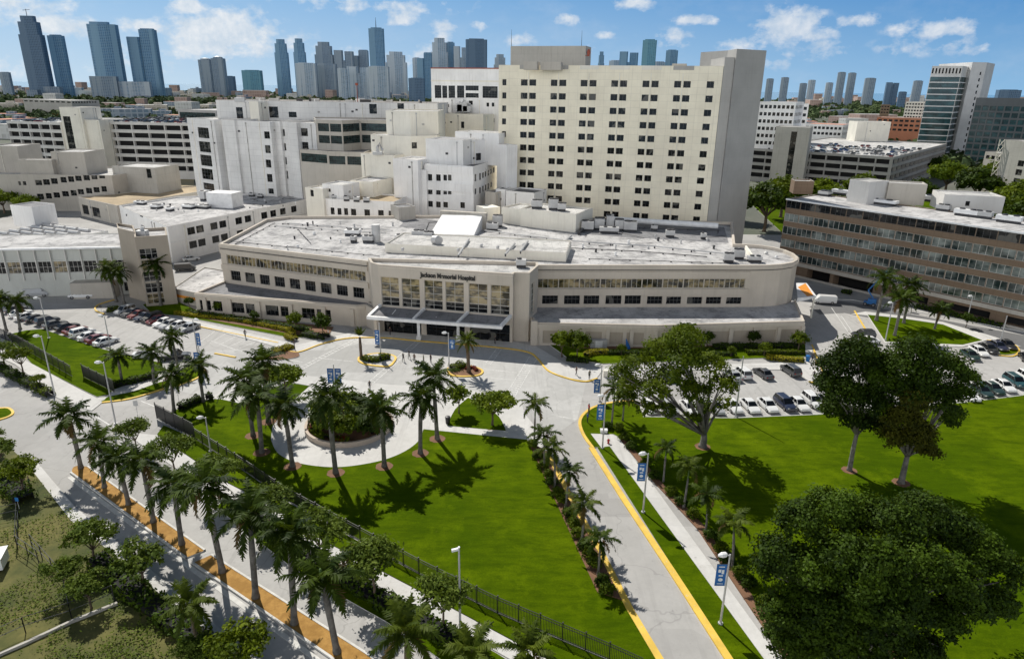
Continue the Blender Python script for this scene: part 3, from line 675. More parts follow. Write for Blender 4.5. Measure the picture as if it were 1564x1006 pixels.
hb.ledge(ring, ZU-1.15, ZU-.93, .05, 'metald', 'cornice_shadow_strip'); hb.ledge([P0, P1], ZU-1.15, ZU-.93, .05, 'metald', 'cornice_shadow_strip'); hb.ledge(ring, ZU-.9, ZU-.25, .28, 'beige'); hb.ledge([P0, P1], ZU-.9, ZU-.25, .28, 'beige')  # thin dark strips stand in for the shadow line under the cornice
hb.ledge([P2, P3], zt1+.25, zt1+1.55, .22, 'beige', 'window_band'); hb.ledge([P2, P3], zb1-1.5, zb1-.15, .30, 'beige', 'window_band')
hb.ledge([P0, P1], zl1+.25, zl1+1.2, .22, 'beige', 'window_band'); hb.ledge([P0, P1], zl1b-1.4, zl1b-.15, .30, 'beige', 'window_band')
# ground floor wings
WL = [G(297, 447, ZW), G(545, 466, ZW), (-30.9, 136.6), (-27.3, 131.9), (-26.6, 133.4), (-30.4, 138.9), (-67.2, 153.5)]
A, B = WL[0], WL[1]
wl = pxw(A, B, [(305, 454, 321.5, 470), (326, 457, 339, 474), (354, 459.5, 372.5, 477), (375.5, 463, 389, 480), (406, 466, 425.5, 483.5), (429, 469, 447.5, 487), (461.5, 472.5, 481, 489), (484.5, 475, 505.5, 492)], (3, 2, 'glass', 'frame'))
wl = [(a, c, .9, 3.2, st) for a, c, e, g, st in wl]
hb.volume(WL, 0, ZW, 'beige', 'roofd', .45, {0: wl}, 'wing_wall', pt=.45, nowall=(5,))
for t in (.06, .22, .40, .60, .80, .97):
    c = Vector(A).lerp(Vector(B), t); e = math.atan2(B[1]-A[1], B[0]-A[0]); hb.boxpart('pilaster', (c.x+.15*math.sin(e), c.y-.15*math.cos(e), 1.95), (.9, .34, 3.9), e, 'beige')
hb.ledge(WL[0:3], 3.95, 4.6, .3, 'beige')
WR = [(-.9, 130.9), (4.0, 129.6), (4.6, 126.6), (28.3, 125.9), G(1229, 490, ZW), (62.6, 145.0), (60, 142.9), (57, 141.1), (50.0, 139.8), (5.2, 137.5), (1.0, 135.5)]
blR = [(1.5+i*4.1, 4.9+i*4.1, .5, 3.1, ('blind',)) for i in range(5)]
L4 = ln(WR[3], WR[4]); blR2 = [(1.2+i*4.9, 5.2+i*4.9, .5, 3.1, ('blind',)) for i in range(6)]
hb.volume(WR, 0, ZW, 'beige', 'roof', .4, {2: blR, 3: blR2}, 'wing_wall', pt=.4, nowall=(5, 6, 7, 8, 9))
hb.ledge(WR[2:5], 3.75, 4.45, .3, 'beige')
for (A, B), n in ((WR[2:4], 5), (WR[3:5], 6)):
    for i in range(n+1):
        if n == 6 and i == 0: continue
        c = Vector(A).lerp(Vector(B), (i+.03)/(n+.06)); e = math.atan2(B[1]-A[1], B[0]-A[0]); hb.boxpart('pilaster', (c.x+.12*math.sin(e), c.y-.12*math.cos(e), 1.85), (.75, .30, 3.7), e, 'beige')
hb.boxpart('pilaster', (4.35, 126.7, 2.55), (1.3, .9, 5.1), -.02, 'beige')
# entrance block with its bay
ZE = 14.2
EB = [(-28.9, 135.2), (-27.0, 133.4), (-18, 131.4), (-9, 129.4), (0.1, 127.6), (.35, 128.7), (3.3, 128.6), (5.15, 134.6), (5.15, 137.5), (-30.2, 139.0)]
gl = [(592.3, 422.5, 618.6, 463), (622.8, 423, 651.6, 464.5), (656.3, 424.5, 682.6, 465.5), (687.2, 426.5, 713.5, 467.5), (718.1, 429, 743, 472), (748.4, 433, 773.3, 476)]
ops = {}
for k, (i, A, B) in enumerate(((1, EB[1], EB[2]), (2, EB[2], EB[3]), (3, EB[3], EB[4]))):
    L = ln(A, B); ops[i] = [(L*(.04+.48*j), L*(.04+.48*j)+L*.41, a_, c_, (2, r_, g_, 'framew')) for j in (0, 1) for a_, c_, r_, g_ in ((5.75, 7.5, 2, 'glass'), (7.56, 11.7, 3, 'glassb'))] + [(L*.06, L*.94, 0, 3.7, (4, 2, 'glass', 'metald'))]
ops[6] = [(1.2, 3.6, 5.2, 11.5, (2, 5, 'glassg', 'framew'))]
ops[0] = []
hb.volume(EB, 0, ZE, 'beige', 'roofw', .7, ops, 'entrance_wall', pt=.5)
hb.ledge(EB[1:5], 11.95, 13.9, .35, 'beige', 'fascia')
# lettering on the bay
def lettering(body, p0, p1, zc, width, mat, parent, off, out=.4, ext=.06, size=1.0, name='lettering'):
    fc = bpy.data.curves.new(name, 'FONT'); fc.body = body; fc.align_x = 'CENTER'; fc.align_y = 'CENTER'; fc.size = size; fc.extrude = ext; fc.materials.append(mat)
    fc.offset = .035
    o = bpy.data.objects.new(name, fc); COL.objects.link(o); bpy.context.view_layer.update()
    w = o.dimensions.x or 1; fc.size = size*width/w
    bpy.context.view_layer.update(); me = bpy.data.meshes.new_from_object(o.evaluated_get(bpy.context.evaluated_depsgraph_get())); bpy.data.objects.remove(o)
    o = link(name, me)
    a = math.atan2(p1[1]-p0[1], p1[0]-p0[0]); mx, my = (p0[0]+p1[0])/2, (p0[1]+p1[1])/2
    o.rotation_euler = (rad(90), 0, a); o.parent = parent; o.location = Vector((mx+out*math.sin(a), my-out*math.cos(a), zc))-off
    return o
lp0 = EB[1]; lp1 = EB[4]; ua = onf(EB[2], EB[3], 643, 416)[0]; ub = onf(EB[2], EB[3], 727, 425)[0]
cA = Vector(EB[2]).lerp(Vector(EB[3]), (ua+ub)/2/ln(EB[2], EB[3])); e = (Vector(EB[3])-Vector(EB[2])).normalized()*(ub-ua)/2
lt = lettering('Jackson Memorial Hospital', tuple(cA-e), tuple(cA+e), 12.85, (ub-ua)*1.0, M['sign'], hb.root, hb.o, .46)
lt.scale = (1, 1.25, 1)
# canopy: folded roof on beams, columns below
cp = [G(563, 485, 4.7), G(765, 500, 4.7)]; bk = [(-27.0, 133.2), (-.3, 127.5)]
b = MB()
b.face([(cp[0][0]+.6, cp[0][1]+.3, 4.85), (cp[1][0]-.6, cp[1][1]+.3, 4.85), (*bk[1], 5.45), (*bk[0], 5.45)], 1)
b.face([(cp[0][0]+.6, cp[0][1]+.3, 4.45), (*bk[0], 5.0), (*bk[1], 5.0), (cp[1][0]-.6, cp[1][1]+.3, 4.45)], 0)
can = hb.part(b, 'canopy', [M['metalw'], M['roofd']])
def beam(b, p, q, w, h):
    d = Vector(q)-Vector(p); L = d.length; d.normalize(); s_ = Vector((-d.y, d.x, 0)).normalized()*w/2; up = Vector((0, 0, h/2))
    c = [Vector(p)+s_*i+up*j for i, j in ((-1, -1), (1, -1), (1, 1), (-1, 1))]; e_ = [x+d*L for x in c]
    for k in range(4): b.face([c[k], c[(k+1) % 4], e_[(k+1) % 4], e_[k]])
    b.face(c[::-1]); b.face(e_)
b = MB(); F0, F1 = Vector((*cp[0], 4.75)), Vector((*cp[1], 4.75)); K0, K1 = Vector((*bk[0], 5.4)), Vector((*bk[1], 5.4))
beam(b, F0-(F1-F0).normalized()*.3, F1+(F1-F0).normalized()*.3, .7, .62)
for t in (0, .345, .68, 1.0): beam(b, F0.lerp(F1, t)+Vector((0, .36, .1)), K0.lerp(K1, t)+Vector((0, .2, .25)), .55, .6)
for t in (.17, .51, .84): beam(b, F0.lerp(F1, t)+Vector((0, 2.0, .3)), F0.lerp(F1, t)+Vector((.4, 4.2, .55)), .16, .1)
o = hb.part(b, 'canopy_beam', M['metalw'])
for px, py in ((575, 513), (640, 519), (700, 520), (769, 519)):
    x, y = G(px, py); b = MB(); b.box((x, y, 2.2), (.55, .55, 4.4)); b.box((x, y, .5), (.9, .9, 1.0)); hb.part(b, 'canopy_column', M['metalw' if px in (640, 700) else 'beige'])
# roof furniture
def rbox(name, p0, p1, zb, h, dep, mat, bl=hb):
    f_ = rect(p0, p1, zb+h, dep); b = MB(); b.prism(f_, zb, zb+h); return bl.part(b, name, M[mat])
ZR = ZU-.75
f_ = rect((588, 372), (865, 386), ZR+2.0, 13); hb.volume(f_, ZR, ZR+2.0, 'ivory', 'roofw', .25, {}, 'parapet_wall')
f_ = rect((795, 318), (880, 327), ZR+4.8, 11); hb.volume(f_, ZR, ZR+4.8, 'ivory', 'roofw', .4, {}, 'penthouse_wall')
f_ = rect((766, 316), (797, 320), ZR+4.4, 9); hb.volume(f_, ZR, ZR+4.4, 'ivory', 'roofw', .4, {}, 'penthouse_wall')
f_ = rect((609, 317), (634, 315), ZR+3.6, 6); hb.volume(f_, ZR, ZR+3.6, 'greyst', 'roofd', .3, {}, 'penthouse_wall')
r = MB(); r.face([(*G(x, y, ZR+.03), ZR+.03) for x, y in ((985, 364), (1113, 371), (1106, 347), (882, 336), (868, 350), (900, 358))]); hb.part(r, 'old_roof_sheet', M['roofd'])
r = MB(); r.face([(*G(x, y, ZR+.03), ZR+.03) for x, y in ((610, 346), (660, 352), (672, 338), (640, 333), (618, 338))]); hb.part(r, 'old_roof_sheet', M['roofd'])
# sloped white skylight roof
b = MB(); a0, a1 = G(657, 357, ZR+.5), G(724, 359, ZR+.5); t0, t1 = G(675, 328, ZR+3.6), G(737, 329, ZR+3.6)
b.face([(*a0, ZR+.5), (*a1, ZR+.5), (*t1, ZR+3.6), (*t0, ZR+3.6)]); b.face([(*a1, ZR+.5), (*a1, ZR), (*t1, ZR), (*t1, ZR+3.6)]); b.face([(*a0, ZR), (*a1, ZR), (*a1, ZR+.5), (*a0, ZR+.5)]); b.face([(*a0, ZR+.5), (*t0, ZR+3.6), (*t0, ZR), (*a0, ZR)])
hb.part(b, 'sloped_skylight', M['metalw'])
b = MB(); q0, q1 = G(672, 322, ZR+4.2), G(742, 326, ZR+4.2); b.prism(rectw(q0, q1, 1.5), ZR, ZR+4.2); hb.part(b, 'penthouse_wall', M['greyst'])
b = MB(); q0, q1 = G(740, 318, ZR+3.6), G(764, 316, ZR+3.6); b.prism(rectw(q0, q1, 5), ZR, ZR+3.6); hb.part(b, 'penthouse_wall', M['ivory'])
def acunit(px, py, w, d, h, mat='metal', rz=-.1, z=ZR, bl=hb):
    x, y = G(px, py, z); b = MB(); b.box((x, y, z+.3), (w*.9, d*.9, .6), rz, 1); b.box((x, y, z+.6+h/2), (w, d, h), rz, 0)
    b.cyl((x-w*.2*math.cos(rz), y-w*.2*math.sin(rz), z+.6+h), min(w, d)*.3, .25, 10, 1)
    if w > 2: b.cyl((x+w*.25*math.cos(rz), y+w*.25*math.sin(rz), z+.6+h), min(w, d)*.3, .25, 10, 1)
    return bl.part(b, 'air_handler', [M[mat], M['metald']])
def vent(px, py, r=.3, h=.7, z=ZR, mat='metal', bl=hb):
    x, y = G(px, py, z); b = MB(); b.cyl((x, y, z), r, h, 10); b.cyl((x, y, z+h), r*1.5, .2, 10, None, r*.8); return bl.part(b, 'roof_vent', M[mat])
def pipe(px, z=ZR, r=.18, mat='metal', bl=hb, h=.5):
    P = [(*G(*p, z+h), z+h) for p in px]; b = MB(); b.tube(P, r, 6)
    for i in range(len(P)-1):
        n = max(1, int((Vector(P[i+1])-Vector(P[i])).length/4))
        for k in range(n):
            q = Vector(P[i]).lerp(Vector(P[i+1]), k/n); b.box((q.x, q.y, z+h/2), (.3, .3, h), 0, 1)
    return bl.part(b, 'roof_duct', [M[mat], M['metald']])
x, y = G(575, 369, ZR); b = MB(); b.cyl((x, y, ZR), 1.0, 4.0, 16); b.cyl((x, y, ZR+4.0), 1.05, .15, 16); hb.part(b, 'exhaust_stack', M['metal'])
acunit(563, 370, 2.6, 1.8, 1.0, 'metal'); acunit(539, 359, 3.8, 2.2, .8, 'metalw')
acunit(640, 368, 3.0, 2.2, 2.0); acunit(655, 369, 2.2, 2.4, 1.8); acunit(612, 366, 2.6, 1.6, .6, 'metalw')
x, y = G(669, 371, ZR+2); b = MB(); b.tube([(x-1.2, y+.6, ZR+2.6), (x, y, ZR+2.7), (x+.3, y-.5, ZR+2.6)], [.9, .95, .95], 14); hb.part(b, 'exhaust_hood', M['metal'])
for k, (px, py, w, d, h) in enumerate([(897, 352, 3.2, 2.6, 2.0), (915, 350, 2.6, 3.4, 2.4), (931, 349, 2.0, 3.6, 3.0), (945, 351, 2.2, 3.6, 2.2), (962, 353, 3.4, 2.6, 2.0), (930, 356, 5, 1.6, 1.0), (760, 346, 2.5, 2.5, 2.4), (752, 352, 3, 1.8, 1.4)]): acunit(px, py, w, d, h, 'metal')

rk = random.Random(21)
for k in range(34):
    px = rk.uniform(430, 1100); py = rk.uniform(338, 384)
    if 580 < px < 890 or py < 338+(px-430)*.006: continue
    if rk.random() < .5: vent(px, py, rk.uniform(.12, .3), rk.uniform(.3, .9), mat=rk.choice(['metal', 'metald', 'metalw']))
    elif rk.random() < .5: acunit(px, py, rk.uniform(1, 2), rk.uniform(.8, 1.6), rk.uniform(.4, 1.0), rk.choice(['metal', 'metalw', 'metal']), rk.uniform(-.3, .2))
    else: pipe([(px, py), (px+rk.uniform(-30, 40), py+rk.uniform(-2, 8))], r=.08, h=.25, mat='metald')
for p_ in ([(360, 372), (420, 340)], [(350, 368), (580, 391)], [(880, 345), (1100, 352)], [(650, 352), (655, 340), (700, 336)], [(900, 395), (1120, 402)], [(455, 350), (475, 372)]): pipe(p_, r=.07, h=.2, mat='metald')
acunit(1023, 362, 2.2, 1.8, 1.2); acunit(1112, 400, 2.2, 1.8, 1.3); acunit(1127, 395, 2.4, 2, 1.5); acunit(1152, 400, 3.0, 1.6, .7)
acunit(796, 408, 2.0, 1.6, 1.1, 'metal', -.1, ZE-.7)
acunit(820, 318, 3, 2.4, 1.6, 'metal', -.1, ZR+4.4); acunit(845, 320, 2.6, 2.4, 2.2, 'metal', -.1, ZR+4.4); acunit(858, 322, 2.2, 2.2, 1.4, 'metal', -.1, ZR+4.4)
pipe([(868, 367), (900, 370), (1000, 376), (1115, 388)]); pipe([(740, 352), (860, 366)], h=.4); pipe([(700, 390), (716, 365)], r=.25, z=ZR+1.7); pipe([(772, 388), (786, 372)], r=.25, z=ZR+1.7); pipe([(795, 384), (806, 368)], r=.25, z=ZR+1.7)
pipe([(860, 378), (980, 384), (1080, 392)], r=.1, h=.25, mat='metald'); pipe([(440, 341), (600, 352)], r=.12, h=.3); pipe([(420, 345), (590, 356)], r=.1, h=.25)
pipe([(856, 375), (872, 360)], r=.35); pipe([(884, 356), (905, 336)], r=.45, mat='metald')
b = MB(); q = [Vector((*G(*p, ZU+.6), ZU+.6)) for p in ((938, 335), (1097, 345))]; b.tube(q, [.75, .75], 12); hb.part(b, 'long_white_duct', M['metalw'])
rndv = random.Random(3)
for px, py in [(450, 365), (480, 358), (505, 365), (520, 370), (470, 345), (600, 345), (960, 372), (990, 380), (1040, 372), (1060, 384), (1090, 380), (1005, 368), (1080, 368), (1170, 388), (1185, 395), (910, 385), (890, 378), (940, 390)]: vent(px, py, rndv.uniform(.15, .35), rndv.uniform(.3, .8), mat=rndv.choice(['metal', 'metald', 'metalw']))
for px, py in [(615, 383), (760, 380), (775, 383), (700, 384), (735, 377), (800, 376)]: vent(px, py, .3, .5, ZR+1.75)
b = MB(); q0, q1 = G(1137, 383, ZR), G(1148, 400, ZR); b.prism([(q0[0], q0[1]), (q1[0], q1[1]), (q1[0]+.4, q1[1]), (q0[0]+.4, q0[1])], ZR, ZU+.5); hb.part(b, 'dividing_wall', M['ivory'])
for px, py in ((1255, 390),): pass
hb.finish()

# --- tower
TA, TB = (-5.0, 218.0), (56.8, 200.0); ZT = 54.3
tw = Building('hospital_tower', 'tall cream slab block with rows of paired dark windows and grey stair core', 'hospital tower', TA)
cols = [(28, 52), (138, 178), (188, 228), (315, 354), (365, 406), (491, 532), (544, 585), (672, 713), (724, 766), (857, 898), (910, 952), (1044, 1085), (1098, 1141), (1236, 1279)]
ex = [(760+a/3.87, 760+c/3.87) for a, c in cols]; ops0 = []
ztop = onf(TA, TB, 1085, 124.5)[1]; step = 3.74
for i, (a, c) in enumerate(ex):
    yy = 121+(a-765)*.028; u0 = onf(TA, TB, a, yy)[0]; u1 = onf(TA, TB, c, yy)[0]
    for k in range(12): ops0.append((u0, u1, ztop-k*step-1.75, ztop-k*step, (2, 1, *DW)))
ft = rectw(TA, TB, 19); LT = ln(TA, TB)
tw.volume(ft, 0, ZT, 'cream', 'roofw', 1.4, {0: ops0}, depth=.4)
e = math.atan2(TB[1]-TA[1], TB[0]-TA[0])
def tp(u, d, z): return (TA[0]+math.cos(e)*u-math.sin(e)*d, TA[1]+math.sin(e)*u+math.cos(e)*d, z)
for k in range(1, 13, 2):
    u = (onf(TA, TB, ex[k][1], 130)[0]+onf(TA, TB, ex[k+1][0], 130)[0])/2; b = MB(); b.box(tp(u, -.08, ZT/2-.5), (.22, .16, ZT-3), e); tw.part(b, 'downpipe', M['ivory'])
    b = MB(); b.box(tp(u, -.02, ZT-.55), (5.6, .1, 1.1), e); tw.part(b, 'parapet_panel', M['tower_side' if k in (1, 3, 11) else 'ivory'])
s1, s2, s3 = G(1103, 103, ZT), (59.2, 198.4), (68.6, 205.5)
core = [(56.9, 199.9), (59.4, 199.2), (59.4, 214), (56.9, 214)]
tw.volume(core, 0, ZT+2.2, 'tower_side', 'roofw', .3, {}, 'core_wall')
core2 = [(59.5, 198.6), (69.6, 204.8), (63, 222), (55, 219), (59.5, 207)]
tw.volume(core2, 0, 58.6, 'tower_side', 'roofw', .3, {}, 'core_wall')
pf = rectw(tuple(AY(780, 72, 229).xy), tuple(AY(895, 74, 222).xy), 8); tw.volume(pf, ZT-1.4, 60.1, 'greycon', 'roofw', .4, {}, 'penthouse_wall')
for px in (781, 888):
    p = AY(px, 72, 226); b = MB(); b.tube([(p.x, p.y, 60), (p.x, p.y, 64.6)], [.09, .03], 5); tw.part(b, 'antenna', M['metald'])
p = AY(899, 82, 222); b = MB(); b.tube([(p.x, p.y, 57.2), (p.x, p.y, 58.3), (p.x, p.y, 59.2)], [.3, .55, .3], 8); b.tube([(p.x-1, p.y, 57.4), (p.x, p.y, 57.4)], .1, 5); tw.part(b, 'warning_lamp', M['rust'])
for px, py, w in ((843, 92, 6), (812, 94, 4), (1038, 97, 4), (1105, 88, 2.5)):
    p = AY(px, py, 212); b = MB(); b.box((p.x, p.y, ZT-.3), (w, 3, 2.2), e); tw.part(b, 'roof_plant', M['greyst'])
tw.finish()

# --- white block behind the tower on the left
A, B = tuple(AY(658, 104, 330).xy), tuple(AY(775, 104, 318).xy)
fw = Building('white_laboratory_block', 'white block with tall dark window grids rising behind the stepped wing', 'building', A)
ft = rectw(A, B, 30)
o0 = pxw(A, B, [(664, 130.5, 674, 150), (675.5, 131, 683, 150), (685, 131, 695, 150), (698, 131, 709, 150)], (3, 5, *DW)) + pxw(A, B, [(711, 131, 731, 138.5), (711, 142.5, 731, 150)], (5, 2, *DW)) + pxw(A, B, [(737, 132, 760, 150)], (5, 5, *DW))
fw.volume(ft, 0, 56, 'white', 'roofw', .5, {0: o0}); fw.ledge([A, B], 55.6, 56.05, .3, 'rust'); fw.ledge([A, B], 50.2, 50.8, .25, 'ivory'); fw.finish()

# --- stepped white block in front of it
A, B = tuple(AY(672, 150, 290).xy), tuple(AY(770, 150, 280).xy)
sb = Building('stepped_white_wing', 'white service block with small square windows and rooftop machinery beside the cream tower', 'building', A)
o0 = pxw(A, B, [(743, 157, 747, 163), (751, 157, 755, 163), (743, 181, 747, 187), (751, 181, 755, 187), (716, 154, 722, 160), (681, 159, 686, 164)], (1, 1, *DW))
sb.volume(rectw(A, B, 25), 0, AY(672, 150, 290).z, 'white', 'roofw', .5, {0: o0})
A2, B2 = tuple(AY(668, 174, 280).xy), tuple(AY(738, 174, 272).xy)
sb.volume(rectw(A2, B2, 9.5), 0, AY(700, 174, 277).z, 'ivory', 'roof', .5, {0: pxw(A2, B2, [(704, 186, 709, 196)], (1, 1, *DW))})
for px, py, w, h in ((700, 166, 3, 2.5), (706, 166, 4, 3.2), (713, 167, 3, 2.2)):
    p = AY(px, py, 284); b = MB(); b.box((p.x, p.y, p.z+h/2-1), (w, 2.5, h)); b.tube([(p.x, p.y, p.z+h-1), (p.x+.6, p.y, p.z+h), (p.x+1.4, p.y, p.z+h-.4)], .4, 8); sb.part(b, 'roof_plant', M['metal'])
sb.finish()

# --- white ward complex (left of centre)
A, B = tuple(AY(285, 180, 262).xy), tuple(AY(327, 186, 252).xy)
wc = Building('white_ward_complex', 'large white panelled ward block with projecting bays and green glass galleries', 'building', A)
zA = AY(285, 180, 262).z; zP = AY(345, 157, 262).z
o0 = pxw(A, B, [(302.5, 195, 319, 211), (304.5, 216.5, 321.5, 232.5), (306.5, 237, 323.5, 253.5), (308.5, 258, 325, 274), (311, 280, 327, 290)], (4, 3, *DW))
wc.volume(rectw(A, B, 22), 0, zA, 'whitep', 'roofw', .5, {0: o0})
A3, B3 = tuple(AY(338, 186, 252).xy), tuple(AY(358, 187, 250).xy); wc.volume(rectw(A3, B3, 22), 0, zA, 'whitep', 'roofw', .5)
A, B = tuple(AY(360, 187, 251).xy), tuple(AY(412, 185, 247).xy)
o0 = pxw(A, B, [(403.5, 201, 412, 212), (405, 222, 413, 234), (406, 244, 414, 256), (408, 266, 416, 278), (410, 288, 418, 296)], (2, 2, *DW)) + pxw(A, B, [(359.5, 202, 362, 215), (361, 225, 363, 237), (362, 246, 365, 259), (364, 268, 366, 280)], (1, 2, *DW))
wc.volume(rectw(A, B, 20), 0, zA-.2, 'whitep', 'roofw', .5, {0: o0})
A, B = tuple(AY(428, 184, 249).xy), tuple(AY(481, 181, 243).xy)
o0 = pxw(A, B, [(429, 197.5, 435, 208), (431, 219, 437, 230), (432, 240, 438, 251), (434, 261, 440, 273), (456, 196, 470, 208), (458, 217, 471, 228)], (2, 2, *DW))
wc.volume(rectw(A, B, 20), 0, zA-.3, 'whitep', 'roofw', .5, {0: o0})
A4, B4 = tuple(AY(414, 185, 250).xy), tuple(AY(427, 184, 248).xy); wc.volume(rectw(A4, B4, 15), 0, zA-.25, 'whitep', 'roofw', .5)
A4, B4 = tuple(AY(438, 184, 246).xy), tuple(AY(452, 183, 244).xy); wc.volume(rectw(A4, B4, 3), 0, zA-.35, 'whitep', 'roofw', .5)
A, B = tuple(AY(329, 153, 268).xy), tuple(AY(668, 152, 262).xy); zP = AY(400, 154, 266).z
o0 = pxw(A, B, [(361, 164, 371, 181), (411, 163, 425, 180), (441, 171, 453, 179.5), (564, 159, 575.5, 174), (607, 158, 617, 167)], (2, 2, *DW))
wc.volume(rectw(A, B, 24), 0, zP, 'whitep', 'rooft', .5, {0: o0})
A4, B4 = tuple(AY(380, 156, 262).xy), tuple(AY(394, 156, 261).xy); wc.volume(rectw(A4, B4, 8), zA-1, zP-.2, 'ivory', 'roofw', .3)
# glass galleries
def gallery(pts_, z0, z1, n):
    for (a, c), k in zip(zip(pts_, pts_[1:]), n):
        pass
A, B, C_ = tuple(AY(482, 183, 243).xy), tuple(AY(522, 186, 239).xy), tuple(AY(550, 187, 247).xy); D_ = tuple(AY(600, 187, 244).xy)
zG = AY(522, 184, 239).z; gz = [(zG-1.2-3.9*k-2.6, zG-1.2-3.9*k) for k in range(2)]
fo = [A, B, C_, D_, (D_[0]+3, 262), (A[0]-6, 262)]
og = {0: [(.5+i*(ln(A, B)-.7)/2+.2, .5+(i+1)*(ln(A, B)-.7)/2-.2, a, c, (6, 4, 'glassg', 'metald')) for a, c in gz for i in range(2)],
      1: [(.3, ln(B, C_)-.3, a, c, (6, 4, 'glassg', 'metald')) for a, c in gz], 2: [(.3, ln(C_, D_)-.3, a, c, (9, 4, 'glassg', 'metald')) for a, c in gz]}
wc.volume(fo, 0, zG, 'greyst', 'roofd', .4, og, 'gallery_wall')
A, B, C_ = tuple(AY(458, 232, 240).xy), tuple(AY(500, 231, 234).xy), tuple(AY(556, 236, 232).xy); z2 = AY(500, 231, 234).z
fo = [A, B, C_, (C_[0]+1, 250), (A[0]+2, 250)]
wc.volume(fo, 0, z2, 'greyst', 'roofd', .4, {0: [(.4, ln(A, B)-.4, z2-4.0, z2-1.2, (8, 4, 'glassg', 'metald'))], 1: [(.4+i*ln(B, C_)*.5, ln(B, C_)*.5*(i+1)-.3, z2-4.2, z2-1.5, (7, 4, 'glassg', 'metald')) for i in range(2)] + [(2, 6.5, 3, z2-9.5, (4, 2, *DW))]}, 'gallery_wall')
# cream boxes stepping down
A, B, C_ = tuple(AY(589, 171, 238).xy), tuple(AY(626, 170, 233).xy), tuple(AY(669, 169, 236).xy); zc = AY(626, 170, 233).z
wc.volume([A, B, C_, (C_[0], 255), (A[0], 255)], 0, zc, 'ivory', 'roofw', .4, {}, 'stair_wall')
A, B, C_ = tuple(AY(566, 208, 231).xy), tuple(AY(627, 209, 226).xy), tuple(AY(668, 205, 231).xy); zc = AY(627, 208, 226).z
wc.volume([A, B, C_, (C_[0], 240), (A[0], 240)], 0, zc, 'ivory', 'roof', .4, {0: pxw(A, B, [(629, 217, 637, 227)], (1, 1, *DW)), 1: pxw(B, C_, [(629, 217.5, 637, 227)], (1, 1, *DW))}, 'stair_wall')
A, B = tuple(AY(551, 236, 227).xy), tuple(AY(602, 240, 222).xy); wc.volume(rectw(A, B, 12), 0, AY(575, 236, 224).z, 'ivory', 'roof', .4)
p = AY(577, 234, 224); b = MB(); b.tube([(p.x, p.y, p.z-.5), (p.x, p.y, p.z+2), (p.x+.6, p.y, p.z+3), (p.x+1.6, p.y, p.z+1)], .5, 8); b.box((p.x, p.y, p.z), (3, 1.6, 1)); wc.part(b, 'roof_plant', M['metal'])
rk = random.Random(6)
for k in range(30):
    px = rk.uniform(335, 662); p = AY(px, 153, rk.uniform(267, 284)); b = MB()
    if k % 3: b.cyl((p.x, p.y, zP-.5), rk.uniform(.2, .5), rk.uniform(.6, 1.6), 8)
    else: b.box((p.x, p.y, zP+.2), (rk.uniform(1, 4), rk.uniform(1, 2), rk.uniform(.8, 1.6)))
    wc.part(b, 'roof_vent' if k % 3 else 'air_handler', M[rk.choice(['metal', 'metald', 'metalw', 'rust' if k == 7 else 'metal'])])
p = AY(546, 150, 270); b = MB(); b.tube([(p.x, p.y, zP-.5), (p.x, p.y, zP+6)], [.16, .1], 6); b.box((p.x, p.y, zP+6.2), (.9, .9, .9)); wc.part(b, 'siren_mast', M['rust'])
wc.finish()

# --- nearer stepped white wing with the slim stair tower
A, B = tuple(AY(600, 244, 211).xy), tuple(AY(638, 246, 207).xy)
nw = Building('white_stair_wing', 'bright white wing with slim windowless stair tower and three rows of windows', 'building', A)
zs = AY(600, 242, 211).z; nw.volume(rectw(A, B, 10), 0, zs, 'white', 'roofw', .5)
A5, B5 = tuple(AY(636, 260, 209).xy), tuple(AY(651, 260, 208).xy)
nw.volume(rectw(A5, B5, 6), 0, AY(643, 259, 209).z, 'white', 'roofw', .4, {0: pxw(A5, B5, [(635.5, 265+i*7.5+(i//3)*1.2, 640, 271+i*7.5+(i//3)*1.2) for i in range(8)], (1, 1, *DW))})
A, B = tuple(AY(649, 252, 209).xy), tuple(AY(723, 256, 203).xy); zb = AY(690, 252, 206).z
bx = [(653.5, 266, 660, 276), (666, 266.5, 673, 276.5), (677, 267, 682.5, 276), (684, 267, 689.5, 276)]
o0 = pxw(A, B, bx + [(653.5, 287, 660.5, 297), (666, 287, 673, 297.5), (677, 288, 682.5, 297), (684, 288, 689.5, 297), (654, 307, 661, 316), (666, 308, 673, 317), (677, 308.5, 684, 317), (703, 309, 710, 318)], (2, 1, *DW)) + pxw(A, B, [(691, 268, 711, 277), (691, 289, 711, 297)], ('blind',))
D = tuple(AY(760, 240, 226).xy); fo = [A, B, D, (D[0]-12, D[1]+5), (A[0]+2, A[1]+14)]
o1 = pxw(B, D, [(725, 266, 728, 277), (732, 264.5, 735, 275), (736.5, 263.5, 739.5, 272), (740.5, 261.5, 743.5, 270), (744.5, 260, 747.5, 268.5), (748.5, 258, 751.5, 266), (752.5, 256, 755.5, 264), (725, 288, 728, 297), (732, 286, 735, 295.5), (736.5, 284, 739.5, 293), (740.5, 282, 743.5, 291), (744.5, 280, 747.5, 289), (748.5, 278, 751.5, 286)], (1, 1, *DW))
nw.volume(fo, 0, zb, 'white', 'roofd', .5, {0: o0, 1: o1})
nw.ledge([A, B], zb-7.6, zb-5.2, .35, 'white', 'band'); nw.ledge([A, B], zb-2.2, zb-.3, .35, 'white', 'band')
A, B = tuple(AY(650, 214, 211).xy), tuple(AY(707, 212, 207).xy); zt = AY(680, 213, 209).z; nw.volume(rectw(A, B, 10), zb-1, zt, 'white', 'roof', .4)
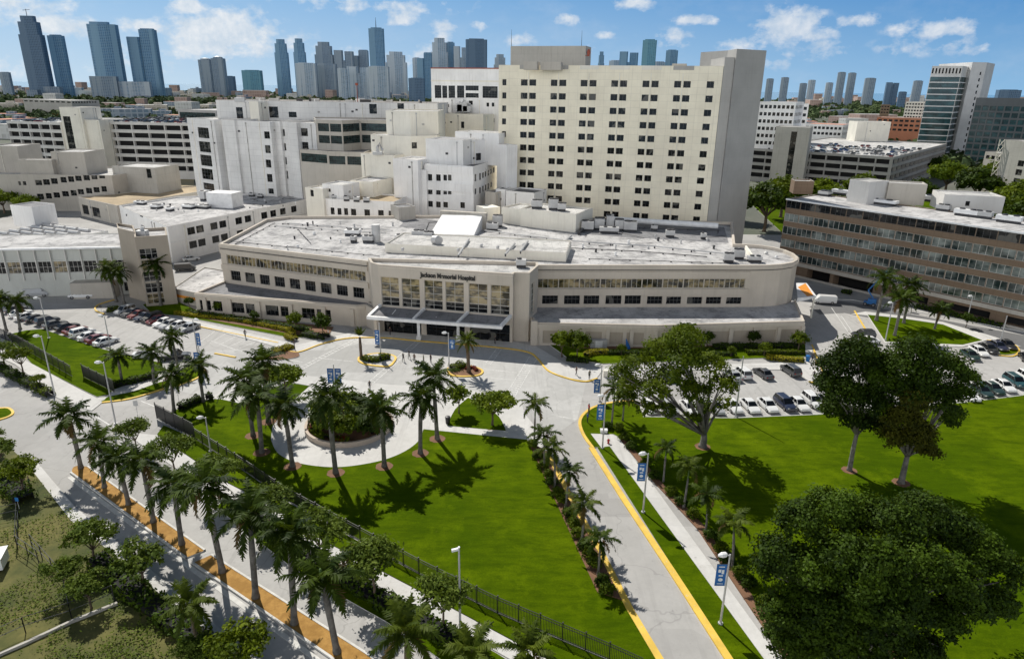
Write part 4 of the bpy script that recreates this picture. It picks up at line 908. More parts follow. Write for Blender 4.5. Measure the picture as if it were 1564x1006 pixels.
A, B = tuple(AY(716, 214, 212).xy), tuple(AY(746, 212, 218).xy); nw.volume(rectw(A, B, 10), zb-1, AY(730, 214, 213).z, 'white', 'roofw', .4, {0: pxw(A, B, [(727, 234, 735, 245)], (1, 1, *DW))})
A, B = tuple(AY(695, 203, 222).xy), tuple(AY(762, 198, 214.5).xy); nw.volume(rectw(A, B, 8), zb-1, AY(720, 202, 218).z, 'white', 'roofw', .4)
A, B = tuple(AY(759, 221, 214).xy), tuple(AY(774, 221, 210).xy); nw.volume(rectw(A, B, 4), 0, AY(765, 221, 212).z, 'white', 'roofw', .3)
nw.finish()

# --- low white block in front of the tower (right of the stair wing)
A, B = tuple(AY(773, 293, 204).xy), tuple(AY(816, 296, 200).xy)
lb = Building('white_plant_room', 'small white flat roofed plant room at the foot of the cream tower', 'building', A)
lb.volume(rectw(A, B, 9), 0, AY(800, 293, 202).z, 'white', 'roofd', .4, {1: [(2, 3.6, 15, 17, (1, 1, *DW))]})
A, B = tuple(AY(741, 295, 206).xy), tuple(AY(757, 296, 204).xy); lb.volume(rectw(A, B, 8), 0, AY(750, 293, 205).z, 'greyst', 'roofd', .4)
A, B = tuple(AY(757, 290, 207).xy), tuple(AY(772, 291, 206).xy); lb.volume(rectw(A, B, 6), 0, AY(765, 289, 206).z, 'white', 'roofd', .3)
lb.finish()

# --- low white wing with a row of seven windows
A, B = tuple(AY(492, 304, 204).xy), tuple(AY(602, 312, 199).xy)
lw = Building('low_white_wing', 'low white wing with seven small windows and stepped roof boxes beside the stair tower', 'building', A)
lw.volume(rectw(A, B, 14), 0, AY(540, 305, 202).z, 'white', 'rooft', .5, {0: pxw(A, B, [(505, 317, 511, 327.5), (515.5, 318, 521.5, 328), (525.5, 318, 531.5, 328.5), (536, 319, 544, 329), (556.5, 320, 565, 330), (577.5, 321, 586, 331), (593.5, 322, 599, 332)], (2, 1, *DW))})
A, B = tuple(AY(492, 283, 206).xy), tuple(AY(524, 284, 203).xy); lw.volume(rectw(A, B, 8), 0, AY(505, 282, 204).z, 'white', 'roofw', .4, {0: pxw(A, B, [(497, 288, 505, 293)], (1, 1, *DW))})
A, B = tuple(AY(535, 277, 213).xy), tuple(AY(569, 278, 210).xy); C_ = tuple(AY(598, 266, 221).xy); lw.volume([A, B, C_, (A[0]+4, 228)], 0, AY(552, 277, 211).z, 'ivory', 'roof', .4)
A, B = tuple(AY(466, 288, 206).xy), tuple(AY(493, 290, 203).xy); lw.volume(rectw(A, B, 6), 0, AY(478, 287, 205).z, 'ivory', 'roofw', .4, {0: pxw(A, B, [(474, 290, 479, 300)], (1, 2, *DW))})
for px, py in ((512, 305), (530, 307), (545, 308), (560, 309)):
    acunit(px, py, 1.8, 1.4, .8, 'metal', 0, AY(540, 305, 202).z-.5, lw)
lw.finish()

# --- long two storey white block on the left
zL = 10.4
A, B, C_ = G(182, 314, zL), G(256, 346, zL), G(478, 302, zL)
wl_ = Building('two_storey_white_block', 'two storey white block angled behind the entrance building with dark square windows', 'building', B)
o1 = []
for px, y1, y2 in [(284, 343.5, 368), (294+10, 339.5, 363), (318+10, 334, 0), (344-3, 331, 0), (366, 328, 0), (381, 324, 0)]: pass
LB = ln(B, C_)
us = [.045, .105, .185, .235, .33, .385, .49, .545, .60, .665, .80]
zr = [(zL-3.6, zL-1.5), (zL-7.6, zL-5.5)]
pxs = [289, 303, 325, 339, 364, 378.5, 404, 418, 433, 450, 475]
for px in pxs:
    u = onf(B, C_, px, 330)[0]
    for k, (a, c) in enumerate(zr):
        if k == 1 and px > 400: continue
        o1.append((u-1.35, u+1.35, a, c, (2, 1, *DW)))
o0 = pxw(A, B, [(213, 323, 218, 331), (216, 344.5, 221, 351)], (1, 1, *DW))
C2 = (C_[0]-8, C_[1]+16); A2 = (A[0]+9, A[1]+20)
wl_.volume([A, B, C_, C2, A2], 0, zL, 'white', 'roof', .5, {0: o0, 1: o1})
wl_.ledge([B, C_], zL-4.9, zL-4.6, .2, 'white', 'band')
f_ = rect((314, 294), (353, 296), zL+4.2, 6); b = MB(); b.prism(f_, zL-.5, zL+4.2); wl_.part(b, 'roof_tank', M['metalw'])
for px, py, w, d, h in ((312, 306, 2, 2, 2.6), (325, 308, 1.4, 1.4, 3), (290, 318, 4, 3, .6), (312, 318, 4, 2.5, .5), (385, 300, 2, 1.5, .6), (398, 302, 2.2, 1.2, .5), (240, 318, 3, 3, .6), (260, 322, 2, 2, .5), (215, 312, 4, 2, .5), (430, 296, 3, 2, .4)): acunit(px, py, w, d, h, 'metalw' if px < 300 else 'metal', -.3, zL-.5, wl_)
rk = random.Random(5)
for k in range(26):
    px = rk.uniform(235, 470); py = 312+ (px-235)*-.03+rk.uniform(-6, 14)
    if 305 < px < 360: continue
    if rk.random() < .6: vent(px, py, rk.uniform(.12, .3), rk.uniform(.3, .8), zL-.5, rk.choice(['metal', 'metald', 'metalw']), wl_)
    else: pipe([(px, py), (px+rk.uniform(-20, 20), py+rk.uniform(-4, 4))], zL-.5, .1, rk.choice(['metal', 'metald']), wl_, .3)
wl_.finish()

# --- left: grey stucco building
A, B = tuple(AY(0, 268, 268).xy), tuple(AY(170, 268, 268).xy)
A0 = tuple(AY(-60, 262, 272).xy)
gb = Building('grey_stucco_building', 'weathered grey building with two rows of windows and windowless upper block', 'building', A)
zg = AY(100, 267, 268).z
o1 = pxw(A, B, [(54, 275, 64, 283), (66, 274, 76, 282.5), (78, 272.5, 88, 281), (92.5, 270.5, 101.5, 279), (104, 269.5, 113, 278), (115, 268.5, 124.5, 276.5), (127.5, 267, 137, 275.5), (139.5, 266, 148.5, 274), (151, 265, 160, 272.5), (57, 296, 67, 305), (70, 295, 79, 303.5), (82, 294, 91.5, 302), (95, 292, 105, 300), (108, 290.5, 117, 299), (119, 289, 128, 297), (131.5, 287, 140.5, 295.5), (143, 286, 152, 294), (155, 284.5, 163, 293), (28, 277, 32, 283), (35, 277, 40, 283)], (2, 2, *DW))
gb.volume([A0, A, B, (B[0]+8, B[1]+26), (A0[0], A0[1]+30)], 0, zg, 'greyst', 'roofw', .5, {1: o1})
A, B = tuple(AY(78, 238, 272).xy), tuple(AY(127, 230, 272).xy); gb.volume(rectw(A, B, 14), zg-.6, AY(100, 232, 272).z, 'greyst', 'roofw', .4)
A, B = tuple(AY(-20, 224, 276).xy), tuple(AY(25, 222, 276).xy); gb.volume(rectw(A, B, 14), zg-.6, AY(0, 223, 276).z, 'greyst', 'roofw', .4)
A, B = tuple(AY(27, 245, 269.5).xy), tuple(AY(78, 243, 269.5).xy); gb.volume(rectw(A, B, 5), zg-.6, AY(50, 244, 269.5).z, 'greyst', 'roofw', .3)
A, B = tuple(AY(171, 256, 276).xy), tuple(AY(235, 250, 272).xy); gb.volume(rectw(A, B, 14), 0, AY(200, 255, 274).z, 'greycon', 'roofw', .4, {0: pxw(A, B, [(224, 258, 231, 272)], (1, 2, *DW))})
for px, py in ((50, 240), (60, 240), (10, 246)): acunit(px, py, 3, 2, 1.5, 'metal', 0, zg, gb)
gb.finish()
A, B, C_ = G(119, 301, 7), G(178, 314, 7), G(330, 288, 7)
tb = Building('tan_roofed_annex', 'low annex with flat tan gravel roof between the grey building and ward block', 'building', A)
tb.volume([A, B, C_, (C_[0]-5, C_[1]+15), (A[0]+25, A[1]+32)], 0, 7, 'greyst', 'rooft', .4, {0: [(2, 7, 1, 4.5, (4, 2, *DW)), (10, 16, 1, 4.5, (4, 2, *DW))]}); tb.finish()

# --- left: white sawtooth-roofed shed
A, B = G(-40, 392, 9), G(165, 352, 9)
sh = Building('white_service_shed', 'low white service building with ribbed silvery roof and small high windows', 'building', A)
sh.volume(rectw(A, B, 24), 0, 9, 'white', 'roof', .3, {0: pxw(A, B, [(12, 371, 16, 379), (29, 367.5, 34, 377), (45, 365.5, 50, 373), (85, 359, 91, 367), (107, 357, 112, 364), (129, 354, 136, 362), (1, 377, 3, 381)], (1, 1, 'glassl', 'framew'))})
e = math.atan2(B[1]-A[1], B[0]-A[0])
for i in range(9):
    t = .22+i*.088; q = Vector(A).lerp(Vector(B), t); b = MB()
    for k in range(4): b.tube([(q.x-math.sin(e)*(4+k*5), q.y+math.cos(e)*(4+k*5), 9.0), (q.x-math.sin(e)*(8+k*5), q.y+math.cos(e)*(8+k*5), 9.0)], .55, 8)
    sh.part(b, 'roof_ridge', M['metal'])
A, B = G(15, 313, 14.5), G(48, 316, 14.5); sh.volume(rectw(A, B, 7), 8.5, 14.5, 'white', 'roofd', .3)
sh.finish()

# --- left front: glazed two storey clinic
A, B = tuple(AY(-60, 418, 152).xy), tuple(AY(190, 376, 157.5).xy); zc = AY(185, 376, 157.5).z
cl = Building('glazed_clinic_block', 'pale two storey clinic with white roof edge and ribbon windows above a loading bay', 'building', A)
LC = ln(A, B); n = 11; o0 = []
for i in range(n): o0.append((LC*i/n+.25, LC*(i+1)/n-.25, zc-6.0, zc-3.3, (3, 2, 'glassb' if i % 3 == 0 else 'glass', 'framew'))); o0.append((LC*i/n+.25, LC*(i+1)/n-.25, zc-3.0, zc-.7, ('blind',)))
o0 += [(LC*.66, LC*.72, 0, 2.6, ('void', .8)), (LC*.90, LC*.93, .2, 2.5, (1, 1, *DW)), (LC*.955, LC*.985, .8, 3, (2, 2, *DW))]
cl.volume(rectw(A, B, 16), 0, zc, 'clinic', 'roof', .15, {0: o0}); cl.ledge([A, B], zc-.35, zc+.05, .7, 'metalw')
for i in range(1, n): q = Vector(A).lerp(Vector(B), i/n); b = MB(); b.box((q.x, q.y-.12, (zc-.4)/2+2), (.22, .22, zc-4.4)); cl.part(b, 'column', M['framew'])
q = Vector(A).lerp(Vector(B), .80); b = MB(); b.box((q.x, q.y-1.6, 1.9), (LC*.26, 3.0, 3.8), math.atan2(B[1]-A[1], B[0]-A[0])); cl.part(b, 'loading_dock', M['greyst'])
cl.finish()
A, B = tuple(AY(205, 360, 147.5).xy), tuple(AY(256, 362, 150).xy); zs = AY(205, 362, 147.5).z
st = Building('stair_tower', 'taupe stair tower with tall glazed bay between two palms', 'stair tower', A)
A0 = tuple(AY(181, 359, 157).xy)
LS = ln(A, B); oS = [(.45, LS*.60, .6+i*2.6, .6+i*2.6+2.3, (3, 2, 'glassb' if i in (0, 3) else 'glass', 'framew')) for i in range(5)]
BB = (B[0]*1.06, B[1]*1.06); AA = (A[0]*1.06, A[1]*1.06)
st.volume([A, B, BB, AA], 0, zs, 'beige2', 'roof', .7, {0: oS, 3: [(.6, ln(A, AA)-.8, .6+i*2.6, .6+i*2.6+2.3, (2, 2, 'glass', 'framew')) for i in range(5)]}, pt=.35)
A1 = tuple(AY(181, 358, 155).xy); B1 = tuple(AY(206, 356, 151).xy); B2 = (B1[0]*1.05, B1[1]*1.05); A2 = (A1[0]*1.04, A1[1]*1.04)
st.volume([A1, B1, B2, A2], 0, zs+.4, 'beige2', 'roof', .6, {}, pt=.35)
x, y = AA[0]*.97+1.5, AA[1]*.975; b = MB(); b.box((x, y, zs-.1), (2.2, 1.6, 1.2)); b.tube([(x, y, zs+.5), (x+.4, y, zs+1.3)], [.5, .3], 8); st.part(b, 'air_handler', M['metal']); st.finish()
A, B, C_ = G(263, 440, 3.2), G(330, 424, 3.2), (-62, 166)
ob = Building('low_loading_annex', 'low annex with grey roof and orange band between stair tower and entrance building', 'building', A)
ob.volume([A, (-69.5, 147.5), (-69.0, 154.6), (-67.6, 166), (-80, 172)], 0, 3.2, 'greyst', 'roof', .2); ob.ledge([A, (-69.5, 147.5)], 1.3, 1.9, .1, 'orange', 'band'); ob.finish()

# --- brown office
A, B0 = (78 - 4.0, 187.0), (112.0, 142.0); A = tuple(AY(1202, 303, 187).xy); B0 = tuple(AY(1564, 357, 143).xy)
B = tuple(Vector(A) + (Vector(B0)-Vector(A))*1.45); zo = 20.6
bo = Building('brown_office_block', 'brown stone office block with ribbon windows and white rooftop boxes', 'office block', A)
LO = ln(A, B); ops0 = []
n = 19
for r, (za, zb_) in enumerate([(20.2, 18.2), (16.7, 14.6), (13.2, 11.1), (9.7, 7.6), (6.2, 4.2)]):
    for i in range(n): ops0.append((LO*i/n+.07, LO*(i+1)/n-.07, zb_, za, (3, 1, 'glass' if r == 0 else 'glassl', 'framew' if r else 'frame')))
ops0 += [(9, 15.5, 0, 2.9, ('void', 3.0)), (16.5, 27, 0, 2.9, ('void', 3.0)), (31, 40, .6, 2.4, ('void', 1.5)), (42, 53, .6, 2.4, ('void', 1.5)), (56, 66, .6, 2.4, ('void', 1.5))]
bo.volume(rectw(A, B, 17), 0, zo, 'brown', 'roof', .25, {0: ops0}, depth=.18); bo.ledge([A, B], zo-.3, zo+.06, .45, 'metalw'); bo.ledge([A, B], 3.1, 4.0, .35, 'greyst', 'band')
bo.ledge([A, B], 0, .55, .3, 'greyst', 'base')
def onroof(bl, p0, p1, ztop, zbase, dep, wall, roof, name='penthouse_wall', ops=None):
    bl.volume(rect(p0, p1, ztop, dep), zbase, ztop, wall, roof, .3, ops or {}, name)
onroof(bo, (1329, 278), (1358, 276), zo+5.6, zo-.3, 6, 'garage', 'roofw'); onroof(bo, (1358, 279), (1417, 282), zo+5.2, zo-.3, 6, 'greyst', 'roofw')
onroof(bo, (1443, 297), (1536, 301), zo+3.8, zo-.3, 9, 'garage', 'roofw', ops={0: [(5, 6, zo+1.2, zo+2.4, (1, 1, *DW))]}); onroof(bo, (1214, 276), (1244, 277), zo+3.4, zo-.3, 5, 'brown', 'roofw')
for px, py, w, d, h in ((1260, 299, 3, 3, .7), (1290, 298, 7, 2, .8), (1305, 304, 4, 2, .6), (1345, 312, 8, 2.5, .7), (1425, 308, 5, 3, .9), (1440, 322, 3, 2, .9), (1475, 330, 5, 2, 1), (1500, 333, 4, 2, 1), (1540, 340, 5, 2, 1)): acunit(px, py, w, d, h, 'metalw' if w > 4 else 'metal', -.85, zo-.25, bo)
bo.finish()
# ------------------------------------------------------------------ parking garages
def garage_ops(L, z1, n, lv, lh, gap=.5, bot=2.2):
    o = []
    for k in range(lv):
        zt = z1-1.35-k*lh
        for i in range(n): o.append((L*i/n+gap/2, L*(i+1)/n-gap/2, zt-lh*.60, zt, ('void', 1.6)))
    return o
A, B = tuple(AY(150, 189, 372).xy), tuple(AY(300, 183, 366).xy); zg = AY(220, 187, 369).z
g1 = Building('parking_garage', 'white multi storey parking garage left of the ward block with cars on its roof', 'parking garage', A)
D0 = tuple(AY(11, 192, 384).xy); D1 = tuple(AY(92, 191, 376).xy)
g1.volume(rectw(A, B, 60), 0, zg, 'garage', 'roofw', .5, {0: garage_ops(ln(A, B), zg, 6, 6, 4.1)}, pt=.4)
g1.volume(rectw(D0, D1, 55), 0, zg-1, 'garage', 'roofw', .5, {0: garage_ops(ln(D0, D1), zg-1, 5, 6, 4.1)}, pt=.4)
A1, B1 = tuple(AY(90, 164, 366).xy), tuple(AY(122, 164, 364).xy); zt = AY(105, 164, 365).z
g1.volume(rectw(A1, B1, 14), 0, zt, 'ivory', 'roofw', .3, {0: pxw(A1, B1, [(101, 178, 112, 232)], (2, 12, *DW))}, 'stair_wall')
A1, B1 = tuple(AY(122, 180, 366).xy), tuple(AY(151, 183, 364).xy); g1.volume(rectw(A1, B1, 10), 0, AY(135, 183, 365).z, 'ivory', 'roofw', .3, {}, 'stair_wall')
g1.finish()
A, B = tuple(AY(272, 171, 420).xy), tuple(AY(330, 168, 410).xy)
dkb = Building('dark_glass_hall', 'dark glazed flat hall behind the garage roof cars', 'building', A)
dkb.volume(rectw(A, B, 30), 0, AY(300, 168, 415).z, 'tower_side', 'roofw', .3, {0: [(1, ln(A, B)-1, AY(300, 186, 415).z, AY(300, 172, 415).z, (8, 2, 'glassg', 'metald'))]}); dkb.finish()
zr = 18.0
C_ = G(1365, 240, zr); A = (C_[0]-76, C_[1]+44); B = (C_[0]+68, C_[1]+84); A = tuple(AY(1150, 216, C_[1]+45).xy)
g2 = Building('parking_garage', 'grey multi storey parking garage with cars on its roof beyond the brown office block', 'parking garage', C_)
D_ = (A[0]+B[0]-C_[0], A[1]+B[1]-C_[1])
B = tuple(AY(1447, 216, 452).xy); D_ = (A[0]+B[0]-C_[0], A[1]+B[1]-C_[1])
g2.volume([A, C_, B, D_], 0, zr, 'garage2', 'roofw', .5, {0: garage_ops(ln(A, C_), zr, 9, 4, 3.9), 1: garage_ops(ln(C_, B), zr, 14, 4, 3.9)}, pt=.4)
q = tuple(AY(1185, 195, C_[1]+22).xy); q2 = tuple(AY(1238, 196, C_[1]+14).xy); zt = AY(1210, 194, C_[1]+18).z
g2.volume(rectw(q, q2, 12), 0, zt, 'greycon', 'roofw', .3, {0: pxw(q, q2, [(1203, 201, 1212, 282)], (1, 14, *DW))}, 'stair_wall')
A1, B1 = tuple(AY(1310, 186, 470).xy), tuple(AY(1361, 188, 470).xy); g2.volume(rectw(A1, B1, 12), zr-1, AY(1330, 186, 470).z, 'ivory', 'roofw', .3, {}, 'ramp_house')
g2.finish()

# ------------------------------------------------------------------ right hand towers
zt = AY(1422, 101, 520).z
A, B, C_, D_ = tuple(AY(1424, 101, 520).xy), tuple(AY(1471, 100, 512).xy), tuple(AY(1484, 97, 530).xy), tuple(AY(1519, 97, 536).xy)
gt = Building('banded_glass_tower', 'teal glass tower with white floor bands and windowless white side slab', 'tower', A)
nfl = 15; fh = (zt-6)/nfl; L = ln(A, B)
op = []; op1 = []
for k in range(nfl-1): z0 = 3+k*fh; op.append((.3, L-.3, z0+fh*.14, z0+fh*.96, (10, 1, 'glasst', 'metald'))); op1.append((.4, ln(B, C_)-.6, z0+fh*.14, z0+fh*.96, (3, 1, 'glasst', 'metald')))
op += [(L*i/9+.5, L*(i+1)/9-.6, zt-5, zt-1.5, ('void', 1.5)) for i in range(9)]
gt.volume([A, B, C_, (C_[0]+22, 560), (A[0]+30, 560)], 0, zt, 'garage', 'roofw', .5, {0: op, 1: op1}, depth=.3)
for k in range(nfl): gt.ledge([A, B, C_], 3+k*fh-.1, 3+k*fh+.3, .45, 'metalw', 'floor_band')
zt2 = AY(1500, 96, 528).z
E1 = (C_[0]-5.0, C_[1]-9); E2 = (E1[0]+11, E1[1]+1); E3 = tuple(AY(1520, 97, 545).xy)
gt.volume([E1, E2, E3, (E3[0]-8, 575), (E1[0]+2, 565)], 0, zt2, 'slabw', 'roofw', .4, {0: [(7.2, 8.4, 6+i*4.2, 8.2+i*4.2, (1, 1, *DW)) for i in range(14)]}, 'slab_wall')
gt.finish()
A, B = tuple(AY(1491, 152, 470).xy), tuple(AY(1600, 150, 440).xy)
db = Building('dark_office_tower', 'dark grey office tower with gridded windows at the right edge', 'tower', A)
zt = AY(1530, 150, 460).z; L = ln(A, B)
db.volume(rectw(A, B, 30), 0, zt, 'darkwall', 'roofd', .4, {0: [(L*i/9+.4, L*(i+1)/9-.4, 2+k*4.0, 4.9+k*4.0, (3, 1, 'glasst', 'metald')) for i in range(9) for k in range(int(zt/4)-1)]}, depth=.5); db.finish()
A, B = tuple(AY(1534, 216, 300).xy), tuple(AY(1640, 214, 270).xy)
cb = Building('concrete_edge_tower', 'pale concrete tower with open lattice corner cut off by the picture edge', 'tower', A)
cb.volume(rectw(A, B, 20), 0, AY(1545, 214, 298).z, 'greycon', 'roofw', .4, {0: [(9+(i % 2)*5, 12+(i % 2)*5, 2+3.6*(i//2), 4.4+3.6*(i//2), (2, 1, *DW)) for i in range(12)]})
e = math.atan2(B[1]-A[1], B[0]-A[0]); b = MB(); zc = AY(1545, 214, 298).z
for k in range(10): beam(b, (A[0]-1.6, A[1]+.6, zc*k/10), (A[0], A[1]-.1, zc*(k+1)/10), .3, .3); beam(b, (A[0], A[1]-.1, zc*k/10), (A[0]-1.6, A[1]+.6, zc*(k+1)/10), .3, .3)
beam(b, (A[0]-1.6, A[1]+.6, 0), (A[0]-1.6, A[1]+.65, zc), .3, .3); cb.part(b, 'lattice', M['ivory']); cb.finish()
def simple(name, label, pL, pR, Y0, Y1, depth, wall, roof, rows, nwin, group=None, win=(2, 1, 'glass', 'frame'), hh=1.8, st=3.8, side=True):
    A, B = tuple(AY(*pL, Y0).xy), tuple(AY(*pR, Y1).xy); z = AY((pL[0]+pR[0])/2, (pL[1]+pR[1])/2, (Y0+Y1)/2).z
    bl = Building(name, label, 'building', A, group); L = ln(A, B); ops = []
    for k in range(rows):
        zt = z-1.6-k*st
        if zt-hh < .4: break
        ops += row(L, .5, L-.5, nwin, (L-1)/nwin*.68, zt-hh, zt, win)
    o = {0: ops}
    if side: o[1] = [(1+i*4, 3.6+i*4, a[2], a[3], win) for a in ops[::nwin] for i in range(int(depth//4)-1)]
    bl.volume(rectw(A, B, depth), 0, z, wall, roof, .4, o); bl.finish(); return bl
simple('white_office_building', 'white stepped office building just right of the cream tower slab', (1160, 154), (1216, 158), 395, 385, 24, 'white', 'roofw', 6, 8)
simple('white_office_building', 'small white block standing behind the right garage stair tower', (1205, 160), (1236, 158), 440, 436, 20, 'white', 'roofw', 5, 4)
simple('orange_roofed_building', 'low white building with orange roof edge behind the right garage', (1230, 188), (1288, 192), 520, 505, 26, 'white', 'terracotta', 2, 9)
simple('apartment_block', 'orange and cream low apartment block in front of the glass tower', (1340, 178), (1408, 182), 640, 620, 22, 'terracotta', 'roofw', 3, 8)
simple('apartment_block', 'cream apartment block with dark windows left of the teal glass tower', (1384, 155), (1425, 157), 900, 880, 30, 'ivory', 'roofw', 5, 9)
simple('small_brown_building', 'small brown block among trees left of the glass tower', (1346, 160), (1360, 160), 980, 975, 14, 'brown', 'roofw', 3, 3)
simple('low_pavilion', 'low grey pavilion among trees below the glass tower', (1505, 232), (1532, 234), 360, 350, 14, 'greyst', 'roofw', 1, 3)
simple('grey_shed', 'grey pitched hall behind the left garage roof cars', (36, 157), (108, 148), 1050, 1000, 40, 'greycon', 'roofw', 1, 9)

# ------------------------------------------------------------------ skyline
GL = [towermat('hazy_blue_tower', (.04, .125, .24), (.20, .35, .48), 4.0, 5), towermat('hazy_dark_tower', (.03, .075, .14), (.115, .19, .28), 4.2, 4), towermat('hazy_pale_tower', (.14, .22, .31), (.52, .58, .62), 3.6, 7), towermat('hazy_teal_tower', (.05, .17, .26), (.15, .34, .42), 4.0, 6), towermat('hazy_grey_tower', (.085, .14, .21), (.30, .36, .41), 3.8, 5)]  # bluish haze of distance is mixed into these tower colours
def skytower(px, ytop, w, Y, m, label, top='flat', yl=None, rot=.25, dep=None, name='skyline_tower'):
    p = AY(px, ytop, Y); sw = w/FPX*Y*(.97 if px < 1150 else .74); z = p.z; d_ = dep or sw*.45
    r = empty(name, (p.x, Y, 0), rot, label, 'tower', 'skyline towers on the horizon'); b = MB()
    def pr(x0, x1, y0, y1, z0, z1, ch=0.12):
        c = min(x1-x0, y1-y0)*ch
        b.prism([(x0+c, y0), (x1-c, y0), (x1, y0+c), (x1, y1-c), (x1-c, y1), (x0+c, y1), (x0, y1-c), (x0, y0+c)], z0, z1)
    h = sw/2
    if top == 'flat': pr(-h, h, 0, d_, 0, z*.985); pr(-h*.7, h*.7, d_*.2, d_*.8, z*.985, z)
    elif top == 'notch': pr(-h, -h*.1, 0, d_, 0, z*.88); pr(-h*.1, h, d_*.1, d_, 0, z*.985); pr(-h*.02, h*.9, d_*.3, d_*.8, z*.985, z)
    elif top == 'bow': 
        arc = [(-h, d_*.3)] + [(-h+2*h*i/6, d_*.3*(1-math.sin(math.pi*i/6)*.9)) for i in range(1, 6)] + [(h, d_*.3), (h, d_), (-h, d_)]; b.prism(arc, 0, z*.97); pr(-h*.8, h*.5, d_*.3, d_*.8, z*.97, z)
    elif top == 'step': pr(-h, h, 0, d_, 0, z*.78); pr(-h*.85, h*.85, d_*.05, d_*.95, z*.78, z*.93); pr(-h*.6, h*.6, d_*.2, d_*.8, z*.93, z)
    elif top == 'dome': pr(-h, h*.0, 0, d_, 0, z*.90); pr(0, h, 0, d_, 0, z*.94); b.tube([(h*.5, d_/2, z*.94), (h*.5, d_/2, z*.97), (h*.5, d_/2, z)], [h*.42, h*.36, h*.1], 12); b.tube([(-h*.5, d_/2, z*.90), (-h*.5, d_/2, z*.93), (-h*.5, d_/2, z*.95)], [h*.42, h*.36, h*.1], 12)
    elif top == 'twin': pr(-h, -h*.1, 0, d_, 0, z); pr(h*.1, h, 0, d_, 0, z*.98); pr(-h*.1, h*.1, d_*.1, d_*.9, 0, z*.8)
    b.build('shaft', GL[m], r, tri=True)
    return r, z
T = [ # px, top y, width px, distance, material, shape, label
 (38, 24, 31, 2000, 1, 'step', 'tallest dark tower at the left edge with a crane on top'), (82, 53, 21, 2050, 0, 'flat', 'slimmer tower second from the left edge'),
 (150, 33, 39, 2000, 0, 'bow', 'broad bow fronted tower, third of the four at left'), (211, 43, 39, 2050, 0, 'notch', 'notched tower, fourth of the four tall ones at left'),
 (5, 110, 14, 2300, 4, 'flat', 'short grey block cut by the left edge of the skyline'), (320, 85, 36, 2500, 4, 'dome', 'grey tower with two round domes left of centre'),
 (345, 116, 22, 2700, 1, 'flat', 'low dark block just right of the domed tower'), (383, 107, 28, 2400, 3, 'flat', 'short teal block between the domed tower and the blue pair'),
 (427, 60, 19, 2500, 0, 'step', 'tapered blue tower, left one of the matching pair'), (455, 59, 17, 2500, 0, 'step', 'tapered blue tower, right one of the matching pair'),
 (466, 96, 30, 2400, 2, 'flat', 'pale slab at the foot of the right tapered tower'), (493, 64, 27, 2600, 4, 'step', 'grey stepped tower left of the spired tower'),
 (497, 97, 30, 2450, 4, 'flat', 'lower grey slab below the stepped tower'), (524, 77, 28, 2600, 4, 'twin', 'grey twin topped block between stepped and spired towers'), (522, 104, 14, 2300, 2, 'flat', 'small pale block in front of the twin topped block'),
 (548, 76, 26, 2650, 4, 'notch', 'grey notched slab immediately left of the spired tower'), (547, 102, 34, 2350, 2, 'twin', 'white ribbed block at the foot of the spired tower'), (574, 42, 22, 2600, 0, 'flat', 'tallest central blue tower with a spire'),
 (578, 101, 30, 2300, 2, 'flat', 'pale slab in front of the spired tower'), (604, 79, 32, 2600, 2, 'step', 'pale stepped tower right of the spired tower'), (636, 88, 12, 2600, 2, 'flat', 'narrow pale slab right of the stepped pale tower'),
 (648, 80, 22, 2500, 0, 'notch', 'blue notched tower left of the white laboratory block'), (671, 58, 25, 2600, 2, 'step', 'pale tower above the left end of the laboratory block'), (688, 64, 12, 2620, 0, 'flat', 'thin blue tower beside the pale tower over the laboratory'),
 (704, 71, 21, 2600, 2, 'twin', 'pale twin slab over the middle of the laboratory block'), (728, 59, 31, 2550, 1, 'flat', 'broad dark blue tower over the laboratory block'), (764, 83, 18, 2700, 2, 'step', 'small pale tower touching the cream tower left edge'),
 (636, 119, 24, 2000, 1, 'flat', 'low dark block below the blue notched tower'), (919, 79, 9, 2600, 0, 'step', 'thin blue tower right of the cream tower penthouse'), (961, 79, 27, 2600, 0, 'twin', 'blue twin block behind the cream tower roof'),
 (993, 60, 20, 2500, 3, 'flat', 'tallest blue tower behind the cream tower roof'), (1027, 76, 17, 2600, 0, 'flat', 'dark blue tower right of the tallest one behind the cream roof'), (940, 92, 18, 2700, 2, 'flat', 'low pale block behind the cream tower roof'), (1006, 94, 22, 2700, 2, 'flat', 'low pale slab under the tallest blue tower behind the roof'),
 (1177, 120, 13, 2400, 4, 'flat', 'short grey tower, first right of the cream tower slab'), (1200, 118, 14, 2400, 4, 'flat', 'short grey tower, second right of the cream tower slab'), (1228, 127, 13, 2600, 4, 'flat', 'squat brown grey block, third right of the slab'), (1241, 122, 13, 2500, 2, 'flat', 'pale short tower beside the squat block'),
 (1268, 126, 13, 2500, 2, 'flat', 'small pale block left of the two slim towers'), (1287, 110, 14, 2400, 4, 'flat', 'left one of the two slim towers on the right horizon'), (1303, 111, 14, 2400, 4, 'flat', 'right one of the two slim towers on the right horizon'), (1331, 119, 19, 2300, 4, 'flat', 'grey tower right of the two slim towers'),
 (1365, 126, 22, 2400, 1, 'twin', 'dark broad block between grey towers on the right'), (1404, 123, 16, 2300, 4, 'flat', 'grey tower just left of the teal banded tower'), (1545, 137, 40, 1700, 1, 'flat', 'dark block behind the office tower at right edge'), (1380, 140, 14, 1900, 1, 'flat', 'small dark block under the broad dark block')]
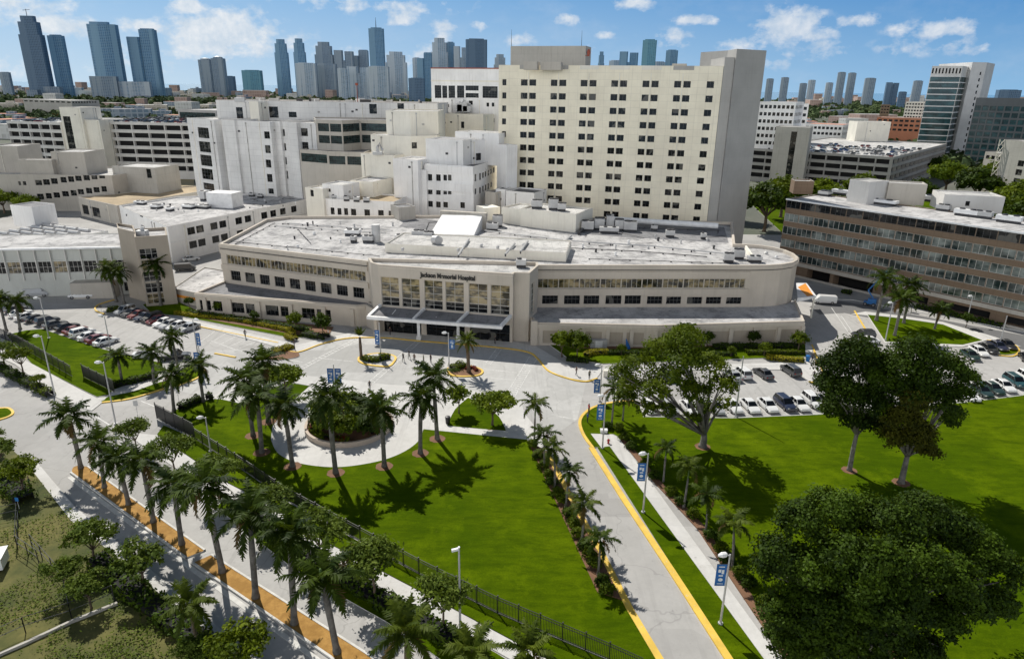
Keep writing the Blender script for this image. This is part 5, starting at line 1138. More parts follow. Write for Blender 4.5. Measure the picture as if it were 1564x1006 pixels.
for i, (px, yt, w, Y, m, shp, lab) in enumerate(T):
    r, z = skytower(px, yt, w, Y, m, lab, shp, rot=.12 if px < 800 else -.15)
    if px == 574: b = MB(); b.tube([(0, 6, z), (0, 6, z+32)], [1.4, .4], 6); b.build('spire', M['metald'], r)
    if px == 38:
        b = MB(); b.tube([(0, 10, z), (0, 10, z+17)], [.8, .7], 5); b.tube([(-8, 10, z+14), (10, 10, z+15.5)], [.6, .5], 5); b.build('crane', M['metald'], r)
for px, w, Y, h in ((60, 14, 1950, 26), (90, 20, 2000, 34), (170, 34, 1950, 62), (215, 40, 1980, 50), (255, 22, 2200, 34), (118, 26, 2300, 30)):
    p = AY(px, 140, Y); sw = w/FPX*Y; r = empty('podium_block', (p.x, Y-30, 0), .3, {60: 'low podium block at the foot of the tallest left tower', 90: 'podium at the foot of the slimmer left tower', 170: 'broad podium at the foot of the bow fronted tower', 215: 'white podium at the foot of the notched tower', 255: 'low grey block right of the notched tower', 118: 'pale low block between the slim and bow fronted towers'}[px], 'building', 'podiums under the left towers')
    b = MB(); b.prism([(-sw/2, 0), (sw/2, 0), (sw/2, 30), (-sw/2, 30)], 0, h); b.build('shaft', GL[2 if px in (215, 118) else 4], r)

# ------------------------------------------------------------------ low city between the campus and the skyline
rc = random.Random(11)
CW = [towermat('low_pale_block', (.40, .40, .38), (.62, .62, .60), 3.2, 4, .8), towermat('low_cream_block', (.36, .33, .28), (.58, .53, .45), 3.2, 5, .8), towermat('low_pink_block', (.30, .21, .18), (.48, .36, .31), 3.2, 4, .8), towermat('low_blue_block', (.12, .17, .22), (.34, .39, .44), 3.5, 5, .5)]
CR = [M['roofw'], M['roof'], M['roofd'], M['terracotta'], M['roofw']]
protos = []
for k in range(10):
    b = MB(); w, d_, h = rc.uniform(16, 42), rc.uniform(12, 26), rc.choice([4, 5, 6, 8, 10, 14])
    b.prism([(-w/2, -d_/2), (w/2, -d_/2), (w/2, d_/2), (-w/2, d_/2)], 0, h, 0, True, False, 1)
    if k % 2: b.box((w*.2, 0, h+1), (w*.25, d_*.3, 2.2))
    if k % 3 == 0: b.prism([(w/2+.02, -d_/2+2), (w/2+9, -d_/2+2), (w/2+9, d_/2-2), (w/2+.02, d_/2-2)], 0, h*.6, 0, True, False, 1)
    protos.append((b.mesh('low_building', [CW[k % 4], CR[k % 5]], tri=True), ['low pale flat roofed building in the distant city', 'low cream flat roofed building in the distant city', 'low pink flat roofed building in the distant city', 'low blue grey flat roofed building in the distant city'][k % 4]))
taken = []
cnt = 0
while cnt < 280:
    y = 470*(4000/470)**rc.random(); px = rc.uniform(-20, 1584)
    if 755 < px < 1165: continue
    if y < 900 and not (1190 < px < 1420 or px < 150): continue
    if y < 620: continue
    x = AY(px, 150, y).x
    if any(abs(x-a) < 45 and abs(y-c) < 40 for a, c in taken): continue
    taken.append((x, y)); me, lab = protos[rc.randrange(10)]
    o = link('low_building', me, None, (x, y, -.05), rc.choice([0.1, -.3, .4, 1.4])); s_ = rc.uniform(.8, 1.5) * (1 if y < 2000 else 1.3); o.scale = (s_, s_, s_*rc.uniform(.8, 1.2)*(1.0 if y < 1800 else 1.6))
    tag(o, lab, 'building', 'low buildings of the distant city'); cnt += 1
# tree canopy of the far city: nobody could count it
def leafquads(C, Nn, size, rng, aspect=.62):
    n = len(C); Nn = Nn/np.linalg.norm(Nn, axis=1, keepdims=True)
    r = rng.normal(size=(n, 3)); a = np.cross(Nn, r); a /= np.linalg.norm(a, axis=1, keepdims=True)+1e-9; b_ = np.cross(Nn, a)
    s = size*rng.uniform(.65, 1.3, (n, 1)) if np.isscalar(size) else size[:, None]*rng.uniform(.65, 1.3, (n, 1))
    V = np.stack([C-a*s, C-b_*s*aspect+Nn*s*.12, C+a*s, C+b_*s*aspect+Nn*s*.12], 1).reshape(-1, 3)
    return V
def quadmesh(name, V, var, mats):
    n = len(V)//4; me = bpy.data.meshes.new(name); me.vertices.add(n*4); me.loops.add(n*4); me.polygons.add(n)
    me.vertices.foreach_set('co', V.astype(np.float32).ravel()); me.loops.foreach_set('vertex_index', np.arange(n*4, dtype=np.int32))
    me.polygons.foreach_set('loop_start', np.arange(0, n*4, 4, dtype=np.int32)); me.polygons.foreach_set('loop_total', np.full(n, 4, dtype=np.int32))
    for m in (mats if isinstance(mats, (list, tuple)) else [mats]): me.materials.append(m)
    at = me.attributes.new('var', 'FLOAT', 'FACE'); at.data.foreach_set('value', np.clip(var, 0, 1).astype(np.float32))
    me.update(calc_edges=True); me.validate(); return me
rng = np.random.default_rng(4)
cs = []
while len(cs) < 5200:
    y = 430*(4000/430)**rc.random()**.85; px = rc.uniform(-30, 1594)
    if 765 < px < 1160: continue
    if y < 620 and px < 1180: continue
    if y < 480 and px < 1440: continue
    x = AY(px, 150, y).x
    if any(abs(x-a) < 20 and abs(y-c) < 16 for a, c in taken): continue
    if math.sin(x*.011+y*.004)+math.sin(y*.006-x*.003)+rc.uniform(-1, 1) < -.55: continue
    cs.append((x, y, rc.uniform(4.5, 9)*(1 if y < 1500 else 1.5)))
cs = np.array(cs); k = 26
D = rng.normal(size=(len(cs)*k, 3)); D /= np.linalg.norm(D, axis=1, keepdims=True); D[:, 2] = np.abs(D[:, 2])
R_ = np.repeat(cs[:, 2], k)[:, None]; CC = np.stack([np.repeat(cs[:, 0], k), np.repeat(cs[:, 1], k), np.zeros(len(D))], 1)+D*R_*np.array([1, 1, 1.15])*rng.uniform(.7, 1, (len(D), 1))+np.array([0, 0, 1])
V = leafquads(CC, D+rng.normal(size=D.shape)*.4, np.repeat(cs[:, 2], k)*.36, rng, .8)
var = np.repeat(rng.uniform(0, .7, len(cs)), k)+rng.uniform(0, .35, len(D))
link('city_trees', quadmesh('city_trees', V, var, M['cityleaf']))['kind'] = 'stuff'
# ------------------------------------------------------------------ vegetation
def ribbon_palm(seed, nfr, flen, e_lo, e_hi, curl, leaflet, lw, nseg=9, per=3):
    """crown of arching fronds with drooping leaflets, centred on the origin"""
    r = np.random.default_rng(seed); V = []; var = []
    for i in range(nfr):
        t = (i+.5)/nfr; az = i*2.39996+r.uniform(-.25, .25); el = rad(e_lo+(e_hi-e_lo)*t+r.uniform(-8, 8)); L = flen*r.uniform(.85, 1.1)*(.82+.25*math.sin(math.pi*min(1, t+.2)))
        ca, sa = math.cos(az), math.sin(az); p = np.array([ca*.1, sa*.1, 0.0]); seg = L/nseg; tw = r.uniform(-.12, .12); fv = r.uniform(.1, .75)*(.55+.6*t); dead = t < .14 and r.random() < .6
        for s in range(nseg):
            f = (s+1)/nseg; e_ = el-rad(curl)*f**1.3*(1.1-.35*t); a2 = az+tw*f
            d = np.array([math.cos(a2)*math.cos(e_), math.sin(a2)*math.cos(e_), math.sin(e_)]); side = np.array([-math.sin(a2), math.cos(a2), 0]); q = p+d*seg
            up = np.cross(d, side); w = .035*(1-f*.6)
            V += [p-side*w, p+side*w, q+side*w*.8, q-side*w*.8]; var.append(1.0 if dead else min(.97, fv*.8))
            if s >= 1:
                ll = leaflet*(math.sin(math.pi*min(1, .18+.80*f))**.6)
                for k in range(per):
                    c = p+d*seg*(k/per)
                    for sg in (-1, 1):
                        dr = side*sg*(.80)+d*.55+np.array([0, 0, -1])*r.uniform(.15, .75)+up*r.uniform(-.2, .35); dr /= np.linalg.norm(dr); tip = c+dr*ll*r.uniform(.85, 1.1)
                        V += [c-d*lw*.5, c+d*lw*.5, tip*.45+c*.55+d*lw*.55+np.array([0, 0, -.02]), tip]; var.append(1.0 if dead else min(.97, fv+r.uniform(-.12, .2)))
            p = q
    return np.array(V), np.array(var)
def palm_proto(seed, h, tr, nfr, flen, e_lo, e_hi, curl, leaflet, lw, leaf, shaft=True, bark='bark', lean=.25, name='royal_palm'):
    r = random.Random(seed); lx, ly = r.uniform(-lean, lean), r.uniform(-lean, lean); ts = h-(1.7 if shaft else .3)
    b = MB(); zz = [-.2, .25, .9, h*.3, h*.55, ts]; rr = [tr*1.55, tr*1.35, tr*1.08, tr*1.0, tr*1.06, tr*.72]
    b.tube([(lx*(z/h)**2, ly*(z/h)**2, z) for z in zz], rr, 9); tm = b.mesh('trunk', M[bark], True)
    sm = None
    if shaft:
        b = MB(); b.tube([(lx*(z/h)**2, ly*(z/h)**2, z) for z in (ts-.02, ts+.5, h-.2, h+.15)], [tr*.80, tr*.78, tr*.5, tr*.3], 8); sm = b.mesh('crownshaft', M['shaft'], True)
    V, var = ribbon_palm(seed, nfr, flen, e_lo, e_hi, curl, leaflet, lw)
    V = V+np.array([lx, ly, h]); cm = quadmesh('crown', V, var, M[leaf]); return tm, sm, cm
ROYAL = [palm_proto(20+i, 11.4, .32, 22+i % 3, 4.7, -38, 76, 76, 1.10, .24, 'palm') for i in range(5)]
SMALL = [palm_proto(40+i, 6.6, .14, 14, 2.8, -25, 72, 82, .70, .16, 'palm' if i % 2 else 'palmy', True, 'bark', .5) for i in range(4)]
BUSHY = [palm_proto(60+i, 5.0, .16, 22, 2.9, -30, 80, 60, .7, .15, 'palmy', False, 'barkd', .5) for i in range(2)]
DATE = palm_proto(70, 6.6, .33, 34, 3.0, -30, 78, 62, .5, .13, 'palmy', False, 'barkd', .1)
TUFT = palm_proto(71, 5.2, .28, 16, 1.9, 45, 86, 35, .4, .12, 'palmy', False, 'barkd', .1)
rp = random.Random(9)
def palm(proto, base, crown, label, group, z=.12, name='royal_palm', hx=None):
    x, y = G(*base); p = AY(*crown, y); h = p.z-z
    if hx: h = hx
    r = empty(name, (x, y, z), rp.uniform(0, 6.28), label, 'palm tree', group); r.rotation_euler = (rad(rp.uniform(-3.5, 3.5)), rad(rp.uniform(-3.5, 3.5)), r.rotation_euler[2]); H0 = max(v.co.z for v in proto[0].vertices)+(1.7 if proto[1] else .3)
    s_ = h/H0; k = s_**.5 if s_ < 1 else s_
    link('trunk', proto[0], r, None, None, (k, k, s_))
    if proto[1]: link('crownshaft', proto[1], r, None, None, (k, k, s_))
    # crown keeps its own size
    o = link('crown', proto[2], r); kk = k*rp.uniform(.90, 1.10); o.scale = (kk, kk*rp.uniform(.95, 1.05), k*rp.uniform(.92, 1.08)); o.location = (0, 0, H0*(s_-k)); return r
for i, (b_, c_, lab) in enumerate([((124, 716), (109, 632), 'first royal palm at the rounded tip of the ochre median'), ((160, 745), (147, 673), 'second royal palm from the tip of the ochre median'), ((197, 771), (175, 690), 'third royal palm from the tip of the ochre median'),
    ((235, 798), (217, 708), 'fourth royal palm from the tip of the ochre median'), ((278, 832), (258, 733), 'fifth royal palm from the tip, just before the drain gap in the median'), ((340, 874), (322, 749), 'sixth royal palm, first after the drain gap in the median'),
    ((391, 913), (376, 786), 'seventh royal palm from the tip of the ochre median'), ((450, 953), (430, 824), 'eighth royal palm from the tip of the ochre median'), ((515, 997), (503, 869), 'ninth and lowest royal palm visible in the ochre median')]):
    palm(ROYAL[i % 5], b_, c_, lab, 'royal palms along the ochre median', .15)
for i, (b_, c_, lab) in enumerate([((410, 645), (402, 547), 'tallest royal palm at the back left of the round planter'), ((387, 666), (372, 576), 'royal palm furthest left beside the round planter'), ((400, 692), (392, 594), 'royal palm left of the planter, in front of the tallest one'),
    ((447, 713), (438, 616), 'royal palm left of the planter on the edge of the round walk'), ((513, 723), (510, 612), 'royal palm directly in front of the planter, on the left'), ((587, 713), (583, 614), 'royal palm directly in front of the planter, on the right'),
    ((642, 693), (633, 602), 'royal palm right of the planter in its own mulch ring'), ((668, 671), (664, 578), 'royal palm furthest right of the planter near the straight walk')]):
    palm(ROYAL[(i+2) % 5], b_, c_, lab, 'royal palms around the round planter'); disc(*b_, 1.15)
for i, (b_, c_, lab) in enumerate([((311, 614), (307, 556), 'palm at the corner of the main lawn near the left driveway'), ((266, 628), (261, 569), 'palm by the dark screened fence at the left gate'), ((272, 563), (267, 517), 'palm on the island beside the black parked pickup'),
    ((235, 583), (227, 532), 'palm in the lawn right of the hedge by the car park'), ((187, 585), (181, 540), 'palm at the end of the screened fence in the left lawn'), ((31, 503), (24, 453), 'palm at far left beside the parked cars'), ((10, 506), (3, 455), 'palm touching the left picture edge by the car park'),
    ((178, 461), (172, 402), 'palm left of the taupe stair tower'), ((190, 464), (185, 412), 'palm just behind the one left of the stair tower'), ((246, 467), (243, 399), 'palm in front of the glazed bay of the stair tower')]):
    palm(ROYAL[(i+1) % 5], b_, c_, lab, 'palms around the left car park', .12 if i not in () else 0)
for i, (b_, c_, lab) in enumerate([((816, 679), (818, 620), 'small palm at the top of the driveway bed'), ((831, 718), (834, 655), 'second small palm down the left driveway bed'), ((847, 745), (850, 680), 'third small palm down the left driveway bed'),
    ((864, 778), (868, 722), 'fourth small palm down the left driveway bed'), ((888, 831), (893, 767), 'fifth small palm down the left driveway bed'), ((913, 880), (917, 821), 'lowest small palm in the left driveway bed')]):
    palm(SMALL[i % 4], b_, c_, lab, 'small palms in the left driveway bed', .15, 'small_palm')
for i, (b_, c_, lab) in enumerate([((1013, 736), (1016, 681), 'small palm right of the sidewalk below the big spreading tree'), ((1044, 776), (1047, 716), 'second small palm right of the sidewalk'), ((1077, 815), (1078, 757), 'third small palm right of the sidewalk'), ((1118, 866), (1122, 794), 'lowest small palm right of the sidewalk near the huge dark tree'),
    ((934, 653), (932, 594), 'small palm by the flag banners at the driveway curve'), ((951, 643), (953, 600), 'small palm half hidden by the spreading tree')]):
    palm(SMALL[(i+1) % 4], b_, c_, lab, 'small palms right of the sidewalk', .15, 'small_palm')
for i, (b_, c_, lab) in enumerate([((1338, 490), (1350, 418), 'tall palm left of the pair in the grass strip before the brown office'), ((1366, 513), (1376, 452), 'palm in front of the pair before the brown office'), ((1380, 494), (1389, 438), 'palm right of the pair before the brown office'), ((1427, 503), (1433, 467), 'short palm standing alone before the brown office')]):
    palm(ROYAL[i], b_, c_, lab, 'palms in the grass strip by the brown office')
palm(DATE, (716, 569), (711, 522), 'bushy date palm on the island in front of the entrance', None, .14, 'date_palm'); palm(TUFT, (552, 549), (551, 512), 'narrow upright palm on the left entrance island', None, .14, 'upright_palm')
for i, (b_, c_, lab) in enumerate([((303, 988), (303, 915), 'bushy palm beside the left carriageway at bottom left'), ((622, 1052), (622, 960), 'bushy palm cut by the bottom edge below the street trees'), ((722, 1058), (724, 985), 'yellowish palm at the bottom edge by the security camera pole'), ((800, 1062), (795, 995), 'bushy palm at the bottom edge right of the camera pole')]):
    palm(BUSHY[i % 2], b_, c_, lab, 'bushy palms near the bottom edge', .1, 'bushy_palm')

def crown_mesh(lobes, n, size, seed, clump=24, mat='leafm', gap=.0, flat=1.0, spread=.5, lump=.25):
    r = np.random.default_rng(seed); Lb = np.array(lobes, float); wts = Lb[:, 3]*Lb[:, 4]; wts /= wts.sum()
    nc = max(4, n//clump); li = r.choice(len(Lb), nc, p=wts); D = r.normal(size=(nc, 3)); D /= np.linalg.norm(D, axis=1, keepdims=True)
    D[:, 2] = np.where(D[:, 2] < -.35, -D[:, 2]*.6, D[:, 2])
    rr = (.50+.52*r.random(nc)**.6)[:, None]; cc = Lb[li, :3]+D*rr*Lb[li, 3:6]
    cs_ = spread*np.minimum(Lb[li, 3], Lb[li, 5])[:, None]*.42
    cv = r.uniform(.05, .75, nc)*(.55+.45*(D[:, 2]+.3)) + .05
    cv = cv*(1-lump)+lump*r.uniform(0, .95, len(Lb))[li]*(.45+.55*(D[:, 2]+.3)); cv = np.where(D[:, 2] < -.05, cv*.55, cv)  # lighter tops, darker undersides: crown shading put into the leaf colour
    P = np.repeat(cc, clump, 0)+r.normal(size=(nc*clump, 3))*np.repeat(cs_, clump, 0)*np.array([1, 1, .75])
    Nn = np.repeat(D+r.normal(size=D.shape)*.35, clump, 0)*.8+r.normal(size=P.shape)*.45+np.array([0, 0, .40])
    V = leafquads(P, Nn, size, r, .6); var = np.minimum(.97, np.repeat(cv, clump)+r.uniform(-.12, .25, len(P)))
    return quadmesh('crown', V, var, M[mat])
def limb_mesh(lobes, h0, tr, seed, mat='bark', forks=3, trunk_top=None):
    r = random.Random(seed); b = MB(); zt = trunk_top or h0
    if forks > 1 and trunk_top is None:
        pass
    b.tube([(0, 0, -.2), (0, 0, .35), (r.uniform(-.1, .1), r.uniform(-.1, .1), zt*.55), (0, 0, zt)], [tr*1.6, tr*1.1, tr*.95, tr*.8], 8)
    for lx, ly, lz, rx, ry, rz in lobes:
        m = (lx*.45+r.uniform(-.3, .3), ly*.45+r.uniform(-.3, .3), zt+(lz-zt)*.5); b.tube([(0, 0, zt*.96), m, (lx, ly, lz)], [tr*.55, tr*.36, tr*.12], 6)
        for k in range(2):
            q = (lx+r.uniform(-.6, .6)*rx, ly+r.uniform(-.6, .6)*ry, lz+r.uniform(-.1, .5)*rz); b.tube([m, tuple((Vector(m)+Vector(q))/2+Vector((0, 0, .2))), q], [tr*.25, tr*.16, tr*.05], 5)
    return b.mesh('trunk', M[mat], True)
def lobes_ring(R, z, n, rad_, seed, zj=.25, top=True, squash=.75):
    r = random.Random(seed); out = []
    for i in range(n):
        a = 6.283*i/n+r.uniform(-.3, .3); d = R*r.uniform(.75, 1.1); out.append((d*math.cos(a), d*math.sin(a), z+r.uniform(-zj, zj)*rad_, rad_*r.uniform(.8, 1.15), rad_*r.uniform(.8, 1.15), rad_*squash*r.uniform(.8, 1.1)))
    if top: out.append((0, 0, z+rad_*.5, rad_*1.1, rad_*1.1, rad_*squash))
    return out
class TreeP: pass
def tproto(lobes, trunk_h, tr, n, size, seed, mat, bark='bark', clump=24, spread=.5):
    return limb_mesh(lobes, trunk_h, tr, seed, bark), crown_mesh(lobes, n, size, seed, clump, mat, spread=spread)

def tree(proto, base, label, group=None, z=.12, s=1.0, name='broadleaf_tree', rz=None, world=None, cat='tree', ring=0):
    x, y = world or G(*base); r = empty(name, (x, y, z), rp.uniform(0, 6.28) if rz is None else rz, label, cat, group)
    if proto[0]: link('trunk', proto[0], r, None, None, s)
    link('crown' if proto[0] else 'foliage', proto[1], r, None, None, s)
    if ring: disc(*base, ring)
    return r
# big spreading tree right of the driveway
def pxlobe(base_xy, px, py, rx, rz_, dy=0.0, s=1.0):
    """crown lobe through a sight line at the tree's distance (+dy metres)"""
    p = AY(px, py, base_xy[1]+dy); return (p.x-base_xy[0], dy, p.z, rx, rx*1.05, rz_)
B1 = G(1073, 683)
lob = [pxlobe(B1, *q) for q in [(975, 560, 2.6, 1.7, 1.0), (1010, 535, 2.6, 1.7, 3.0), (1045, 520, 2.8, 1.8, 0), (1045, 545, 2.8, 1.7, -2.5), (1085, 560, 2.6, 1.8, 2), (1100, 590, 2.2, 1.6, -1), (1000, 595, 2.4, 1.5, -2.5), (960, 590, 2.2, 1.5, 2), (1060, 600, 2.2, 1.5, -3.5), (1030, 575, 2.6, 1.6, -1), (1075, 625, 1.6, 1.2, 1), (1020, 625, 1.5, 1.1, -1), (1105, 618, 1.3, 1.1, 1.5), (948, 572, 1.6, 1.3, 0), (955, 610, 1.5, 1.2, -.5), (988, 622, 1.5, 1.1, -1), (1060, 640, 1.3, 1.0, -1.5)]]
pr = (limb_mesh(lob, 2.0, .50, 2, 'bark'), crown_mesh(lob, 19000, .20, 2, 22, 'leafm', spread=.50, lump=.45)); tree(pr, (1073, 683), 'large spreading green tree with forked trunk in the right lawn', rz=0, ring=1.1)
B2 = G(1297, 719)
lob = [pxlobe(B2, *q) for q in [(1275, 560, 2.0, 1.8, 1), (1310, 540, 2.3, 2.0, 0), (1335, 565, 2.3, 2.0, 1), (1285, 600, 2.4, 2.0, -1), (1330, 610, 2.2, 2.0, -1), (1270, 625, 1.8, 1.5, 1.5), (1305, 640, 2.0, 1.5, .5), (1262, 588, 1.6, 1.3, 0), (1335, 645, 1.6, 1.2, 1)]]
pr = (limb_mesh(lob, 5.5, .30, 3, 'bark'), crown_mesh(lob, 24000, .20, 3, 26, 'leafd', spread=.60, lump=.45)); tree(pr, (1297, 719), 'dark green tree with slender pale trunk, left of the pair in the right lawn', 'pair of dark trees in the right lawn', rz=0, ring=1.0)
B3 = G(1376, 738)
lob = [pxlobe(B3, *q) for q in [(1400, 540, 2.6, 2.0, 2), (1440, 560, 2.4, 2.0, 2.5), (1370, 560, 2.3, 2.0, 1.5), (1460, 600, 2.0, 1.8, 1.5), (1425, 610, 2.4, 2.0, 1), (1450, 635, 1.6, 1.5, 2), (1385, 600, 2.2, 1.8, 0), (1480, 580, 1.4, 1.2, 2), (1345, 585, 1.8, 1.6, 1), (1352, 625, 1.5, 1.4, .5), (1410, 580, 2.2, 1.9, 0)]]
lob2 = [pxlobe(B3, *q) for q in [(1380, 640, 2.0, 1.7, -1), (1400, 665, 2.0, 1.5, -1.5), (1365, 670, 1.7, 1.3, -1), (1415, 690, 1.5, 1.1, -1), (1395, 615, 1.5, 1.3, -1.5)]]
r3 = tree((limb_mesh(lob+lob2, 4.0, .36, 4, 'bark'), crown_mesh(lob, 22000, .20, 4, 26, 'leafd', spread=.60, lump=.45)), (1376, 738), 'dark tree with thick trunk and olive lower crown, right of the lawn pair', 'pair of dark trees in the right lawn', rz=0, ring=1.1)
o = link('olive_crown', crown_mesh(lob2, 11000, .19, 5, 26, 'leafo', spread=.64), r3); o['label'] = 'olive brown lower crown'
# huge dark tree, bottom right
B4 = G(1335, 1000)
lob = [pxlobe(B4, *q) for q in [(1190, 850, 2.2, 1.8, 0), (1225, 800, 2.4, 1.9, 2), (1270, 780, 2.6, 2.0, 3), (1320, 790, 2.4, 2.0, 4), (1365, 800, 2.6, 2.0, 2), (1410, 785, 2.5, 1.9, 4), (1450, 810, 2.6, 2.0, 4), (1490, 840, 2.5, 2.0, 3), (1525, 870, 2.3, 1.9, 2.5), (1240, 870, 2.4, 1.8, -1), (1290, 850, 2.6, 1.9, -1), (1340, 860, 2.6, 1.9, -2), (1400, 860, 2.6, 1.9, -1), (1450, 880, 2.5, 1.9, -1), (1500, 920, 2.3, 1.8, 1), (1210, 920, 2.1, 1.7, -1), (1260, 930, 2.3, 1.7, -3), (1320, 930, 2.3, 1.7, -3.5), (1385, 940, 2.2, 1.6, -3), (1440, 945, 2.1, 1.6, -2), (1195, 975, 1.8, 1.5, -1), (1240, 990, 1.9, 1.4, -3), (1410, 985, 1.6, 1.2, -2), (1170, 870, 1.5, 1.3, 1), (1530, 925, 1.5, 1.3, 2), (1290, 985, 1.9, 1.4, -4.5), (1350, 965, 1.9, 1.3, -5.5), (1390, 1000, 1.8, 1.3, -5), (1220, 1030, 1.9, 1.4, -3.5), (1290, 1035, 1.6, 1.2, -5), (1425, 1010, 1.3, 1.1, -2.5), (1315, 890, 2.4, 1.7, -3), (1370, 895, 2.3, 1.7, -3), (1300, 960, 2.1, 1.5, -4), (1250, 960, 2.0, 1.5, -3.5), (1355, 930, 2.2, 1.5, -4.5), (1190, 940, 1.8, 1.5, -2), (1215, 985, 1.8, 1.4, -3), (1330, 1000, 1.6, 1.0, -6), (1470, 920, 2.0, 1.6, -1)]]
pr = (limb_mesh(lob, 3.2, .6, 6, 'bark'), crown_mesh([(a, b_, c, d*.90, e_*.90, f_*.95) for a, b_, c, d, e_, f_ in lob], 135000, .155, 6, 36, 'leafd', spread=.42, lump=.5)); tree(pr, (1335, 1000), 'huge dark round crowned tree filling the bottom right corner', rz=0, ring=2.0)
# triangle bed trees, plaza tree
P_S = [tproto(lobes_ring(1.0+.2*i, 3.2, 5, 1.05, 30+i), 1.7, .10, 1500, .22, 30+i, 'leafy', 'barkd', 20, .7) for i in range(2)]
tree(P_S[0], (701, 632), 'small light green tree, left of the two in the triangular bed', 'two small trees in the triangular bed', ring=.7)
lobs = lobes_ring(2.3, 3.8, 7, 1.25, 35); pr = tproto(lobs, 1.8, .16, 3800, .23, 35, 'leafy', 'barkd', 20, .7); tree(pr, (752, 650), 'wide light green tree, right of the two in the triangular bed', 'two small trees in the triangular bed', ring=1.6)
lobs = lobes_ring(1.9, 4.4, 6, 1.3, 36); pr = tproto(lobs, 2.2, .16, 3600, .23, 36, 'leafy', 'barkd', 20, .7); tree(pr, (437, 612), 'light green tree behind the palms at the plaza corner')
# street trees
ST = [tproto(lobes_ring(1.7+.3*(i % 2), 4.4, 6, 1.15, 50+i), 2.2, .12, 2600, .19, 50+i, 'leafg', 'barkd', 16, .8) for i in range(3)]
for i, (b_, s_, lab) in enumerate([((210, 692), .85, 'first grey green street tree at the top of the sidewalk'), ((268, 728), .95, 'second street tree down the sidewalk by the fence'), ((336, 764), 1.0, 'third street tree down the sidewalk by the fence'), ((414, 814), 1.0, 'fourth street tree down the sidewalk by the fence'),
    ((491, 862), 1.0, 'fifth street tree down the sidewalk, brightest green'), ((572, 915), 1.1, 'sixth street tree, beside the brown twiggy shrub'), ((678, 962), .95, 'seventh street tree, left of the security camera pole')]):
    tree(ST[i % 3], b_, lab, 'street trees along the fenced sidewalk', .1, s_, 'street_tree')
tree(tproto(lobes_ring(1.2, 3.0, 4, 1.1, 58), 1.2, .1, 1500, .16, 58, 'leafb', 'barkd', 20, .7), (548, 895), 'brown twiggy shrub tree by the fence', None, .1, 1.0, 'street_tree')
LT_ = [tproto(lobes_ring(1.8, 4.2, 6, 1.15, 80+i), 2.0, .15, 2500, .19, 80+i, ['leafm', 'leafg', 'leafg'][i], 'barkd', 22, .7) for i in range(3)]
for b_, s_, k, lab in [((38, 757), .95, 0, 'round green tree by the hedge at the left kerb'), ((0, 725), .95, 1, 'tree cut by the left edge above the round green tree'), ((147, 862), 1.0, 2, 'dense green tree at the kerb above the palm at bottom left'), ((222, 899), 1.0, 1, 'spreading multi stem tree at the kerb, just below the dense green one'),
    ((104, 905), .75, 1, 'scrubby tree by the wire fence in the rough lot'), ((140, 930), .75, 1, 'scrubby tree leaning over the low wall in the rough lot'), ((378, 1040), 1.05, 0, 'tree top at the bottom edge under the left carriageway'), ((300, 1028), .7, 2, 'bush tree below the bushy palm at bottom left'),
    ((36, 571), .95, 0, 'tree over the left sidewalk near the street corner'), ((8, 560), .9, 1, 'tree at the left edge over the upper sidewalk'), ((63, 594), .5, 0, 'young sapling in the hedge by the left corner'), ((-6, 692), .7, 2, 'small tree at the left edge beside the little island')]:
    tree(LT_[k], b_, lab, 'trees along the left roadside', .12, s_*.9)
# round shrubs and small trees by the entrance building
SH = [tproto(lobes_ring(.55, 1.9, 4, .85, 90+i, squash=.9), .9, .08, 1100, .20, 90+i, ['leafm', 'leafd', 'leafm'][i], 'barkd', 18, .7) for i in range(3)]
for b_, s_, k, lab in [((452, 505), 1.25, 0, 'bright shrub tree left of the entrance, further from the door'), ((493, 512), 1.4, 1, 'shrub tree nearest the entrance on its left'), ((390, 493), .8, 1, 'low dark round shrub before the left wing, mid way'), ((337, 480), .95, 0, 'round shrub before the second window pair of the left wing'), ((290, 471), .8, 1, 'round shrub at the far left corner of the wing'),
    ((858, 545), 1.6, 0, 'leafy tree right of the entrance, left of the two together'), ((881, 548), 1.7, 2, 'leafy tree right of the entrance, right of the two together'), ((1006, 530), .85, 1, 'dark round shrub behind the bright tree crown'), ((1080, 530), 1.0, 1, 'dark round shrub in the middle of the right wing wall'), ((1150, 528), .95, 1, 'dark round shrub towards the right end of the wing wall'),
    ((1219, 535), 1.2, 2, 'trimmed tree at the right corner of the wing'), ((1167, 545), .9, 0, 'light round shrub by the yellow hedge'), ((1116, 545), .65, 0, 'small light shrub between the hedges'), ((949, 543), .7, 0, 'small light shrub at the start of the right lawn strip'), ((1042, 540), 1.9, 2, 'bright leafy tree against the right wing wall'), ((1475, 500), 1.0, 1, 'clipped round shrub by the side road')]:
    tree(SH[k], b_, lab, 'shrubs and small trees by the entrance building', .13, s_, 'shrub_tree')
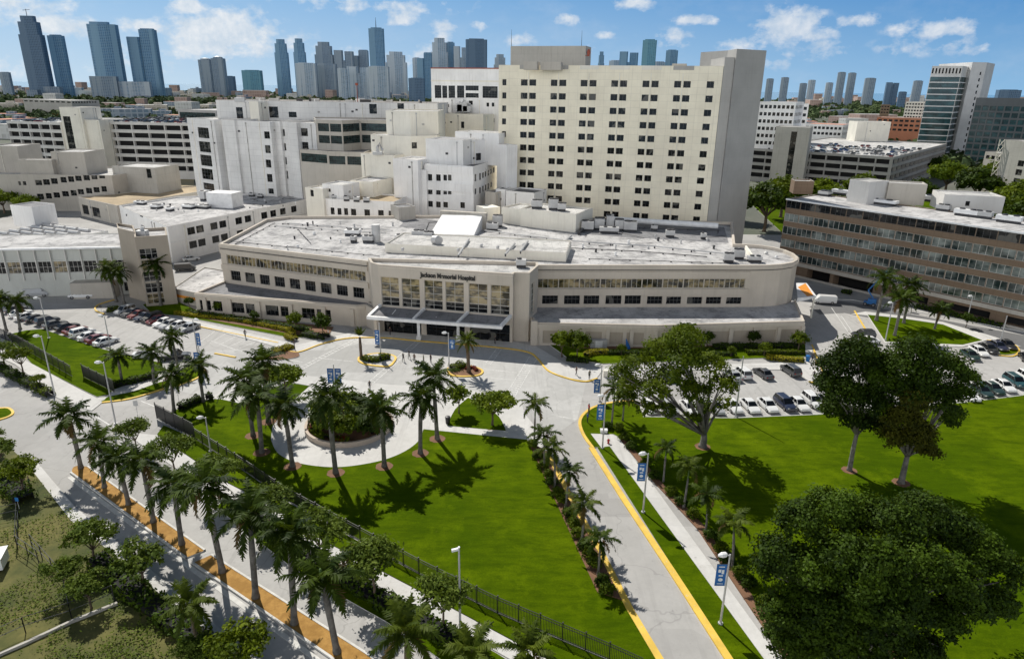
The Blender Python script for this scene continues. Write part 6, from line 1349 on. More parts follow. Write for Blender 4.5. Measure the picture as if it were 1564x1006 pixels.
# trees beyond the right wing
MT = [tproto(lobes_ring(3.4, 6.5, 8, 2.6, 100+i), 3.2, .35, 5200, .42, 100+i, ['leafm', 'leafd', 'leafy'][i], 'barkd', 24, .7) for i in range(3)]
for w_, s_, k, lab in [((91, 246), 1.75, 1, 'large tree between the tower slab and the brown office'), ((84, 268), 1.5, 0, 'tree behind the large one by the tower slab'), ((108, 276), 1.6, 0, 'tree at the left foot of the right garage'), ((126, 282), 1.5, 2, 'yellow green tree before the right garage wall, left'), ((146, 288), 1.6, 0, 'tree before the right garage wall, middle'),
    ((166, 285), 1.5, 1, 'dark tree before the right garage wall, right'), ((205, 305), 1.8, 1, 'large dark tree right of the garage corner'), ((222, 320), 1.9, 0, 'large tree beneath the glass tower, first from left'), ((243, 330), 1.9, 1, 'large dark tree beneath the glass tower, second'), ((262, 345), 1.8, 0, 'tree beneath the glass tower, third'),
    ((246, 298), 1.7, 1, 'dark tree left of the concrete edge tower'), ((290, 400), 1.4, 0, 'tree behind the white pavilion'), ((300, 430), 1.3, 2, 'yellow green tree by the white pavilion'), ((215, 345), 1.7, 2, 'yellow green tree at the garage right end'), ((180, 250), 1.6, 0, 'tree top showing over the brown office roof'), ((165, 222), 1.5, 1, 'tree right of the white rooftop boxes'), ((195, 265), 1.7, 0, 'tree behind the rooftop boxes at right'),
    ((-196, 262), .9, 2, 'bright yellow green tree before the grey stucco building, left'), ((-184, 258), .8, 2, 'bright yellow green tree before the grey stucco building, right'), ((-172, 383), .7, 0, 'small tree at the foot of the left garage'), ((-118, 250), .65, 1, 'small tree at the corner of the ward complex'), ((255, 420), 1.3, 1, 'dark tree behind the garage right end'), ((272, 395), 1.3, 0, 'tree between the garage and the glass tower')]:
    tree(MT[k], None, lab, 'larger trees among the rear buildings', 0, s_, world=w_)
# hedges: clipped rows
def hedge(line, w, h, seed, mat, label, n_per=95, size=.16, name='hedge', z=.12, group=None):
    r = np.random.default_rng(seed); C_ = []; Nn = []; var = []
    for a, c in zip(line, line[1:]):
        A = np.array([*a, 0]); B = np.array([*c, 0]); L = np.linalg.norm(B-A); d = (B-A)/max(L, .01); sd_ = np.array([-d[1], d[0], 0]); n = int(L*n_per)+6
        u = r.uniform(-.02, 1.02, n); s_ = r.uniform(-1, 1, n); t = r.uniform(0, 1, n); fc = r.random(n)
        s_ = np.where(fc < .5, s_, np.sign(s_)); t = np.where(fc < .5, 1.0, t); lump = 1+.10*np.sin(u*L*2.1+seed)+r.normal(size=n)*.05
        P = A+(B-A)*u[:, None]+sd_*(s_*w/2*lump)[:, None]+np.array([0, 0, 1])*(t*h*lump)[:, None]
        Nq = np.where((fc < .5)[:, None], np.array([0, 0, 1.0]), sd_*np.sign(s_)[:, None])+r.normal(size=(n, 3))*.5
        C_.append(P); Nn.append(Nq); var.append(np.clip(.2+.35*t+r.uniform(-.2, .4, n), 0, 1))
    C_ = np.concatenate(C_); Nn = np.concatenate(Nn); var = np.minimum(.97, np.concatenate(var)); o0 = np.array([*line[0], z])
    ro = empty(name, tuple(o0), 0, label, 'hedge', group); link('foliage', quadmesh('foliage', leafquads(C_+np.array([0, 0, z])-o0, Nn, size, r, .7), var, M[mat]), ro)
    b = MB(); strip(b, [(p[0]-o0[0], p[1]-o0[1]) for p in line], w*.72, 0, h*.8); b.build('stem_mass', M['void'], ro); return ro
hedge(crv([(268, 480), (300, 484), (360, 490), (420, 502), (440, 506)], k=3), 1.1, .6, 1, 'hedgey', 'long yellow clipped hedge curving before the left wing')
hedge(crv([(440, 506), (448, 513), (438, 516), (452, 521)], k=3), 1.2, .7, 2, 'hedgey', 'bright yellow curled end of the long hedge near the entrance')
hedge(crv([(412, 543), (430, 536), (446, 531)], k=3), 2.0, .7, 3, 'hedgey', 'yellow hedge filling the small island at the car park exit')
hedge(pts([(292, 480), (470, 506)]), 1.5, .8, 4, 'leafd', 'dark green shrub row against the left wing wall', 70)
hedge(pts([(464, 512), (500, 518)]), 2.2, .8, 5, 'leafd', 'low dark planting by the left of the entrance', 70)
hedge(crv([(895, 545), (905, 541), (928, 540)], k=3), 1.3, .7, 6, 'hedgey', 'yellow hedge beside the two leafy trees')
hedge(crv([(1170, 548), (1200, 552), (1227, 553)], k=3), 1.2, .7, 7, 'hedgey', 'yellow hedge near the trash bins at the right corner')
hedge(pts([(1140, 541), (1225, 541)]), 1.0, .7, 8, 'leafm', 'green hedge behind the yellow one at the right corner')
hedge(pts([(930, 541), (1120, 543)]), 1.1, .6, 9, 'leafd', 'dark hedge along the lawn strip of the right wing')
hedge(pts([(1090, 533), (1222, 531)]), 1.3, .9, 10, 'leafd', 'dark tall hedge against the right wing wall')
hedge(pts([(866, 550), (900, 554)]), 1.6, .7, 11, 'leafd', 'dark planting under the two leafy trees')
hedge(pts([(276, 627), (305, 613)]), 1.2, 1.0, 12, 'leafd', 'square dark hedge beside the left gate palm')
hedge(pts([(317, 612), (324, 609)]), 1.0, 1.0, 13, 'leafd', 'small ball hedge at the corner of the main lawn')
hedge(pts([(174, 592), (205, 585), (240, 576)]), 1.1, .9, 14, 'leafd', 'dark hedge along the inner sidewalk of the left lawn')
hedge(pts([(-20, 552), (20, 575), (50, 592)]), 1.6, .9, 15, 'leafd', 'dark hedge between the road and left sidewalk')
hedge(pts([(54, 594), (64, 599), (78, 606)]), 1.5, 1.0, 16, 'leafm', 'clumped green hedge at the left street corner')
hedge(pts([(-10, 730), (20, 748), (40, 768)]), 2.6, 1.0, 17, 'leafd', 'dark shrubs under the round green tree')
hedge(pts([(150, 858), (200, 905), (260, 950), (330, 1000), (380, 1050)]), 2.2, 1.1, 18, 'leafd', 'overgrown dark hedge along the rough lot kerb', 60, .22)
hedge(pts([(555, 550), (566, 553), (580, 552)]), 1.2, .8, 19, 'leafm', 'green hedge on the left entrance island'); hedge(pts([(580, 551), (595, 548)]), 1.3, 1.0, 20, 'leafm', 'taller green hedge at the point of the left entrance island')
hedge(pts([(690, 566), (708, 559)]), 1.8, .8, 21, 'leafm', 'green hedge on the date palm island'); hedge(crv([(713, 566), (722, 562), (728, 568)], k=3), .7, .35, 22, 'flower', 'red flowering plants around the date palm', 90, .12, 'flower_bed')
hedge(pts([(1285, 447), (1300, 450)]), 1.5, .8, 23, 'leafd', 'dark bushes under the brown office overhang'); hedge(pts([(1400, 470), (1500, 493), (1530, 500)]), 1.2, .8, 24, 'leafd', 'dark bushes along the brown office base', 50, .2)
hedge(pts([(165, 476), (190, 474)]), 2.2, .8, 25, 'leafm', 'shrubs on the car park corner below the stair tower')
hedge(pts([(360, 772), (440, 832), (520, 882), (600, 930), (700, 985)]), 2.0, .8, 26, 'leafd', 'dark ground shrubs between carriageway and sidewalk', 60, .2)
for i, (px, py) in enumerate([(813, 683), (822, 700), (830, 716), (838, 730), (843, 742), (852, 757), (858, 768), (867, 789), (876, 804), (882, 820), (893, 838), (900, 852), (908, 866), (921, 893), (927, 905)]):
    tree((None, SH[i % 3][1]), (px, py), ['round clipped driveway bed bush, number %s from the top' % w for w in 'one two three four five six seven eight nine ten eleven twelve thirteen fourteen fifteen'.split()][i], 'bushes in the left driveway bed', -.64, .60, 'bush', cat='bush')
for i, (px, py) in enumerate([(953, 672), (964, 686), (985, 712), (1000, 731), (1025, 755), (1040, 772), (1060, 790), (1085, 823), (1100, 842), (1110, 858), (1130, 880), (1142, 895), (1165, 925), (928, 655), (945, 657)]):
    tree((None, SH[1 if i % 2 else 2][1]), (px, py), ['low dark bush beside the right sidewalk, number %s from the top' % w for w in 'one two three four five six seven eight nine ten eleven twelve thirteen'.split()][i] if i < 13 else ['dark bush under the small palm by the banners', 'bush beside the small white box by the driveway curve'][i-13], 'bushes beside the right sidewalk', -.64, .60, 'bush', cat='bush')
# round planter
pc = G(534, 652); pl_ = empty('round_planter', (pc[0], pc[1], PZ), 0, 'round stone planter full of shrubs in the middle of the plaza', 'planter')
b = MB(); n = 48; R1, R2 = 6.45, 6.05
for i in range(n):
    a, c = 6.28319*i/n, 6.28319*(i+1)/n
    p = lambda r, t, z: (r*math.cos(t), r*math.sin(t), z)
    b.face([p(R1, a, 0), p(R1, c, 0), p(R1, c, .75), p(R1, a, .75)]); b.face([p(R1, a, .75), p(R1, c, .75), p(R2, c, .75), p(R2, a, .75)]); b.face([p(R2, c, .4), p(R2, a, .4), p(R2, a, .75), p(R2, c, .75)])
b.build('stone_ring', M['planter'], pl_); b = MB(); b.face([(R2*math.cos(6.28319*i/n), R2*math.sin(6.28319*i/n), .45) for i in range(n)]); b.build('soil', M['mulch'], pl_)
rq = random.Random(8)
sp = [(1.9*math.cos(a), 1.9*math.sin(a)) for a in (0, 1.3, 2.6, 3.9, 5.2)] + [(4.2*math.cos(a*.7), 4.2*math.sin(a*.7)) for a in range(9)] + [(0, 0)]
for i, (dx, dy) in enumerate(sp):
    k = i % 3; lab = ('tall bush at the heart of the round planter' if i == 14 else 'leafy bush in the %s of the round planter, %s' % ('inner ring' if i < 5 else 'outer ring', ['right side', 'back right', 'back left', 'left side', 'front left', 'right side', 'right back', 'back', 'back left', 'left', 'front left', 'front', 'front right', 'far front right'][i] if i < 14 else ''))
    tree((None, [SH[0], SH[1], P_S[0]][k][1]), None, lab, 'bushes in the round planter', -.55+(.4 if i in (14,) else 0), rq.uniform(1.2, 1.6) if k < 2 else .95, 'bush', world=(pc[0]+dx, pc[1]+dy), cat='bush')
for i in range(10):
    a = rq.uniform(3.3, 6.1); hedge([(pc[0]+5.3*math.cos(a), pc[1]+5.3*math.sin(a)), (pc[0]+5.3*math.cos(a+.25), pc[1]+5.3*math.sin(a+.25))], 1.0, .5, 60+i, 'leafm' if i % 3 else 'flower', 'low planting along the front rim of the round planter', 60, .16, 'ground_plant', .55, 'low plants along the planter rim')
# weeds over the rough lot
wp = []; wr = np.random.default_rng(77)
ax = np.array([(-60, 720), (20, 740), (100, 805), (190, 890), (330, 1000), (330, 1075), (-150, 1075), (-150, 800)])
C_ = []
for i in range(20000):
    px, py = wr.uniform(-40, 330), wr.uniform(700, 1040)
    if py < 700+(px-40)*.93+15: continue
    x, y = G(px, py)
    if math.sin(x*.9+1)*math.sin(y*.8)+math.sin(x*.31-y*.4)+wr.normal()*.5 < .1: continue
    C_.append((x, y, .2+wr.random()*.25))
C_ = np.array(C_); Nn = wr.normal(size=C_.shape)*.6+np.array([0, 0, .8]); link('weeds', quadmesh('weeds', leafquads(C_, Nn, .13, wr, .5), .35+.6*wr.random(len(C_)), M['leafg']))['kind'] = 'stuff'
# ------------------------------------------------------------------ vehicles
def loft(b, st, mi=0):
    """body skin through cross sections: (x, z_bottom, z_mid, z_top, half_bottom, half_mid, half_top)"""
    rings = []
    for x, zb, zm, zt, hb_, hm, ht_ in st: rings.append([(x, -hb_, zb), (x, -hm, zm), (x, -ht_, zt), (x, ht_, zt), (x, hm, zm), (x, hb_, zb)])
    for a, c in zip(rings, rings[1:]):
        for i in range(6): b.face([a[i], c[i], c[(i+1) % 6], a[(i+1) % 6]], mi)
    b.face(rings[0], mi); b.face(rings[-1][::-1], mi)
def wheelmesh(r, w):
    b = MB(); b.tube([(0, -w/2, 0), (0, w/2, 0)], [r, r], 14, 0); b.tube([(0, -w/2-.012, 0), (0, w/2+.012, 0)], [r*.62, r*.62], 10, 1); return b.mesh('wheel', [M['tyre'], M['rim']], False)
def car_proto(kind):
    b = MB(); g = MB(); hw = .90
    if kind == 'sedan':
        b_ = [(-2.32, .42, .62, .80, .70, .78, .70), (-2.22, .28, .66, .92, .82, .88, .76), (-1.5, .24, .66, .97, .86, .92, .80), (-.2, .22, .64, .95, .86, .92, .82), (1.0, .22, .64, .93, .86, .92, .80), (1.85, .24, .60, .82, .84, .90, .74), (2.25, .30, .54, .70, .74, .82, .64), (2.36, .38, .50, .60, .60, .70, .56)]
        cb = (-1.75, 1.05, .94, -1.05, .25, 1.44, .78, .60); wx, wr_, wz = (-1.38, 1.42), .33, .33
    elif kind == 'suv':
        b_ = [(-2.30, .46, .70, 1.02, .74, .84, .80), (-2.22, .34, .72, 1.08, .84, .92, .84), (-1.3, .28, .72, 1.08, .88, .95, .86), (.9, .28, .72, 1.06, .88, .95, .84), (1.75, .30, .70, .98, .86, .93, .78), (2.20, .36, .62, .86, .78, .86, .70), (2.32, .44, .58, .72, .66, .74, .62)]
        cb = (-2.15, 1.15, 1.06, -1.85, .45, 1.70, .82, .68); wx, wr_, wz = (-1.40, 1.42), .37, .37
    elif kind == 'pickup':
        b_ = [(-2.75, .50, .74, .98, .84, .92, .88), (-.45, .36, .74, 1.02, .90, .96, .90), (.95, .36, .74, 1.06, .90, .96, .86), (2.0, .38, .72, 1.0, .88, .95, .80), (2.65, .46, .66, .88, .80, .88, .72)]
        cb = (-.55, 1.25, 1.03, -.35, .55, 1.78, .84, .70); wx, wr_, wz = (-1.75, 1.75), .40, .40
    else:  # van
        b_ = [(-2.65, .40, 1.0, 1.98, .90, .96, .84), (1.2, .34, 1.0, 2.02, .92, .98, .84), (1.75, .34, .95, 1.45, .92, .98, .86), (2.45, .38, .75, 1.05, .86, .92, .74), (2.6, .44, .66, .85, .74, .80, .66)]
        cb = (.75, 1.86, 1.32, .75, 1.26, 1.94, .92, .82); wx, wr_, wz = (-1.7, 1.7), .38, .38
    loft(b, b_)
    x0, x1, z0, t0, t1, z1, h0, h1 = cb
    lo = [(x0, -h0, z0), (x1, -h0, z0), (x1, h0, z0), (x0, h0, z0)]; hi = [(t0, -h1, z1), (t1, -h1, z1), (t1, h1, z1), (t0, h1, z1)]
    for i in range(4): g.face([lo[i], lo[(i+1) % 4], hi[(i+1) % 4], hi[i]])
    # roof skin and pillars
    ro = [(t0-.06, -h1-.03, z1-.03), (t1+.06, -h1-.03, z1-.03), (t1+.06, h1+.03, z1-.03), (t0-.06, h1+.03, z1-.03)]; rt = [(t0+.05, -h1+.06, z1+.05), (t1-.05, -h1+.06, z1+.05), (t1-.05, h1-.06, z1+.05), (t0+.05, h1-.06, z1+.05)]
    for i in range(4): b.face([ro[i], ro[(i+1) % 4], rt[(i+1) % 4], rt[i]])
    b.face(rt); b.face(ro[::-1])
    for i in range(4): b.tube([lo[i], hi[i]], .045, 4)
    for sg in (-1, 1):
        for f in ((.5,) if kind != 'suv' else (.38, .68)):
            a = (x0+(x1-x0)*f, sg*(h0+.004), z0); c = (t0+(t1-t0)*f, sg*(h1+.004), z1); b.tube([a, c], .04, 4)
        b.box((x1-.35 if kind != 'van' else 1.5, sg*(hw+.08), z0+.10), (.12, .18, .12))
    parts = [('body', b.mesh('body', M['carpaint']), [(0, 0, 0)]), ('window', g.mesh('window', M['carglass']), [(0, 0, 0)])]
    if kind == 'pickup':
        q = MB(); q.box((-1.65, 0, 1.03), (1.9, 1.5, .02)); parts.append(('cargo_bed', q.mesh('cargo_bed', M['metald']), [(0, 0, 0)]))
    wm = wheelmesh(wr_, .24); parts.append(('wheel', wm, [(x, sg*(hw-.08), wz) for x in wx for sg in (-1, 1)]))
    xf = b_[-1][0]; xr = b_[0][0]; h = MB(); h.box((0, 0, 0), (.10, .34, .13), 0, 0, True); hm = h.mesh('headlight', M['lampw']); t_ = MB(); t_.box((0, 0, 0), (.08, .26, .18), 0, 0, True); tm = t_.mesh('taillight', M['lampr'])
    parts.append(('headlight', hm, [(xf-.10, sg*.60, b_[-2][3]-.10) for sg in (-1, 1)])); parts.append(('taillight', tm, [(xr+.02, sg*.62, b_[0][3]-.12) for sg in (-1, 1)]))
    return parts
CARP = {k: car_proto(k) for k in ('sedan', 'suv', 'pickup', 'van')}
PAINT = {'white': (.80, .80, .79), 'silver': (.42, .43, .44), 'black': (.012, .012, .014), 'dark grey': (.06, .062, .068), 'dark red': (.16, .012, .016), 'navy': (.012, .02, .055), 'teal': (.01, .07, .085), 'dark green': (.012, .04, .035), 'blue': (.02, .07, .22), 'grey': (.17, .175, .18)}
def car(kind, col_, pos, rz, label, group, z=.0):
    r = empty({'sedan': 'parked_car', 'suv': 'parked_suv', 'pickup': 'pickup_truck', 'van': 'parked_van'}[kind], (pos[0], pos[1], z), rz, label, {'sedan': 'car', 'suv': 'car', 'pickup': 'pickup truck', 'van': 'van'}[kind], group)
    for n, me, places in CARP[kind]:
        for p in places: o = link(n, me, r, p); o.color = (*PAINT[col_], 1)
    return r
ORD = ['first', 'second', 'third', 'fourth', 'fifth', 'sixth', 'seventh', 'eighth', 'ninth', 'tenth', 'eleventh', 'twelfth', 'thirteenth', 'fourteenth', 'fifteenth', 'sixteenth']
def car_row(px, kinds, head, where, group, rev=False):
    """px: picture points of the tyres' middle; head: direction of the bonnet as two picture points"""
    a, c = G(*head[0]), G(*head[1]); rz = math.atan2(c[1]-a[1], c[0]-a[0]); n = len(px)
    for i, (p, k) in enumerate(zip(px, kinds)):
        col_, kind = k; car(kind, col_, G(*p), rz+rp.uniform(-.03, .03), f'{col_} {"SUV" if kind == "suv" else ("pickup" if kind == "pickup" else "car")}, {ORD[i]} from the left {where}', group)
def lerp_px(a, b, n): return [(a[0]+(b[0]-a[0])*i/(n-1), a[1]+(b[1]-a[1])*i/(n-1)) for i in range(n)]
car_row([(992, 625), (1022, 627), (1052, 627), (1091, 626), (1118, 624), (1145, 624), (1172, 623), (1198, 621), (1219, 621), (1240, 617), (1264, 618)], [('white', 'sedan'), ('silver', 'suv'), ('white', 'sedan'), ('silver', 'sedan'), ('white', 'sedan'), ('white', 'sedan'), ('white', 'sedan'), ('navy', 'suv'), ('white', 'sedan'), ('white', 'suv'), ('black', 'sedan')], ((1155, 612), (1178, 633)), 'in the row along the big lawn', 'cars along the big right lawn')
car_row([(948, 572), (1018, 577), (1118, 577), (1133, 574), (1165, 574), (1207, 570)], [('silver', 'sedan'), ('navy', 'sedan'), ('silver', 'sedan'), ('white', 'suv'), ('dark grey', 'sedan'), ('dark grey', 'suv')], ((1180, 584), (1150, 562)), 'in the row facing the right wing', 'cars facing the right wing')
car_row([(1478, 607), (1498, 601), (1515, 597), (1532, 593), (1549, 587), (1570, 582)], [('white', 'sedan'), ('dark green', 'sedan'), ('dark green', 'sedan'), ('white', 'sedan'), ('teal', 'suv'), ('white', 'suv')], ((1500, 590), (1522, 604)), 'in the near row at the right edge', 'near cars at the right edge')
car_row([(1481, 546), (1494, 540), (1509, 536), (1523, 532), (1537, 530)][::1], [('dark green', 'sedan'), ('white', 'sedan'), ('black', 'sedan'), ('navy', 'sedan'), ('black', 'sedan')], ((1500, 532), (1522, 545)), 'in the far row at the right edge', 'far cars at the right edge')
car('suv', 'black', G(1318, 515), math.pi, 'black SUV parked beside the white car on the ramp lane', 'cars on the ramp lane'); car('sedan', 'white', G(1324, 524), math.pi-.05, 'white car parked beside the black SUV on the ramp lane', 'cars on the ramp lane')
car('sedan', 'black', G(1566, 549), 1.2, 'black car just entering at the right picture edge', None)
L1 = [(25, 476), (33, 482), (42, 487), (57, 490), (73, 494), (85, 499), (103, 503), (116, 508), (127, 512), (139, 517), (151, 521), (163, 525)]
car_row(L1, [('dark grey', 'sedan'), ('white', 'sedan'), ('white', 'sedan'), ('black', 'sedan'), ('dark grey', 'suv'), ('dark grey', 'sedan'), ('black', 'sedan'), ('dark red', 'sedan'), ('white', 'suv'), ('white', 'sedan'), ('dark red', 'sedan'), ('white', 'sedan')], ((150, 526), (182, 517)), 'in the row along the left lawn', 'cars along the left lawn')
L2c = [(192, 478), (203, 481), (212, 484), (222, 487), (233, 489), (241, 492), (251, 496), (260, 499), (272, 501), (289, 504)]
car_row(L2c, [('silver', 'suv'), ('dark grey', 'sedan'), ('dark red', 'sedan'), ('navy', 'sedan'), ('black', 'suv'), ('dark red', 'sedan'), ('white', 'sedan'), ('silver', 'sedan'), ('white', 'sedan'), ('silver', 'sedan')], ((295, 498), (265, 508)), 'in the row below the stair tower', 'cars below the stair tower')
car('pickup', 'black', G(268, 548), .28, 'black pickup parked alone by the left palm island', None); car('sedan', 'white', G(224, 545), .25, 'white car half hidden behind the palm left of the black pickup', None)
car('pickup', 'white', G(125, 455), math.pi+.15, 'white pickup parked in front of the clinic loading dock', None)
car('van', 'silver', G(58, 452), .2, 'silver van by the clinic loading dock, behind the light pole', None)
car('van', 'white', G(1258, 463), math.pi-.15, 'white van parked under the orange canopy', None)
car('sedan', 'white', G(292, 398), .6, 'white car on the service yard behind the stair tower', 'cars in the service yard'); car('sedan', 'blue', G(288, 388), .6, 'blue car on the service yard behind the stair tower', 'cars in the service yard'); car('van', 'dark grey', G(284, 413), .3, 'dark van on the service yard next to the stair tower', 'cars in the service yard')
# small cars on the garage roofs
tiny = {}
def tiny_car(col_):
    if col_ not in tiny:
        b = MB(); loft(b, [(-2.2, .3, .6, .9, .8, .88, .8), (0, .25, .6, .95, .86, .92, .84), (1.6, .25, .6, .85, .84, .9, .76), (2.2, .35, .55, .68, .7, .78, .66)], 0)
        lo = [(-1.7, -.78, .94), (1.0, -.78, .94), (1.0, .78, .94), (-1.7, .78, .94)]; hi = [(-1.35, -.72, 1.36), (.55, -.72, 1.36), (.55, .72, 1.36), (-1.35, .72, 1.36)]
        for i in range(4): b.face([lo[i], lo[(i+1) % 4], hi[(i+1) % 4], hi[i]], 1)
        b.face(hi, 0); tiny[col_] = b.mesh('parked_car', [M['carpaint'], M['carglass']])
    return tiny[col_]
def roofcars(P0, ux, uy, nx, ny, z, rz, where, group, prob=.85):
    for j in range(ny):
        for i in range(nx):
            if rp.random() > prob: continue
            c = rp.choice(['white', 'white', 'white', 'white', 'white', 'silver', 'silver', 'grey', 'black', 'dark grey', 'dark red', 'blue', 'black'])
            p = Vector(P0)+Vector(ux)*i+Vector(uy)*j; o = link('parked_car', tiny_car(c), None, (p.x, p.y, z), rz+rp.uniform(-.05, .05)); o.color = (*PAINT[c], 1)
            tag(o, f'tiny {c} car on the roof deck of the {where}', 'car', group)
A, B = Vector(tuple(AY(150, 189, 372).xy)), Vector(tuple(AY(300, 183, 366).xy)); d = (B-A).normalized(); nrm = Vector((-d.y, d.x))
for k, off in enumerate((4, 10.5, 19, 25.5, 34, 40.5, 49)): roofcars(A+d*3+nrm*off, d*2.9, nrm*5, 18, 1, zg-.5, math.atan2(nrm.y, nrm.x), 'left garage, right part', 'cars on the left garage roof', .85)
A, B = Vector(D0), Vector(D1); d = (B-A).normalized(); nrm = Vector((-d.y, d.x))
for off in (4, 11, 20, 27): roofcars(A+d*2+nrm*off, d*3.0, nrm*5, 9, 1, zg-1.5, math.atan2(nrm.y, nrm.x), 'left garage, left part', 'cars on the left garage roof', .75)
A = Vector(tuple(AY(1150, 216, Vector(G(1365, 240, zr)).y+45).xy)); C_ = Vector(G(1365, 240, zr)); B = Vector(tuple(AY(1447, 216, 452).xy)); d = (C_-A).normalized(); q = (B-C_).normalized(); Lq = (B-C_).length
for off in (5, 12, 26, 33, 47, 54, 68): roofcars(A+d*(ln(A, C_)*.30)+q*off, d*3.0, q, 17, 1, zr-.5, math.atan2(q.y, q.x), 'right garage', 'cars on the right garage roof', .7)
for off in (5, 12): roofcars(A+d*2+q*off, d*3.0, q, 6, 1, zr-.5, math.atan2(q.y, q.x), 'right garage left of its stairs', 'cars on the right garage roof', .8)
# blue boom lift
lf = empty('boom_lift', (*G(1328, 466), 0), -.6, 'blue boom lift with raised arm beside the brown office', 'boom lift')
b = MB(); b.box((0, 0, .75), (2.6, 1.8, .5)); b.box((.4, 0, 1.35), (1.8, 1.5, .8)); b.build('chassis', M['bluep'], lf)
wm = wheelmesh(.42, .35)
for x in (-.9, .9):
    for y in (-.95, .95): link('wheel', wm, lf, (x, y, .42))
b = MB(); beam(b, (.6, 0, 1.7), (-.9, 0, 3.6), .32, .4); beam(b, (-.9, .3, 3.5), (2.2, 2.8, 8.6), .28, .34); b.build('arm', M['bluep'], lf); b = MB(); b.box((2.5, 3.0, 8.5), (1.2, .8, .9)); b.build('basket', M['metald'], lf)
# orange canopy behind the curved wall
oc = empty('entrance_canopy', (64.8, 153, 0), 0, 'folded white canopy with orange underside at the rounded wing end', 'canopy'); pA, pB, pC, pD = [Vector((*G(*p, 5.2), 5.2))-Vector((64.8, 153, 0)) for p in ((1216, 432), (1232, 432), (1247, 452), (1218, 455))]
b = MB(); b.face([pA, pD, pC, pB]); b.face([pD-Vector((0, 0, 1)), pC-Vector((0, 0, .4)), pC, pD]); b.face([pC-Vector((0, 0, .4)), pB-Vector((0, 0, .4)), pB, pC]); b.build('canopy_roof', M['metalw'], oc)
b = MB(); i_ = [pA.lerp(pC, t) for t in (.2, .85)]; b.face([pA.lerp(pD, .3)+Vector((.3, 0, .03)), pD.lerp(pC, .55)+Vector((0, .5, .03)), pC+Vector((-.5, .4, .03)), pB+Vector((-.4, -.3, .03))]); b.build('orange_panel', M['orange'], oc)
for p in (pC, pD): b = MB(); b.box((p.x-.3, p.y+.3, 2.4), (.3, .3, 4.8)); b.build('column', M['ivory'], oc)

# ------------------------------------------------------------------ lamp posts, banners, signs
def lamp(base, top, label, group=None, banner=None, head=-1, z=.1, arm=.8, double=False, name='street_lamp', cat='street lamp', bh=2.4, bw=.95, bz=.50):
    x, y = G(*base); h = min(12, AY(*top, y).z-z); r = empty(name, (x, y, z), .0, label, cat, group)
    b = MB(); b.tube([(0, 0, 0), (0, 0, .12), (0, 0, h)], [.17, .12, .08], 8); b.cyl((0, 0, 0), .24, .15, 10); b.build('pole', M['metal'], r)
    if head:
        b = MB(); b.tube([(0, 0, h-.15), (head*arm*.7, -.1, h+.02)], .05, 6); b.tube([(head*arm*.3, -.05, h+.02), (head*arm*.55, -.1, h+.06), (head*arm, -.15, h+.04), (head*(arm+.35), -.2, h)], [.08, .24, .26, .10], 8); b.build('lamp_head', M['metalw'], r)
    if banner:
        for sg in ((-1, 1) if double else (banner,)):
            zc = h*bz+bh*.3; b = MB(); b.box((sg*(bw/2+.12), 0, zc), (bw, .03, bh), 0, 0, True); bo_ = b.build('banner', M['banner'], r)
            m = MB(); cx = sg*(bw/2+.12)
            for yy in (-.024, .024):
                s_ = 1 if yy < 0 else -1
                def q4(x0, x1, z0, z1): m.face([(cx+x0*s_, yy, zc+z0), (cx+x1*s_, yy, zc+z0), (cx+x1*s_, yy, zc+z1), (cx+x0*s_, yy, zc+z1)])
                q4(-.28*bw, .28*bw, bh*.36, bh*.40); q4(-.30*bw, -.02, bh*.12, bh*.26); q4(.04, .28*bw, bh*.05, bh*.24); q4(-.22*bw, .20*bw, -.06*bh, .00); q4(-.30*bw, .30*bw, -.42*bh, -.39*bh)
                m.face([(cx+.24*bw*math.cos(a)*s_, yy, zc-bh*.22+.2*math.sin(a)) for a in [k*.785*s_ for k in range(8)]])
            m.build('print', M['bmark'], bo_)
            b = MB(); 
            for zz in (zc-bh/2, zc+bh/2): b.tube([(0, 0, zz), (sg*(bw+.12), 0, zz)], .025, 5)
            b.build('banner_arm', M['metald'], r)
    return r
GB = 'lamp posts with blue banners'
lamp((1100, 953), (1108, 846), 'nearest banner lamp post, on the grass verge right of the driveway', GB, -1, -1, bz=.62)
lamp((982, 783), (985, 692), 'second banner lamp post up the right side of the driveway', GB, -1, -1, bz=.60)
lamp((920, 685), (922, 604), 'third banner lamp post, where the sidewalk starts at the driveway curve', GB, -1, -1, bz=.60)
lamp((916, 613), (918, 557), 'banner lamp post by the white gate box at the parking entrance', GB, -1, -1, bz=.30)
lamp((582, 548), (582, 493), 'banner lamp post on the left entrance island', GB, -1, 0, bz=.48, bw=.8, bh=2.8)
lamp((686, 566), (686, 508), 'banner lamp post beside the date palm', GB, 1, -1, bz=.62, bh=1.8)
lamp((513, 604), (513, 556), 'pole with two blue banners at the plaza edge', GB, 1, 0, double=True, bz=.48, bh=2.6, bw=1.0)
lamp((305, 560), (301, 488), 'banner lamp post at the end of the car row by the left palms', GB, 1, 1, bz=.50, bw=.7)
lamp((310, 575), (298, 527), 'pole with wide blue banner beside the black pickup', GB, -1, 0, bz=.35, bh=3.0)
lamp((75, 517), (67, 455), 'plain lamp post behind the left lawn, near the white pickup', 'plain lamp posts'); lamp((168, 527), (160, 482), 'plain lamp post at the end of the left car row', 'plain lamp posts'); lamp((84, 604), (70, 513), 'tall plain lamp post at the left hedge corner', 'plain lamp posts')
lamp((177, 648), (166, 553), 'plain lamp post by the left driveway mouth', 'plain lamp posts'); lamp((322, 690), (313, 637), 'plain lamp post behind the fence in the main lawn', 'plain lamp posts'); lamp((1352, 520), (1363, 462), 'plain lamp post before the palms by the brown office', 'plain lamp posts')
